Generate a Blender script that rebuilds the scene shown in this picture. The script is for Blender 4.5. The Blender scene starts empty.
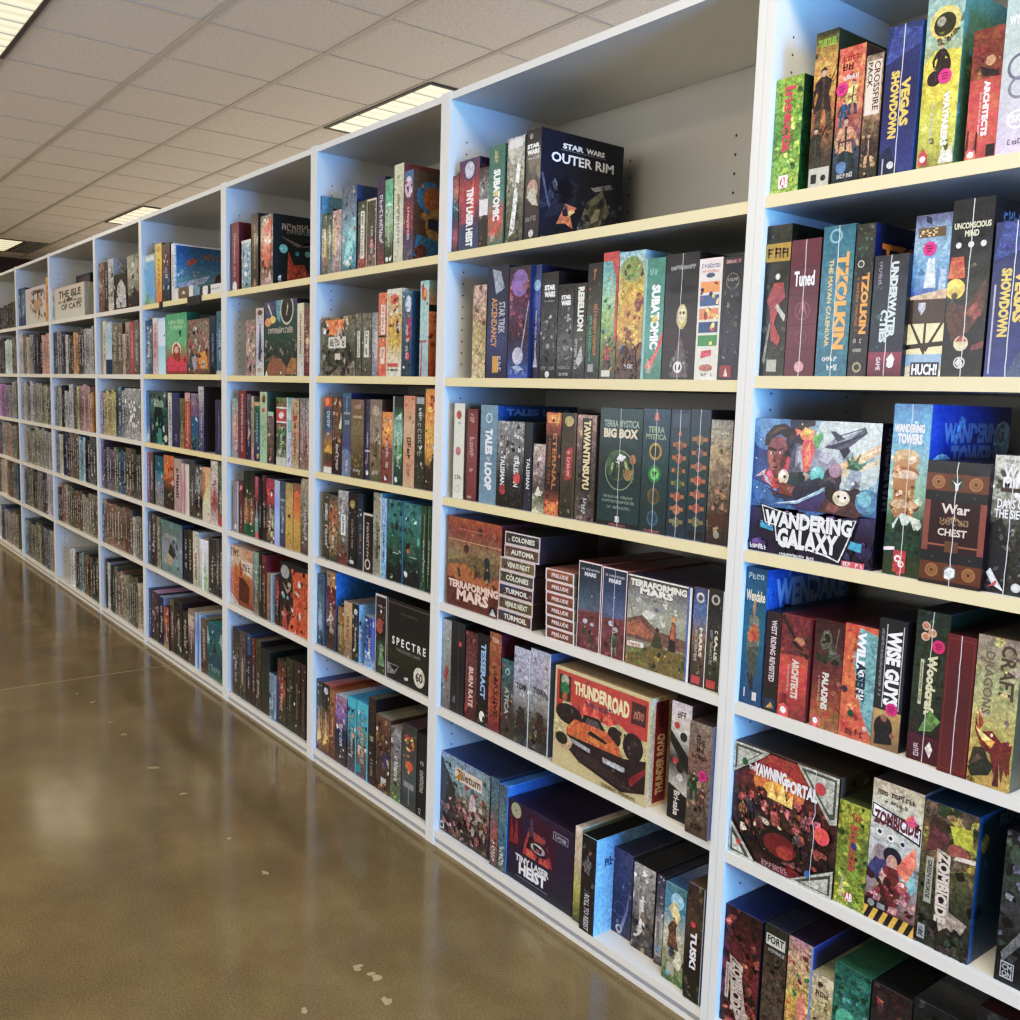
import bpy, bmesh, math, random, re
from mathutils import Matrix, Vector

# A board-game shop aisle: a long run of white bookcases filled with boxed games,
# polished concrete floor, suspended tile ceiling with recessed troffers.
GEO = {'XL': {'A': -1.1941, 'B': -2.2651, 'C': -3.0596, 'D': -3.8599, 'E': -4.9442, 'F': -5.766, 'G': -6.83, 'H': -7.84, 'I': -8.86}, 'XR': {'B': -1.2331, 'C': -2.3093, 'D': -3.1049, 'E': -3.9144, 'A': -0.16, 'F': -4.986, 'G': -5.806, 'H': -6.87, 'I': -7.88}, 'ZS': {'A': {1: 1.7284, 2: 1.3886, 3: 1.0473, 4: 0.7351, 5: 0.419, 6: 0.045}, 'B': {1: 1.7234, 2: 1.3803, 3: 1.0443, 4: 0.7373, 5: 0.4252, 6: 0.045}, 'C': {1: 1.7223, 2: 1.3831, 3: 1.0518, 4: 0.7492, 5: 0.4344, 6: 0.045}, 'D': {1: 1.7213, 2: 1.3822, 3: 1.0494, 4: 0.7414, 5: 0.4308, 6: 0.045}, 'E': {1: 1.7233, 2: 1.3864, 3: 1.0485, 4: 0.744, 5: 0.4293, 6: 0.045}, 'F': {1: 1.7237, 2: 1.3841, 3: 1.0483, 4: 0.7414, 5: 0.4277, 6: 0.045}, 'G': {1: 1.7237, 2: 1.3841, 3: 1.0483, 4: 0.7414, 5: 0.4277, 6: 0.045}, 'H': {1: 1.7237, 2: 1.3841, 3: 1.0483, 4: 0.7414, 5: 0.4277, 6: 0.045}, 'I': {1: 1.7237, 2: 1.3841, 3: 1.0483, 4: 0.7414, 5: 0.4277, 6: 0.045}}}
# bay, shelf, x centre, y front, z base, width, height, depth, front colours, front art, right side art, top colours, label
GAMES = [
('A', 1, -1.1622, 0.012, 1.7289, 0.0613, 0.2106, 0.28, '8a3,583,9b4~6', 'N:ac4,463,cd6,352,0,0,1,1,26 T:Insecta,c24,.34,.36,.74,.92,v B:fff,.3,.05,.62,.16 E:c22,.5,.1,.16 T:AB,fff,.38,.06,.64,.14', '243,163~7;N:b33,163,373,0,0,1,1,14', '', 'lime green leafy game box with red title, first along top shelf, rightmost bookcase'),
('A', 1, -1.0871, 0.012, 1.7289, 0.0467, 0.2728, 0.28, '232,c94,a63,543,222~5', 'T:TURTLES,7b3,.1,.9,.9,.95 N:853,432,a74,.1,.3,.9,.75,14 F:322,543,.5,.36,.42 F:332,443,.3,.1,.3 B:bba,.05,0,.95,.13 B:222,.15,.03,.4,.09 E:222,.7,.06,.12', '232;', '', 'tan and black box with armoured figure, second along top shelf, rightmost bookcase'),
('A', 1, -1.0338, 0.012, 1.7289, 0.0525, 0.2329, 0.28, 'b53,d74,a54,345,122~5', 'S:a22,.15,.9,.85,.96 S:422,.15,.83,.8,.89 S:eee,.2,.76,.8,.8 K:.2,.7 F:dc7,345,.6,.5,.26 F:246,257,.3,.42,.2 F:b86,233,.5,.1,.4 E:57a,.35,.12,.2 S:ccc,.2,.04,.8,.08', '433;', '', 'orange and navy box with uniformed heroes, third along top shelf, rightmost bookcase'),
('A', 1, -0.9889, 0.012, 1.7289, 0.0333, 0.2085, 0.28, '876,a86,543,332~6', 'B:dcb,.08,.52,.92,.95 T:CROSSFIRE,532,.5,.55,.85,.94,v T:PACK,332,.14,.74,.42,.94,v N:432,b96,765,.05,.03,.95,.5,16 F:433,b97,.5,.1,.28', '332;', '', 'brown box with cream two line title panel, fourth along top shelf, rightmost bookcase'),
('A', 1, -0.9374, 0.012, 1.7289, 0.0615, 0.2443, 0.28, '236,225,237~2', 'T:*VEGAS,db4,.52,.32,.78,.64,v T:*SHOWDOWN,db4,.2,.25,.45,.7,v P:348,.0,.75,1,.85,1,.95,.2,1 P:124,0,.0,.6,0,.3,.2,0,.15 E:ccc,.35,.07,.1 B:aab,.1,.0,.14,.12 W:', '36a', '', 'navy blue box with yellow title, by yellow box, fifth along top shelf, rightmost bookcase'),
('A', 1, -0.8672, 0.012, 1.7289, 0.0623, 0.2736, 0.28, '8aa,8a9,ba3,cc4,884~4', 'E:cb6,.5,.83,.42 E:332,.5,.82,.3 E:998,.4,.84,.12 N:543,663,.05,.7,.95,.78,10 P:dc3,0,.6,.3,.68,1,.66,1,.25,.6,.4,.2,.33 E:322,.55,.58,.2 E:322,.32,.52,.2 F:322,433,.45,.5,.22 K:.62,.52 T:*WAYFARERS,eee,.62,.12,.8,.43,v S:ddc,.3,.15,.4,.38,v P:ddc,.6,.02,1,.02,.95,.13,.8,.08,.7,.12 P:b33,.05,.02,.3,.02,.3,.08,.18,.12,.05,.09 E:eee,.17,.06,.08', '587;N:69a,9b8,0,0,1,1,6', '', 'tall yellow green box with astronaut helmets, sixth along top shelf, rightmost bookcase'),
('A', 1, -0.793, 0.012, 1.7289, 0.0487, 0.1995, 0.28, '622,a33,c43,a33~3', 'P:732,0,.62,1,.62,1,1,0,1 N:532,863,411,.05,.6,.95,.8,12 E:b86,.62,.75,.16 P:322,.3,.72,.9,.66,.95,.62,.4,.64 T:*ARCHITECTS,eee,.48,.18,.68,.6,v S:ecc,.36,.2,.44,.52,v P:422,0,.05,.05,.24,.1,.24,.1,.05 P:422,.3,.05,.33,.22,.38,.22,.4,.05 P:c44,.04,0,.36,0,.36,.08,.2,.11,.04,.08 E:eee,.2,.05,.1 B:222,.7,.02,.98,.11', '822', '', 'red box with white vertical title on top shelf, seventh along top shelf, rightmost bookcase'),
('A', 1, -0.7396, 0.012, 1.7289, 0.057, 0.2362, 0.28, '9bb,abb,bbc,cbd~2', 'T:WYRMSPAN,eee,.1,.82,.95,.88 O:667,.5,.55,.36,.08 O:778,.5,.42,.3,.08 O:fff,.5,.22,.25,.05 T:SK,eee,.36,.2,.64,.25 S:667,.3,.06,.7,.1', '8aa', '', 'pale teal box with grey coiled creature, eighth along top shelf, rightmost bookcase'),
('A', 2, -1.1646, 0.012, 1.3891, 0.0565, 0.2833, 0.28, '332,221,332~6', 'N:443,121,554,0,0,1,1,22 B:a82,.0,.76,1,.88 S:542,.06,.78,.94,.86 E:ccb,.55,.66,.1 P:922,.15,.5,.4,.62,.8,.62,.9,.52,.7,.48,.5,.35,.8,.25,.7,.2,.4,.24,.3,.45 P:bba,.5,.46,.9,.36,.94,.4,.6,.48 P:887,.1,.1,.3,.36,.36,.34,.2,.08 B:aa9,.3,.03,.7,.11', '221;N:443,332,0,0,1,1,20', '', 'dark lattice box with gold band and red dancer, first along second shelf, rightmost bookcase'),
('A', 2, -1.1029, 0.012, 1.3891, 0.0644, 0.2508, 0.28, '623,512,623,512~1', 'B:401,.0,.795,1,.8 B:401,0,.595,1,.6 B:401,0,.375,1,.38 B:401,0,.2,1,.205 T:Tuned,fff,.16,.66,.84,.77 O:845,.5,.48,.26,.03 P:845,.3,.42,.5,.58,.7,.42,.5,.5 E:c88,.5,.07,.16 O:734,.5,.29,.2,.04 W:', '401', '', 'maroon box with white handwritten title, second along second shelf, rightmost bookcase'),
('A', 2, -1.0348, 0.012, 1.3891, 0.0647, 0.268, 0.28, '267,378,378,267~3', 'O:7ab,.4,.93,.2,.06  T:*TZOLKIN,e92,.5,.18,.86,.82,v T:THE_MAYAN_CALENDAR,db6,.24,.2,.38,.78,v O:489,.8,.6,.3,.04 O:489,.2,.35,.3,.04 S:eee,.2,.1,.7,.14 S:eee,.25,.04,.7,.08 W:', '256', '', 'teal blue box with large orange vertical title, third along second shelf, rightmost bookcase'),
('A', 2, -0.9815, 0.012, 1.3891, 0.0366, 0.2643, 0.28, '332,233,322~6', 'N:465,566,223,0,.72,1,1,16 O:bbb,.35,.74,.18,.06 T:*TZOLKIN,e92,.45,.28,.85,.68,v S:b72,.2,.3,.38,.65,v S:ccc,.2,.22,.7,.25 S:ccc,.2,.16,.7,.19 O:997,.5,.06,.25,.1', '125;T:*TZOLKIN,e92,.08,.72,.95,.88 S:9bc,.4,.9,.8,.93', '', 'black box with orange title and blue side, fourth along second shelf, rightmost bookcase'),
('A', 2, -0.9218, 0.0, 1.3891, 0.063, 0.2046, 0.28, '222,223,233,223,511~2', 'T:*UNDERWATER,cdd,.5,.32,.72,.94,v T:*CITIES,cdd,.28,.28,.5,.55,v S:99a,.14,.75,.26,.95,v G:824,511,0,0,1,.2 N:355,244,.05,.2,.4,.75,8 P:fff,.55,.14,.7,.08,.8,.14,.7,.19 E:fff,.67,.1,.1 T:GAME,dcc,.25,.05,.38,.16,v W:', '222', '', 'black box with pale blue vertical title and magenta foot, fifth along second shelf, rightmost bookcase'),
('A', 2, -0.8586, 0.012, 1.3891, 0.0627, 0.2653, 0.28, '557,8ac,69c,359,753,b96,ddb~4', 'B:653,.1,.86,.85,.92 S:db8,.12,.86,.85,.92 K:.45,.79 P:cde,.35,.55,.42,.73,.6,.73,.68,.55 P:9bd,.75,.52,.78,.66,.95,.66,.95,.52 P:ca8,0,.5,1,.54,1,.48,0,.46 B:432,0,.33,1,.48 P:aab,.25,.42,.35,.38,.45,.42,.45,.46,.25,.46 B:ed9,.0,.14,1,.33 P:321,.05,.33,.12,.33,.5,.17,.44,.15 P:321,.9,.33,.98,.33,.55,.15,.5,.17 B:321,.45,.14,.52,.33 P:321,0,.2,.0,.17,1,.19,1,.22 B:8ac,0,.07,1,.14 B:223,.15,0,.95,.09 T:HUCH!,fff,.2,.01,.9,.08', '569', '', 'sky blue box with timbered house at foot, sixth along second shelf, rightmost bookcase'),
('A', 2, -0.7932, 0.012, 1.3891, 0.0673, 0.2817, 0.28, '222,222,332,222,221~4', 'T:UNCONSCIOUS,ddb,.06,.835,.94,.87 T:MIND,ddb,.33,.79,.67,.825 E:ddd,.2,.745,.07 E:ddd,.5,.745,.07 E:ddd,.8,.745,.07 P:c52,.0,.56,.05,.68,.35,.68,.42,.56 E:ec4,.2,.5,.24 E:ca4,.2,.48,.14 E:543,.2,.46,.08 P:532,0,.35,.1,.42,.5,.4,.95,.55,.95,.38,.6,.25,.2,.2 P:843,.5,.36,.75,.43,.9,.35,.75,.32 E:dc9,.45,.19,.18 P:943,.3,.2,.45,.24,.6,.2 O:ccc,.45,.08,.14,.03 P:ccc,.35,.08,.45,.11,.55,.07,.45,.05 P:733,.7,.15,1,.16,1,.2,.72,.18 W:', '222;S:99a,.1,.86,.9,.95', '', 'black box with glowing doll head, tall, seventh along second shelf, rightmost bookcase'),
('A', 2, -0.7219, 0.012, 1.3891, 0.0667, 0.2391, 0.28, '236,225,237~2', 'T:*VEGAS,db4,.55,.35,.8,.68,v T:*SHOWDOWN,db4,.22,.26,.46,.7,v P:348,.0,.75,1,.85,1,.95,.2,1 P:457,.5,0,1,.3,1,0 B:aab,.08,.02,.12,.6 W:', '236', '', 'navy blue box with yellow title, cut by frame, eighth along second shelf, rightmost bookcase'),
('A', 3, -1.0575, 0.012, 1.0478, 0.2708, 0.2601, 0.075, '123,236,358,436,213,213~3', 'E:8ab,.78,.82,.36 E:bcc,.8,.84,.3 E:cdd,.84,.9,.18 E:9ab,.74,.78,.05 E:9bb,.92,.76,.04 E:47a,.12,.95,.18 E:58b,.1,.97,.12 P:369,0,.55,.5,.3,1,.5,1,.36,0,.34 P:2af,.05,.52,.3,.46,.5,.5,.3,.44 P:47a,.6,.4,.8,.48,1,.42,1,.36 P:eb8,.7,.7,1,.86,1,.8,.75,.66 P:dca,.65,.62,1,.76,1,.72,.7,.6 P:fdb,.78,.72,1,.84,1,.82 P:556,.58,.81,.68,.9,.88,.97,.9,.93,.74,.8 P:99a,.6,.83,.7,.9,.86,.95,.72,.84 P:334,.6,.82,.66,.81,.9,.935,.89,.925 P:bcd,.66,.87,.7,.895,.85,.95,.7,.88 P:445,.68,.86,.62,.93,.66,.93,.74,.88 P:223,.7,.8,.74,.74,.78,.8,.76,.83 P:b34,.08,.55,.16,.66,.3,.74,.38,.62,.32,.5,.18,.48 P:823,.2,.52,.26,.62,.36,.62,.3,.5 P:d56,.1,.56,.16,.64,.2,.6,.16,.52 P:dbb,.02,.56,.12,.63,.1,.58 P:643,.17,.6,.25,.66,.27,.6,.2,.55 P:844,.115,.79,.125,.68,.15,.62,.2,.585,.25,.61,.28,.68,.29,.78,.26,.87,.16,.87 P:a65,.125,.77,.14,.67,.17,.62,.2,.64,.18,.7,.19,.76,.16,.78 P:633,.24,.62,.28,.68,.29,.78,.25,.76,.23,.68 P:322,.09,.8,.1,.88,.16,.95,.26,.97,.33,.92,.33,.82,.29,.76,.28,.86,.22,.89,.15,.85,.125,.8 P:543,.12,.87,.2,.94,.28,.94,.2,.91 P:433,.29,.88,.38,.96,.36,.88,.31,.82 P:322,.3,.92,.42,.99,.45,.95,.34,.9 P:322,.31,.85,.42,.88,.4,.83 P:433,.32,.94,.5,1,.5,.96 P:211,.12,.77,.19,.76,.2,.775,.13,.795 P:211,.215,.765,.255,.785,.25,.795,.212,.777 E:dcc,.162,.745,.018,.01 E:111,.168,.745,.009,.01 E:dcc,.235,.752,.014,.009 E:111,.238,.752,.007,.009 P:633,.18,.74,.195,.68,.165,.678 P:522,.155,.645,.22,.655,.2,.632 E:322,.285,.75,.018,.025 P:556,.3,.62,.34,.82,.4,.84,.4,.6 P:889,.36,.6,.36,.8,.47,.84,.56,.78,.56,.6,.44,.56 P:aab,.38,.62,.38,.78,.44,.8,.44,.62 P:667,.34,.64,.4,.7,.42,.58,.34,.56 P:d43,.43,.62,.4,.78,.42,.88,.5,.88,.51,.78,.47,.64 P:f75,.44,.66,.43,.8,.47,.84,.48,.74 P:e84,.38,.9,.42,.95,.5,.93,.5,.86,.4,.86 E:fc5,.44,.92,.03,.02 E:6a5,.52,.86,.03 P:5a5,.5,.84,.54,.92,.57,.9,.53,.8 P:e64,.36,.88,.34,.94,.4,.92 P:99a,.52,.66,.55,.78,.64,.78,.7,.7,.7,.58,.62,.54 P:bbc,.56,.72,.6,.78,.66,.76,.62,.7 E:434,.66,.6,.07,.08 E:a89,.68,.66,.05 E:655,.65,.57,.04 P:334,.58,.6,.6,.52,.72,.5,.72,.56 E:233,.44,.55,.12,.08 E:455,.52,.58,.1,.07 E:344,.36,.56,.07,.06 P:a98,.4,.58,.44,.63,.5,.6,.44,.56 E:233,.42,.58,.03 E:5bb,.54,.62,.055,.06 E:7cc,.53,.64,.035 E:cff,.52,.655,.012 E:5aa,.46,.5,.035 P:334,.22,.42,.3,.5,.56,.6,.64,.56,.4,.43 P:9bc,.2,.375,.4,.42,.62,.54,.58,.49,.4,.395 P:def,.22,.38,.4,.42,.58,.51,.4,.41 E:dca,.27,.58,.045,.055 E:fed,.26,.595,.025 E:322,.28,.58,.012 P:732,.22,.46,.26,.54,.34,.52,.36,.44 P:544,.14,.54,.2,.46,.26,.5,.2,.42 P:855,.3,.5,.34,.46,.38,.52 P:bcd,.08,.6,.14,.56,.18,.5,.13,.53 P:9ab,.76,.56,.8,.7,.87,.66,.86,.54 P:667,.8,.54,.84,.6,.87,.56 P:253,.76,.68,.82,.74,.88,.69,.84,.67 P:586,.78,.7,.8,.8,.82,.71 P:475,.81,.71,.86,.79,.84,.7 P:586,.82,.7,.92,.74,.86,.68 P:364,.79,.72,.75,.78,.78,.7 E:fed,.82,.58,.012 E:322,.76,.44,.15,.09 E:433,.84,.47,.06,.08 E:322,.66,.5,.05 P:533,.56,.36,.62,.46,.7,.42,.86,.46,.92,.38,.86,.34 P:844,.62,.38,.66,.43,.74,.4,.7,.36 E:dca,.74,.47,.065,.055 E:fed,.75,.48,.035 E:211,.72,.48,.01 E:211,.77,.475,.01 E:58a,.93,.46,.085 E:7bc,.91,.48,.05 E:fff,.06,.84,.006 E:fff,.4,.97,.006 E:fff,.05,.48,.006 E:fff,.9,.6,.008 E:fff,.93,.56,.006 E:fff,.86,.5,.005 E:cdf,.12,.46,.006 E:cdf,.03,.7,.006 N:325,436,112,213,648,.0,.02,1,.34,40 P:346,.12,.26,.12,.22,.9,.12,.9,.17 P:39b,.1,.24,.1,.185,.3,.16,.3,.22 P:39b,.72,.2,.72,.14,.92,.11,.92,.17 P:112,.09,.37,.48,.28,.885,.34,.83,.16,.77,.0,.66,.03,.24,.09,.21,.21,.13,.22 P:eee,.105,.358,.48,.285,.87,.328,.815,.163,.758,.016,.66,.045,.248,.104,.225,.216,.143,.226 P:112,.115,.35,.48,.28,.86,.322,.807,.168,.752,.026,.66,.058,.256,.112,.233,.222,.152,.232 T:*WANDERING,eee,.14,.205,.84,.325 T:*GALAXY,eee,.255,.06,.745,.205 S:fff,.02,.02,.17,.06 S:fff,.28,.0,.58,.025 B:c45,.78,0,.95,.04 S:fff,.79,.005,.94,.035', '112;T:*WANDERING,889,.2,.4,.75,.97,V N:334,213,0,0,1,1,12', '', 'large face-out space crew box with block title, first along third shelf, rightmost bookcase'),
('A', 3, -0.8683, 0.012, 1.0478, 0.0683, 0.2954, 0.28, '48b,59c,8bc,9cb,464,342,342~3', 'N:cdc,adc,.0,.35,1,.9,12 T:*WANDERING,eee,.04,.835,.84,.885 T:*TOWERS,eee,.15,.77,.8,.83 E:c96,.42,.68,.36,.05 B:b85,.1,.5,.7,.69 E:ca7,.42,.71,.32,.03 E:963,.42,.6,.36,.04 E:dba,.42,.59,.34,.03 B:a74,.14,.4,.68,.57 E:743,.45,.41,.4,.04 E:ca8,.45,.42,.38,.03 B:a74,.2,.34,.7,.4 N:da7,853,eca,.12,.36,.72,.7,18 P:cdd,.05,.26,.4,.37,.9,.34,1,.28 P:243,0,.22,.1,.3,.2,.26,.35,.35,.5,.27,.65,.33,.8,.26,1,.31,1,.12,0,.12 N:132,253,0,.13,1,.3,20 P:ede,.0,.16,.3,.17,.3,.15,0,.14 P:b23,.28,.02,.62,.02,.62,.15,.28,.15 P:b23,.28,.04,.45,.0,.62,.04 E:fff,.4,.1,.09 E:b23,.41,.1,.05 E:fff,.5,.07,.08 E:b23,.51,.07,.045 W:', '14a;E:adf,.15,.55,.18 E:adf,.9,.8,.12 T:*WANDERING,89b,.15,.78,.92,.9 T:*TOWERS,89b,.25,.62,.85,.77 N:237,8bd,0,.3,1,1,8', '', 'sky blue tower box with red shield emblem, second along third shelf, rightmost bookcase'),
('A', 3, -0.7762, 0.0, 1.0478, 0.1037, 0.2041, 0.28, '421,532,421~2', 'B:222,0,.9,1,1 B:631,.0,.76,1,.9 O:963,.2,.83,.11,.04 O:963,.2,.83,.06,.03 O:963,.8,.83,.11,.04 O:963,.8,.83,.06,.03 E:542,.5,.83,.11 E:343,.5,.83,.09 P:eee,.42,.85,.5,.82,.58,.85,.53,.82,.52,.77,.48,.77,.47,.82 B:222,0,.68,1,.76 B:843,0,.27,.1,.68 B:843,.9,.27,1,.68 B:311,.1,.27,.9,.68 T:War,dcb,.28,.58,.74,.66 T:CHEST,dcb,.25,.4,.72,.46 S:975,.26,.485,.74,.56 P:975,.3,.49,.5,.57,.7,.49,.66,.49,.5,.55,.34,.49 B:953,.1,.315,.9,.33 B:642,.38,.26,.6,.36 B:222,0,.18,1,.27 B:631,0,.03,1,.18 O:963,.2,.11,.11,.04 O:963,.2,.11,.06,.03 O:963,.8,.11,.11,.04 O:963,.8,.11,.06,.03 E:654,.5,.105,.12 E:565,.5,.105,.1 P:eee,.42,.06,.5,.05,.58,.08,.58,.14,.48,.15,.42,.12 B:322,0,0,1,.03 E:445,.2,.72,.02 E:445,.8,.72,.02 E:445,.2,.225,.02 E:445,.8,.225,.02 W:', '311', '', 'wooden chest look brown box with cream lettering, third along third shelf, rightmost bookcase'),
('A', 3, -0.693, 0.012, 1.0478, 0.0618, 0.2193, 0.28, 'bba,998,554,332,333~6', 'N:ddd,443,998,0,.6,1,.98,22 T:WAR,eee,.25,.84,.95,.92 T:MINE,eee,.25,.77,.95,.84 B:432,.2,.74,.95,.77 T:DAYS_OF,eee,.15,.62,.9,.69 T:THE_SIEGE,eee,.1,.55,.95,.615 P:222,0,0,.5,.02,.6,.35,.3,.55,0,.5 N:222,444,655,0,.02,1,.5,24 P:ddd,.02,.14,.12,.18,.5,.02,.2,.06 P:c33,.1,.04,.3,.06,.3,.1 E:ccc,.8,.06,.12 W:', '99a', '', 'grey ruined city box with white stencil title, fourth along third shelf, rightmost bookcase'),
('A', 4, -1.167, 0.012, 0.7356, 0.0517, 0.2768, 0.28, '157,167,146~2', 'S:cdd,.1,.92,.85,.97 T:Wendake,edb,.06,.76,.94,.84 E:322,.5,.73,.1 E:a86,.48,.71,.08,.06 P:776,.2,.4,.3,.66,.7,.66,.8,.5,.7,.36 P:b52,.2,.52,.5,.6,.75,.55,.7,.48,.3,.46 E:b33,.62,.53,.1 P:554,.25,.42,.35,.22,.65,.2,.75,.44 P:322,.3,.22,.4,.24,.42,.16,.5,.24,.6,.2,.6,.12,.5,.1 B:dcc,.2,.05,.25,.12 B:dcc,.6,.04,.8,.1', '26b;T:*WENDAKE,9bd,.1,.72,.95,.93 N:69c,123,36a,0,.3,1,1,12', '', 'blue box with person carrying bundle on spine, first along fourth shelf, rightmost bookcase'),
('A', 4, -1.1199, 0.012, 0.7356, 0.0343, 0.1987, 0.28, '322,311,221~2', 'T:WEST_RIDING_REVISITED,dcc,.35,.3,.72,.92,v B:235,.15,.02,.9,.13 P:c93,.3,.03,.6,.1,.8,.04 N:444,511,0,.85,1,1,6', '221', '', 'slim black strip box with white vertical title, second along fourth shelf, rightmost bookcase'),
('A', 4, -1.0677, 0.012, 0.7356, 0.0679, 0.2013, 0.28, '622,622,c42,b32,722~3', 'P:722,0,.6,1,.64,1,1,0,1 P:321,0,.95,.6,.7,.64,.72,.05,1 E:b75,.62,.76,.18,.04 P:311,.35,.74,.9,.6,.95,.64,.5,.76 N:532,832,.05,.62,.95,.85,8 T:*ARCHITECTS,dcb,.42,.2,.66,.58,v S:cbb,.28,.25,.36,.52,v P:811,.05,.05,.15,.22,.3,.22,.35,.05 P:d43,.06,0,.4,0,.4,.1,.22,.13,.06,.1 E:eee,.22,.06,.1 B:512,.94,0,1,1', '823', '', 'red and dark box with fiddler and white title, third along fourth shelf, rightmost bookcase'),
('A', 4, -0.9964, 0.012, 0.7356, 0.0615, 0.2064, 0.28, '411,522,832,b63~4', 'E:433,.45,.8,.3 P:665,.2,.78,.3,.9,.5,.92,.62,.84,.55,.76,.3,.72 P:998,.3,.86,.42,.9,.5,.88,.4,.84 P:211,.25,.8,.55,.83,.55,.81,.25,.78 P:554,.5,.78,.9,.72,.95,.62,.5,.64 P:776,.55,.74,.8,.7,.75,.68,.55,.7 P:332,.05,.7,.5,.66,.5,.6,.1,.62 P:766,.8,.95,.84,.95,.7,.62,.66,.62 N:443,221,.1,.6,.95,.92,12 T:*PALADINS,ddc,.35,.18,.58,.52,v S:cb9,.22,.25,.3,.48,v P:963,0,.0,1,.0,1,.22,.6,.1,0,.14 P:c44,.06,0,.36,0,.36,.1,.2,.13,.06,.1 E:eee,.2,.06,.09', '611', '', 'red box with grey helmeted knight, fourth along fourth shelf, rightmost bookcase'),
('A', 4, -0.9321, 0.012, 0.7356, 0.0653, 0.2105, 0.28, 'c52,d62,c53~3', 'P:7aa,.45,.98,1,.94,1,.05,.65,.25,.45,.5,.3,.7 N:b43,e84,.1,.5,.5,.95,10 T:*WILD,fff,.4,.6,.66,.95,v T:*ASSENT,234,.42,.35,.72,.68,v S:fff,.45,.36,.7,.66,v N:e74,b42,.0,.0,.6,.4,14 E:253,.35,.22,.1 E:434,.1,.42,.1 S:833,.2,.03,.8,.1 E:ecb,.8,.12,.07', '734', '', 'orange and teal box with graffiti title, fifth along fourth shelf, rightmost bookcase'),
('A', 4, -0.8724, 0.012, 0.7356, 0.0525, 0.2338, 0.28, '222,333,222~1', 'T:*WISE_GUYS,fff,.32,.34,.84,.92,v B:ccc,.28,.32,.31,.96 B:ccc,.87,.32,.9,.96 S:999,.1,.4,.22,.92,v K:.66,.32 G:b95,864,0,0,1,.3 E:322,.4,.16,.34,.1 E:965,.4,.24,.12 P:222,.1,.02,.15,.18,.7,.2,.75,.05 E:965,.75,.12,.1', '334;W:', '', 'black box with white block title and pink sticker, sixth along fourth shelf, rightmost bookcase'),
('A', 4, -0.8016, 0.012, 0.7356, 0.0586, 0.2621, 0.28, '232,343,232,412~5', 'N:353,121,242,0,.1,1,1,20 E:ca9,.3,.9,.13 E:ca9,.5,.86,.13 E:ca9,.3,.83,.13 E:b75,.3,.9,.08 E:b75,.5,.86,.08 E:b75,.3,.83,.08 K:.72,.78 T:*Woodcraft,ddb,.42,.32,.72,.72,v B:cca,.22,.38,.32,.68 S:443,.23,.4,.31,.66,v P:695,.3,.2,.6,.36,.95,.3,.7,.22 G:513,401,0,0,1,.18 P:eee,.55,.1,.7,.04,.78,.1,.68,.15 S:cbc,.2,.03,.4,.12,v W:', '232', '', 'dark green leafy box with cream vertical title, seventh along fourth shelf, rightmost bookcase'),
('A', 4, -0.7452, 0.0, 0.7356, 0.0494, 0.2348, 0.28, '611,511,611~1', 'B:822,.06,.03,.94,.035 B:822,.06,.965,.94,.97 B:822,.06,.03,.08,.97 B:822,.92,.03,.94,.97 S:733,.42,.3,.58,.7,v W:', '511', '', 'plain dark red box with faint border, eighth along fourth shelf, rightmost bookcase'),
('A', 4, -0.6847, 0.0, 0.7356, 0.0686, 0.2448, 0.28, '987,aa7,ba5,b94~4', 'T:CRAFT,543,.55,.6,.9,.96,v T:DRAGONS,765,.2,.48,.42,.9,v N:cb7,876,0,.4,1,1,12 P:432,.02,.12,.1,.24,.35,.26,.5,.16,.3,.08 P:654,.05,.12,.2,.2,.4,.17,.25,.1 P:a31,.15,.5,.3,.42,.2,.36 P:722,.55,.3,.9,.34,.98,.1,.85,.2,.8,.04,.72,.18,.64,.02,.6,.16 P:721,.1,.46,.2,.35,.5,.38,.8,.3,.98,.32,.92,.1,.75,.2,.6,.1,.5,.22,.3,.25,.1,.36 P:e93,.1,.4,.4,.3,.6,.32,.5,.26,.2,.33 P:fd6,.12,.38,.3,.35,.55,.315,.3,.3 P:fe9,.14,.375,.3,.345,.45,.325,.3,.315 E:eda,.5,.35,.03,.012 P:332,0,.1,.4,.2,.6,.15,.5,.08,.1,.04 P:522,.6,.02,.7,.2,.75,.02', '653', '', 'gold box with fire breathing dragon, ninth along fourth shelf, rightmost bookcase'),
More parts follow.
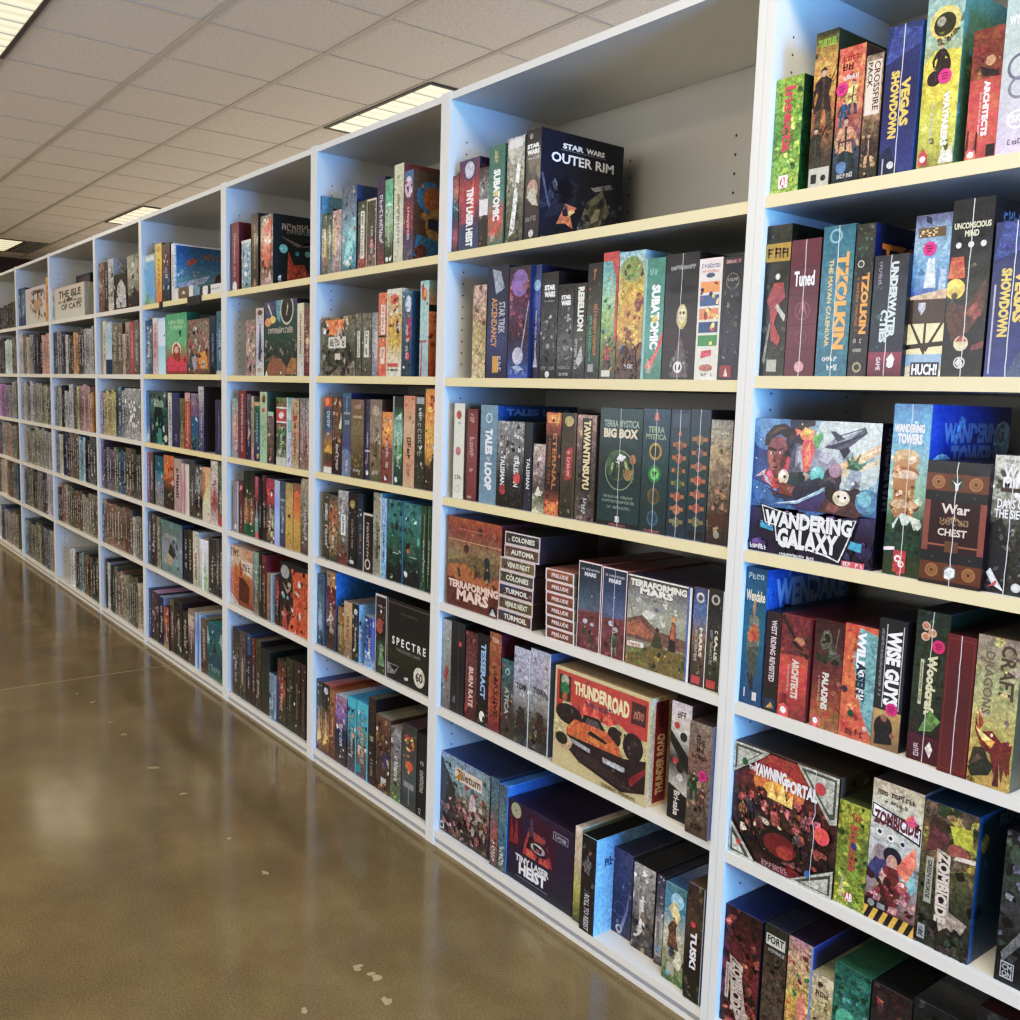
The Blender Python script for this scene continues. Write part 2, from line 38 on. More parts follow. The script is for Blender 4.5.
('A', 5, -1.0716, 0.012, 0.4195, 0.2425, 0.2353, 0.2, '411,622,532,322,421~6', 'P:a32,.25,.98,.7,.98,.85,.75,.15,.75 E:d72,.45,.72,.25,.14 E:fb4,.42,.68,.12,.08 N:322,533,744,211,a54,.02,.1,.98,.68,90 N:a44,c66,dca,.1,.15,.95,.6,26 E:221,.5,.25,.2,.13 E:711,.5,.24,.16,.1 E:a32,.55,.2,.08,.06 P:711,.4,.0,.6,.1,.85,.06,.9,.02 F:322,633,.5,.55,.18 F:433,733,.38,.5,.16 F:643,422,.62,.48,.17 F:533,322,.28,.46,.17 F:855,433,.72,.42,.18 F:445,333,.2,.38,.18 F:544,422,.8,.34,.18 F:a64,532,.12,.34,.17 F:744,333,.3,.28,.16 F:655,322,.66,.26,.17 P:fc6,.36,.62,.4,.76,.45,.64,.5,.8,.54,.64,.6,.72,.6,.6  P:bba,0,1,.36,1,.3,.94,0,.72 P:554,.02,.98,.3,.98,.26,.95,.02,.76 P:bba,.04,.96,.26,.96,.22,.93,.04,.78 P:bba,.62,1,1,1,1,.62,.94,.6 P:554,.66,.98,.98,.98,.98,.66,.94,.64 P:bba,.7,.96,.96,.96,.96,.7,.93,.68 P:bba,0,.0,.28,0,.0,.3 P:554,.02,.02,.22,.02,.02,.24 P:bba,.04,.04,.17,.03,.03,.18 P:bba,.6,0,1,0,1,.24 P:554,.66,.02,.98,.02,.98,.2 P:bba,.72,.03,.96,.03,.96,.16 E:b33,.84,.86,.05 E:b33,.1,.12,.025 E:263,.12,.85,.03 E:36a,.78,.12,.03 T:THE,eee,.16,.8,.24,.84 T:*YAWNING,eee,.22,.77,.53,.88 T:*PORTAL,eee,.53,.73,.82,.84 S:c99,.34,.02,.6,.08 E:e33,.88,.48,.07 W:.8', '654;N:332,443,887,0,0,1,1,16', '', 'large face-out fantasy tavern box with ornate corners, first along fifth shelf, rightmost bookcase'),
('A', 5, -0.9186, 0.012, 0.4195, 0.0627, 0.1975, 0.28, 'aa3,783,9a3~6', 'N:bb4,673,352,0,0,1,1,26 S:c43,.45,.84,.75,.92 T:Insecta,b43,.4,.35,.72,.8,v E:348,.56,.6,.1 E:c33,.5,.1,.14 T:AB,fff,.4,.06,.62,.14 S:fdd,.22,.08,.32,.28,v', '674', '', 'lime yellow leafy box with blue and red emblem, second along fifth shelf, rightmost bookcase'),
('A', 5, -0.8383, 0.012, 0.4195, 0.0961, 0.2606, 0.28, 'cb9,ccb,bbb,988,622~4', 'S:433,.1,.9,.85,.94 S:433,.2,.85,.7,.88 P:112,.02,.73,.98,.64,.98,.76,.02,.83 P:eee,.04,.74,.96,.655,.96,.745,.04,.82 T:*ZOMBICIDE,623,.06,.69,.94,.79 P:e46,.66,.78,.8,.84,.9,.78,.8,.74 E:eee,.2,.64,.07 E:eee,.42,.62,.07 E:eee,.66,.61,.07 E:433,.2,.64,.04 E:433,.42,.62,.04 E:433,.66,.61,.04 P:e75,.5,.42,.9,.62,.95,.5,.8,.36 P:447,.0,.36,.3,.55,.45,.45,.2,.3 E:988,.25,.5,.14 E:223,.48,.5,.18,.06 E:c98,.48,.45,.11,.06 P:722,.25,.2,.35,.42,.6,.42,.7,.28,.6,.08,.3,.08 P:ca9,.22,.26,.3,.4,.36,.34,.3,.22 P:8bb,.72,.3,.9,.46,1,.34,.85,.26 P:522,.0,.1,.3,.3,.6,.06,.4,.04,0,.06 N:a44,422,d99,.0,.1,1,.36,26 G:da3,da3,0,0,1,.09 P:222,.0,.0,.1,0,.2,.09,.1,.09 P:222,.2,.0,.3,0,.4,.09,.3,.09 P:222,.4,.0,.5,0,.6,.09,.5,.09 P:222,.6,.0,.7,0,.8,.09,.7,.09 P:222,.8,.0,.9,0,1,.09,.9,.09 B:222,0,.09,.45,.15 E:999,.14,.12,.07 B:999,.26,.1,.42,.14', '655', '', 'white box with zombie fighters and hazard stripe foot, third along fifth shelf, rightmost bookcase'),
('A', 5, -0.7425, 0.012, 0.4195, 0.0939, 0.2559, 0.28, '543,764,553,443,332~6', 'N:864,a94,342,654,0,.6,1,1,40 P:bb3,.5,.88,.9,.9,.95,.76,.6,.76 E:954,.68,.72,.2,.05 E:432,.3,.84,.18 P:dcb,.6,.66,1,.68,1,.71,.66,.69 P:633,.1,.65,.5,.72,.5,.8,.15,.85 B:aa9,.12,.3,.26,.62 T:GREEN_HORDE,332,.15,.33,.23,.6,v P:ba9,.3,.7,.55,.68,.6,.3,.74,.24,.45,.14,.34,.3 P:322,.34,.68,.52,.66,.56,.3,.46,.2,.38,.32 T:*ZOMBICIDE,dcb,.34,.2,.56,.68,v P:a98,.6,.3,.95,.26,.8,.14,.55,.2 N:222,343,544,0,.0,1,.2,26 B:aaa,.06,.04,.2,.14 S:222,.08,.05,.18,.13', '257;N:148,269,bb6,124,0,.1,1,1,20 S:8bd,.1,.86,.9,.98', '', 'large dark goblin horde box with vertical title, fourth along fifth shelf, rightmost bookcase'),
('A', 5, -0.6139, 0.012, 0.4195, 0.0757, 0.2545, 0.28, '222,343,444,222,222~6', 'N:888,333,667,454,111,0,.2,1,1,60 E:454,.3,.85,.2 P:777,.1,.2,.5,.4,.9,.34,.5,.3,.15,.14 B:bbb,.12,.04,.4,.15 B:222,.14,.05,.38,.14 T:CM,bbb,.16,.095,.36,.135 T:ON,bbb,.16,.05,.36,.09', '222', '', 'black and silver battle scene box, cut by frame, fifth along fifth shelf, rightmost bookcase'),
('A', 6, -1.1468, 0.012, 0.0455, 0.0922, 0.2572, 0.28, '311,511,722,622,421~6', 'N:843,522,321,b64,0,0,1,1,40 P:ba9,.2,.6,.5,.56,.7,.2,.8,.14,.5,.06,.3,.2 P:411,.26,.58,.46,.54,.6,.2,.5,.12,.36,.24 T:*ZOMBICIDE,cba,.28,.14,.58,.56,v B:cba,.12,.22,.22,.52 S:422,.14,.24,.2,.5,v', '335;', '125,336', 'dark red monster box with pale vertical title, first along bottom shelf, rightmost bookcase'),
('A', 6, -1.0665, 0.012, 0.0455, 0.0535, 0.2615, 0.28, '332,543,654,432~6', 'N:665,222,443,0,0,1,.75,24 B:ccb,.08,.84,.92,.93 T:FORT,222,.14,.86,.86,.92 S:ccc,.1,.79,.9,.82', '443;', '334', 'grey brown box with white block title label, second along bottom shelf, rightmost bookcase'),
('A', 6, -1.0089, 0.012, 0.0455, 0.0556, 0.2624, 0.28, 'b88,ca7,ca4,a75,865~6', 'N:d63,5a6,fc5,733,0,.1,1,.9,28 P:d86,.4,.5,.7,.62,.9,.45,.6,.35 B:69c,.93,0,1,1', '447;', '323', 'colourful orange and yellow comic box with purple lid, third along bottom shelf, rightmost bookcase'),
('A', 6, -0.9575, 0.012, 0.0455, 0.0466, 0.2167, 0.28, 'cb9,ba7,876,543~5', 'S:543,.2,.8,.8,.86 N:633,443,987,0,.0,1,.7,20', '665;', 'aa8', 'small cream box with red troops, fourth along bottom shelf, rightmost bookcase'),
('A', 6, -0.8969, 0.012, 0.0455, 0.0736, 0.2608, 0.28, '265,376,254,243~6', 'N:487,153,9ba,254,0,0,1,1,34 E:5a8,.4,.6,.3', '254;', '364', 'emerald green fantasy box, fifth along bottom shelf, rightmost bookcase'),
('A', 6, -0.8188, 0.012, 0.0455, 0.0759, 0.2615, 0.28, '322,433,322~6', 'N:843,422,644,0,0,1,1,26', '322;', '222', 'dark brown box with copper figures, sixth along bottom shelf, rightmost bookcase'),
('A', 6, -0.7263, 0.012, 0.0455, 0.1044, 0.2731, 0.28, '222,333~5', 'N:ddd,222,0,.3,1,1,16', '222;', '222,ccc', 'black and white splatter box at frame bottom, seventh along bottom shelf, rightmost bookcase'),
('A', 6, -0.6335, 0.012, 0.0455, 0.0749, 0.3162, 0.28, '222,322~5', 'N:511,222,0,.3,1,1,16', '222;', '411', 'black and dark red box at frame bottom, eighth along bottom shelf, rightmost bookcase'),
('B', 1, -2.2497, 0.012, 1.7239, 0.0285, 0.2063, 0.28, '822,b74,366,433,a44,332~5', 'N:cba,533,0,0,1,1,10', '322', '', 'slim banded box in red teal and brown, first along top shelf, second bookcase from right'),
('B', 1, -2.1864, 0.012, 1.7239, 0.093, 0.2398, 0.28, '546,834,b43,635,346,346~3', 'E:ccd,.5,.88,.25 P:a34,.1,.3,.3,.9,.45,.3 P:d54,.5,.35,.7,.8,.8,.35 T:*TINY_LASER_HEIST,fff,.38,.04,.72,.68,v O:446,.5,.88,.3,.06', '324;N:434,635,0,0,1,1,8', '', 'red to blue box with white vertical title, second along top shelf, second bookcase from right'),
('B', 1, -2.1184, 0.012, 1.7239, 0.0415, 0.2081, 0.28, '322,999,333,322~6', 'B:eee,.05,.4,.95,.6 N:ccc,222,755,0,0,1,1,12', '222', '', 'slim black and white box, third along top shelf, second bookcase from right'),
('B', 1, -2.0648, 0.012, 1.7239, 0.0649, 0.2545, 0.28, '476,476,587,b54,476~3', 'T:*SUBATOMIC,fff,.3,.25,.75,.76,v P:d43,0,.12,.6,.2,1,.42,1,.35,.5,.1 E:db5,.5,.52,.12 S:ccb,.2,.04,.5,.14 S:eda,.35,.82,.6,.95', '587', '', 'green box with white title and red splash, fourth along top shelf, second bookcase from right'),
('B', 1, -1.985, 0.012, 1.7239, 0.0697, 0.2597, 0.28, 'bbb,998,665,554~6', 'E:bba,.5,.86,.42 B:ddd,.1,.9,.9,.98 P:eee,.6,.75,.8,.73,.5,.1,.2,.06,.4,.4 N:443,998,776,0,0,1,.8,22', '443', '', 'grey waterfall painting box, fifth along top shelf, second bookcase from right'),
('B', 1, -1.9194, 0.015, 1.7239, 0.0589, 0.2672, 0.28, '222,333,433,222~4', 'E:888,.35,.94,.12 T:*STAR,fff,.1,.83,.9,.87 T:*WARS,fff,.1,.775,.9,.82 S:ccc,.1,.73,.9,.75 E:a87,.5,.45,.36,.1 P:bba,.1,.4,.6,.5,.9,.3,.5,.32 S:999,.1,.17,.8,.22 E:ccc,.5,.06,.16', '223;T:*STAR,fff,.25,.855,.5,.905 T:*WARS,fff,.53,.855,.76,.905 B:999,.23,.84,.78,.846 T:OUTER_RIM,fff,.12,.72,.88,.81 P:334,.05,.2,.3,.6,.45,.55,.4,.3 P:112,.1,.45,.3,.62,.4,.52,.35,.42 P:776,.45,.12,.55,.4,.75,.55,.85,.35,.7,.18 P:554,.5,.14,.62,.38,.78,.5,.76,.3,.62,.16 P:998,.58,.2,.66,.35,.74,.4,.7,.26 P:999,.6,.55,.85,.62,.88,.58,.65,.52 P:d85,.2,.16,.3,.36,.44,.34,.36,.26,.4,.14,.3,.18 P:fc8,.3,.26,.38,.32,.42,.3,.34,.24 E:999,.42,.05,.03 N:445,334,666,.0,.05,1,.6,26 P:112,.2,.35,.3,.5,.4,.45,.3,.36 P:667,.0,.6,.1,.3,.12,.3,.03,.6 S:aaa,.02,.01,.16,.04', '', 'thick black space box with cover showing starship, sixth along top shelf, second bookcase from right'),
('B', 2, -2.1472, 0.03, 1.3808, 0.0614, 0.2501, 0.28, 'caa,ba7,cb9~6', 'N:c85,eca,a64,865,0,0,1,1,20', '875', '', 'cream and orange illustrated box at shelf end, first along second shelf, second bookcase from right'),
('B', 2, -2.0425, 0.012, 1.3808, 0.0898, 0.2896, 0.28, '224,235,347,224~3', 'P:9ab,.2,.98,.4,.75,.8,.8,.6,.95 T:STAR_TREK,bbc,.55,.4,.85,.68,v T:ASCENDANCY,c95,.2,.28,.48,.72,v B:c93,.3,.05,.6,.2 S:ccd,.55,.05,.75,.2,v', '233', '', 'navy box with gold vertical title, second along second shelf, second bookcase from right'),
('B', 2, -1.9399, 0.002, 1.3808, 0.0848, 0.2799, 0.28, '333,624,535,423,236,25a~5', 'E:86a,.5,.85,.4 N:a67,312,845,624,.05,.35,.95,.92,26 E:bbc,.5,.2,.26 P:aac,.6,.2,.95,.68,.98,.68,.66,.2 S:9ac,.15,.03,.85,.08 P:9ac,.2,.1,.5,.12,.8,.08,.5,.06', '235', '', 'purple nebula box with grey planet, overhanging, third along second shelf, second bookcase from right'),
('B', 2, -1.8818, 0.012, 1.3808, 0.0306, 0.2789, 0.28, '236,459,335,224~4', 'E:8ac,.5,.82,.45 S:ccd,.35,.2,.6,.6,v P:aab,.2,.1,.5,.25,.8,.1 N:446,224,0,.1,1,.6,8', '224', '', 'slim dark blue planet box, fourth along second shelf, second bookcase from right'),
('B', 2, -1.833, 0.012, 1.3808, 0.0627, 0.2576, 0.28, '222,444,555,222~5', 'T:*STAR,fff,.18,.83,.82,.88 T:*WARS,fff,.18,.765,.82,.82 S:bbb,.2,.72,.8,.74 N:777,444,999,222,0,.2,1,.6,24 S:aaa,.1,.08,.9,.12 E:ccc,.5,.04,.13', '222', '', 'black box with white two line logo, fifth along second shelf, second bookcase from right'),
('B', 2, -1.7715, 0.012, 1.3808, 0.0569, 0.2246, 0.28, '222,444,666,222~5', 'T:*STAR,fff,.2,.84,.8,.885 T:*WARS,fff,.2,.775,.8,.83 N:888,333,aaa,0,.2,1,.7,22 S:aaa,.1,.1,.9,.14 S:ccc,.2,.03,.8,.07', '222', '', 'black box with white two line logo, sixth along second shelf, second bookcase from right'),
('B', 2, -1.7201, 0.012, 1.3808, 0.0437, 0.2233, 0.28, '332,222,554,222~4', 'T:*REBELLION,eed,.3,.5,.8,.96,v S:ccc,.15,.1,.4,.42,v N:888,544,.4,.1,1,.45,10 P:aaa,.3,.2,.7,.35,.9,.2,.5,.12', '222', '', 'black box with white vertical title and grey, seventh along second shelf, second bookcase from right'),
('B', 2, -1.6726, 0.012, 1.3808, 0.0483, 0.2652, 0.28, '222,332,353,222~4', 'S:d73,.5,.2,.75,.65,v S:6a9,.2,.15,.42,.55,v N:555,a64,.1,.6,.9,.95,8 B:999,.2,.06,.6,.13', '222', '', 'black box with orange vertical lettering, eighth along second shelf, second bookcase from right'),
('B', 2, -1.6209, 0.012, 1.3808, 0.0508, 0.2851, 0.28, '59a,8ba,9b7,674,443~4', 'B:b33,0,.93,1,1 P:b33,.5,.95,1,.75,1,.95 P:b33,.85,.3,1,.3,1,.95,.85,.95 N:7a5,bb7,253,0,.3,.8,.9,12 F:a42,433,.45,.08,.22 N:a63,422,0,.05,1,.28,10 B:ccb,.15,.02,.7,.07', '476', '', 'green landscape box with red ribbon corner, ninth along second shelf, second bookcase from right'),
('B', 2, -1.5539, 0.012, 1.3808, 0.0797, 0.2808, 0.28, '8bc,ba5,ca3,b83,753,432~5', 'E:895,.5,.86,.4,.1 N:7a5,a94,653,.1,.78,.9,.96,14 P:c93,.0,.5,.5,.76,1,.6,1,.3,0,.35 N:da4,a73,eb6,843,.0,.25,1,.72,36 E:47a,.3,.24,.12 F:322,532,.35,.1,.2 F:633,422,.7,.06,.22 S:ddd,.35,.08,.75,.13 N:322,543,0,0,1,.2,14', '8aa', '', 'golden city and tree fantasy box, tenth along second shelf, second bookcase from right'),
('B', 2, -1.4832, 0.012, 1.3808, 0.0603, 0.2593, 0.28, '487,487,598,476~2', 'B:8bb,0,0,.12,1 T:*SUBATOMIC,fff,.38,.25,.8,.78,v P:d43,.15,.1,.6,.2,1,.4,1,.32,.5,.08 E:db5,.6,.5,.14 S:9cc,.25,.86,.6,.92 S:ccb,.25,.04,.5,.18', '334', '', 'teal green box with white title, eleventh along second shelf, second bookcase from right'),
('B', 2, -1.405, 0.012, 1.3808, 0.0923, 0.2624, 0.28, '222,222,322,222~3', 'S:bbb,.15,.87,.9,.91 E:ba6,.55,.5,.16,.1 E:dc9,.55,.52,.12,.07 E:322,.5,.53,.04 E:322,.6,.53,.04 P:655,.3,.02,.4,.22,.55,.34,.7,.22,.8,.02 N:777,444,.25,.02,.85,.25,16 E:eee,.5,.1,.13 E:222,.5,.1,.09 P:eee,.47,.07,.52,.07,.54,.13,.46,.13 W:', '222', '', 'black box with golden theatre mask, twelfth along second shelf, second bookcase from right'),
('B', 2, -1.3279, 0.012, 1.3808, 0.0606, 0.2452, 0.28, 'edd,ddc,ddc~1', 'S:258,.1,.92,.9,.96 S:c63,.15,.88,.85,.91 E:357,.5,.86,.2,.02 B:e83,.08,.72,.92,.81 B:358,.08,.61,.92,.7 B:d74,.08,.5,.92,.59 B:247,.08,.39,.92,.48 B:384,.08,.28,.92,.37 N:fc6,a42,135,.1,.29,.9,.8,20 P:c23,.25,.18,.7,.2,.7,.25,.25,.24 E:a65,.5,.1,.3,.03 S:877,.2,.03,.8,.06', '998', '', 'white box with column of coloured tile pictures, thirteenth along second shelf, second bookcase from right'),
('B', 2, -1.2705, 0.012, 1.3808, 0.0516, 0.2439, 0.28, '223,222,334,223~3', 'B:633,.1,.94,.9,.98 S:cbb,.15,.945,.85,.975 O:776,.5,.8,.32,.04 S:aa9,.25,.8,.75,.83 N:776,445,.15,.15,.85,.78,24 B:556,.08,.12,.1,.92 B:556,.9,.12,.92,.92 B:822,.1,.02,.7,.12 P:edd,.3,.03,.4,.1,.5,.03', '222', '', 'navy box with silver vine ornament, fourteenth along second shelf, second bookcase from right'),
('B', 3, -2.2041, 0.012, 1.0448, 0.0503, 0.2656, 0.28, 'ddc,ddc~1', 'E:a44,.45,.88,.25 S:777,.25,.78,.7,.81 E:b66,.45,.5,.25 S:866,.2,.2,.8,.26 O:aaa,.4,.1,.2,.05', '887', '', 'cream box with two small red emblems, first along third shelf, second bookcase from right'),
('B', 3, -2.1441, 0.012, 1.0448, 0.0538, 0.2519, 0.28, '733,844,733~2', 'S:caa,.35,.3,.75,.7,v S:ca9,.3,.85,.7,.95,v B:422,0,0,.12,1 S:cba,.2,.02,.6,.06', '522', '', 'red brown box with pale script title, second along third shelf, second bookcase from right'),
('B', 3, -2.0657, 0.012, 1.0448, 0.076, 0.2648, 0.28, '79a,689,79a~2', 'O:cdd,.5,.87,.18,.05 T:*TALES,eee,.3,.5,.72,.76,v T:*LOOP,eee,.3,.14,.72,.42,v S:eee,.42,.43,.62,.49', '258;T:*TALES,79c,.1,.9,.5,.97 T:*LOOP,79c,.55,.9,.9,.97', '', 'pale blue grey box with white vertical title, third along third shelf, second bookcase from right'),
('B', 3, -1.9992, 0.012, 1.0448, 0.0549, 0.2249, 0.28, '999,777,333,221~6', 'N:ddd,222,bbb,0,.5,1,1,18 T:TALISMAN,eee,.3,.25,.65,.6,v E:a33,.5,.2,.25 N:544,221,0,0,1,.3,10', '222', '', 'black and white box with torn snow pattern, fourth along third shelf, second bookcase from right'),
('B', 3, -1.9422, 0.012, 1.0448, 0.0576, 0.2256, 0.28, '999,777,333,221~6', 'N:ddd,222,bbb,0,.5,1,1,18 T:TALISMAN,eee,.3,.25,.65,.6,v E:c33,.55,.35,.25 N:544,221,0,0,1,.3,10', '233', '', 'black and white box with torn snow pattern, fifth along third shelf, second bookcase from right'),
('B', 3, -1.8955, 0.012, 1.0448, 0.0308, 0.225, 0.28, '233,223,334~3', 'T:TALISMAN,ddd,.3,.25,.75,.6,v N:556,.0,.0,1,.2,4', '333', '', 'slim black box with white vertical title, sixth along third shelf, second bookcase from right'),
('B', 3, -1.8518, 0.012, 1.0448, 0.0466, 0.1733, 0.28, 'ba9,a99,766,554,bb9~6', 'N:cba,876,544,0,.2,1,1,16 P:ddc,.2,.25,.5,.4,.8,.25', '222', '', 'cream mountain landscape box, low, seventh along third shelf, second bookcase from right'),
('B', 3, -1.8, 0.012, 1.0448, 0.0564, 0.2536, 0.28, 'c63,322,432,322,c63~4', 'P:e94,.1,.9,.9,.9,.9,.98,.1,.98 N:422,eb5,0,.86,1,1,10 T:ETERNAL,b73,.48,.25,.75,.8,v S:a63,.2,.3,.4,.75,v B:d73,.1,.02,.9,.13 N:422,eb5,.1,.02,.9,.13,10', '222', '', 'black box with orange patterned ends, eighth along third shelf, second bookcase from right'),
('B', 3, -1.7425, 0.012, 1.0448, 0.0535, 0.2548, 0.28, '332,543,332~4', 'E:ba6,.5,.92,.3,.05 P:a22,.3,.35,.75,.38,.8,.68,.35,.65 S:eba,.42,.4,.65,.64,v N:886,443,.1,.0,.9,.2,10 B:543,.85,0,1,1', '332', '', 'black box with red oval vertical label, ninth along third shelf, second bookcase from right'),
('B', 3, -1.6798, 0.012, 1.0448, 0.0667, 0.2517, 0.28, 'a87,655,443,655~5', 'N:c97,866,0,.7,1,1,12 B:322,.28,.28,.78,.97 T:*TAWANTINSUYU,dc9,.36,.3,.72,.95,v S:ccc,.35,.05,.65,.22,v N:433,876,0,0,1,.28,12', '543', '', 'brown stone box with long cream vertical title, tenth along third shelf, second bookcase from right'),
('B', 3, -1.566, 0.012, 1.0448, 0.1369, 0.2707, 0.28, '244,233,244~2', 'T:TERRA_MYSTICA,9a9,.1,.84,.92,.9 T:*BIG_BOX,dca,.1,.75,.9,.83 O:897,.5,.48,.34,.02 E:464,.45,.52,.26,.13 E:9a7,.5,.5,.2,.08 P:343,.3,.4,.4,.6,.6,.56,.7,.42 P:eee,.4,.55,.5,.62,.65,.6,.5,.53 E:974,.7,.45,.1 E:964,.8,.58,.08 N:575,353,874,.2,.38,.85,.62,20 S:9a9,.15,.24,.85,.27 S:9a9,.12,.2,.88,.23 S:9a9,.2,.15,.8,.18 P:ccc,.45,.04,.55,.04,.55,.09,.45,.09 B:222,0,0,1,.04 S:b66,.3,.005,.7,.03 W:', '233', '', 'dark teal big box with forest medallion, eleventh along third shelf, second bookcase from right'),
('B', 3, -1.4565, 0.012, 1.0448, 0.0792, 0.2726, 0.28, '245,244,233~2', 'P:c44,.4,.91,.6,.91,.55,.97,.45,.97 T:TERRA,9a8,.2,.81,.8,.86 T:MYSTICA,9a8,.12,.755,.88,.8 E:a83,.5,.66,.24 E:332,.5,.66,.17 E:374,.5,.48,.24 E:6c5,.5,.48,.16 P:253,.4,.5,.5,.44,.6,.5 E:653,.5,.3,.24 E:443,.5,.3,.15 E:467,.5,.12,.22 E:245,.5,.12,.15 S:b66,.2,.0,.8,.03 W:', '233', '', 'dark teal box with four round medallions, twelfth along third shelf, second bookcase from right'),
('B', 3, -1.3876, 0.012, 1.0448, 0.0551, 0.2734, 0.28, '234,244,234~2', 'B:345,.1,.86,.9,.97 P:b44,.4,.8,.6,.8,.5,.85 B:a63,.15,.71,.85,.74 E:853,.5,.72,.2 B:a63,.15,.61,.85,.64 E:953,.5,.62,.2 B:a63,.15,.51,.85,.54 E:553,.5,.52,.2 B:873,.15,.41,.85,.44 E:464,.5,.42,.2 B:a63,.15,.31,.85,.34 E:953,.5,.32,.2 B:a63,.15,.21,.85,.24 E:a64,.5,.22,.2 B:874,.15,.11,.85,.14 E:775,.5,.12,.2 W:', '233', '', 'dark teal box with column of winged emblems, thirteenth along third shelf, second bookcase from right'),
('B', 3, -1.3324, 0.012, 1.0448, 0.0533, 0.2751, 0.28, '234,244,234~2', 'B:a63,.12,.76,.88,.79 E:863,.5,.77,.2 B:a63,.12,.655,.88,.685 E:655,.5,.67,.2 B:a63,.12,.55,.88,.58 E:965,.5,.565,.2 B:a63,.12,.445,.88,.475 E:a53,.5,.46,.2 B:a63,.12,.34,.88,.37 E:954,.5,.355,.2 B:a63,.12,.235,.88,.265 E:943,.5,.25,.2 B:874,.12,.13,.88,.16 E:775,.5,.145,.2 B:222,.1,.02,.9,.07 W:', '334', '', 'dark teal box with column of winged emblems, fourteenth along third shelf, second bookcase from right'),
('B', 3, -1.2757, 0.012, 1.0448, 0.056, 0.2556, 0.28, '888,a97,876,543,322~5', 'S:ccb,.2,.88,.9,.92 S:aa9,.25,.84,.85,.87 P:876,.1,.55,.4,.7,.8,.62,1,.5 N:432,a86,654,0,.1,1,.5,30 B:532,.1,.15,.9,.25 E:998,.5,.08,.14', '877', '', 'tan ancient city skyline box, fifteenth along third shelf, second bookcase from right'),
('B', 4, -2.1196, 0.012, 0.7378, 0.2495, 0.2546, 0.1, 'a52,843,975,885,864,733,633~4', 'S:d86,.2,.86,.7,.89 B:fb8,.0,.745,1,.75 P:764,0,.5,.5,.62,1,.56,1,.4,0,.4 P:a63,0,.46,.35,.5,.6,.4,1,.42,1,.28,0,.3 E:334,.75,.58,.05 P:233,.7,.38,.72,.56,.8,.56,.82,.36 N:754,986,532,.0,.3,1,.72,16 P:632,0,0,1,0,1,.26,0,.32 T:*TERRAFORMING,ecb,.03,.21,.97,.3 T:*MARS,ecb,.2,.08,.8,.21 E:222,.88,.07,.07,.05 P:ddd,.82,.02,.88,.1,.94,.02', '733', '', 'face-out orange desert planet box with white title, first along fourth shelf, second bookcase from right'),
('B', 4, -1.9288, 0.01, 0.7378, 0.145, 0.0345, 0.2, '345,643~3', 'B:dcc,0,.9,1,1 B:dcc,0,0,1,.1 B:dcc,0,0,.025,1 B:dcc,.97,0,1,1 P:643,.4,.1,.97,.1,.97,.9,.6,.9 N:876,433,.03,.12,.97,.88,8 T:TURMOIL,eed,.2,.3,.85,.7', '433;', '443', 'slim blue and red expansion box lying flat, lowest in the seven box stack'),
('B', 4, -1.9261, 0.01, 0.7729, 0.145, 0.0345, 0.2, '654,653~3', 'B:dcc,0,.9,1,1 B:dcc,0,0,1,.1 B:dcc,0,0,.025,1 B:dcc,.97,0,1,1 P:653,.4,.1,.97,.1,.97,.9,.6,.9 N:876,433,.03,.12,.97,.88,8 T:VENUS_NEXT,eed,.2,.3,.85,.7', '433;', '443', 'slim olive brown expansion box lying flat, second from bottom in the seven box stack'),
('B', 4, -1.9266, 0.01, 0.808, 0.145, 0.0345, 0.2, '346,533~3', 'B:dcc,0,.9,1,1 B:dcc,0,0,1,.1 B:dcc,0,0,.025,1 B:dcc,.97,0,1,1 P:533,.4,.1,.97,.1,.97,.9,.6,.9 N:876,433,.03,.12,.97,.88,8 T:TURMOIL,eed,.2,.3,.85,.7', '433;', '443', 'slim blue and red expansion box lying flat, third from bottom in the seven box stack'),
('B', 4, -1.9253, 0.01, 0.8431, 0.145, 0.0345, 0.2, '443,554~3', 'B:dcc,0,.9,1,1 B:dcc,0,0,1,.1 B:dcc,0,0,.025,1 B:dcc,.97,0,1,1 P:554,.4,.1,.97,.1,.97,.9,.6,.9 N:876,433,.03,.12,.97,.88,8 T:COLONIES,eed,.2,.3,.85,.7', '433;', '443', 'slim dark grey expansion box lying flat, fourth from bottom in the seven box stack'),
('B', 4, -1.9222, 0.01, 0.8781, 0.145, 0.0345, 0.2, '654,764~3', 'B:dcc,0,.9,1,1 B:dcc,0,0,1,.1 B:dcc,0,0,.025,1 B:dcc,.97,0,1,1 P:764,.4,.1,.97,.1,.97,.9,.6,.9 N:876,433,.03,.12,.97,.88,8 T:VENUS_NEXT,eed,.2,.3,.85,.7', '433;', '443', 'slim olive brown expansion box lying flat, fifth from bottom in the seven box stack'),
('B', 4, -1.907, 0.01, 0.9132, 0.145, 0.0345, 0.2, '643,654~3', 'B:dcc,0,.9,1,1 B:dcc,0,0,1,.1 B:dcc,0,0,.025,1 B:dcc,.97,0,1,1 P:654,.4,.1,.97,.1,.97,.9,.6,.9 N:876,433,.03,.12,.97,.88,8 T:AUTOMA,eed,.2,.3,.85,.7', '433;', '443', 'slim brown grey expansion box lying flat, second from top in the seven box stack'),
('B', 4, -1.9057, 0.01, 0.9483, 0.145, 0.0345, 0.2, '333,444~3', 'B:dcc,0,.9,1,1 B:dcc,0,0,1,.1 B:dcc,0,0,.025,1 B:dcc,.97,0,1,1 P:444,.4,.1,.97,.1,.97,.9,.6,.9 N:876,433,.03,.12,.97,.88,8 T:COLONIES,eed,.2,.3,.85,.7', '433;', '443', 'slim black expansion box lying flat, topmost in the seven box stack'),
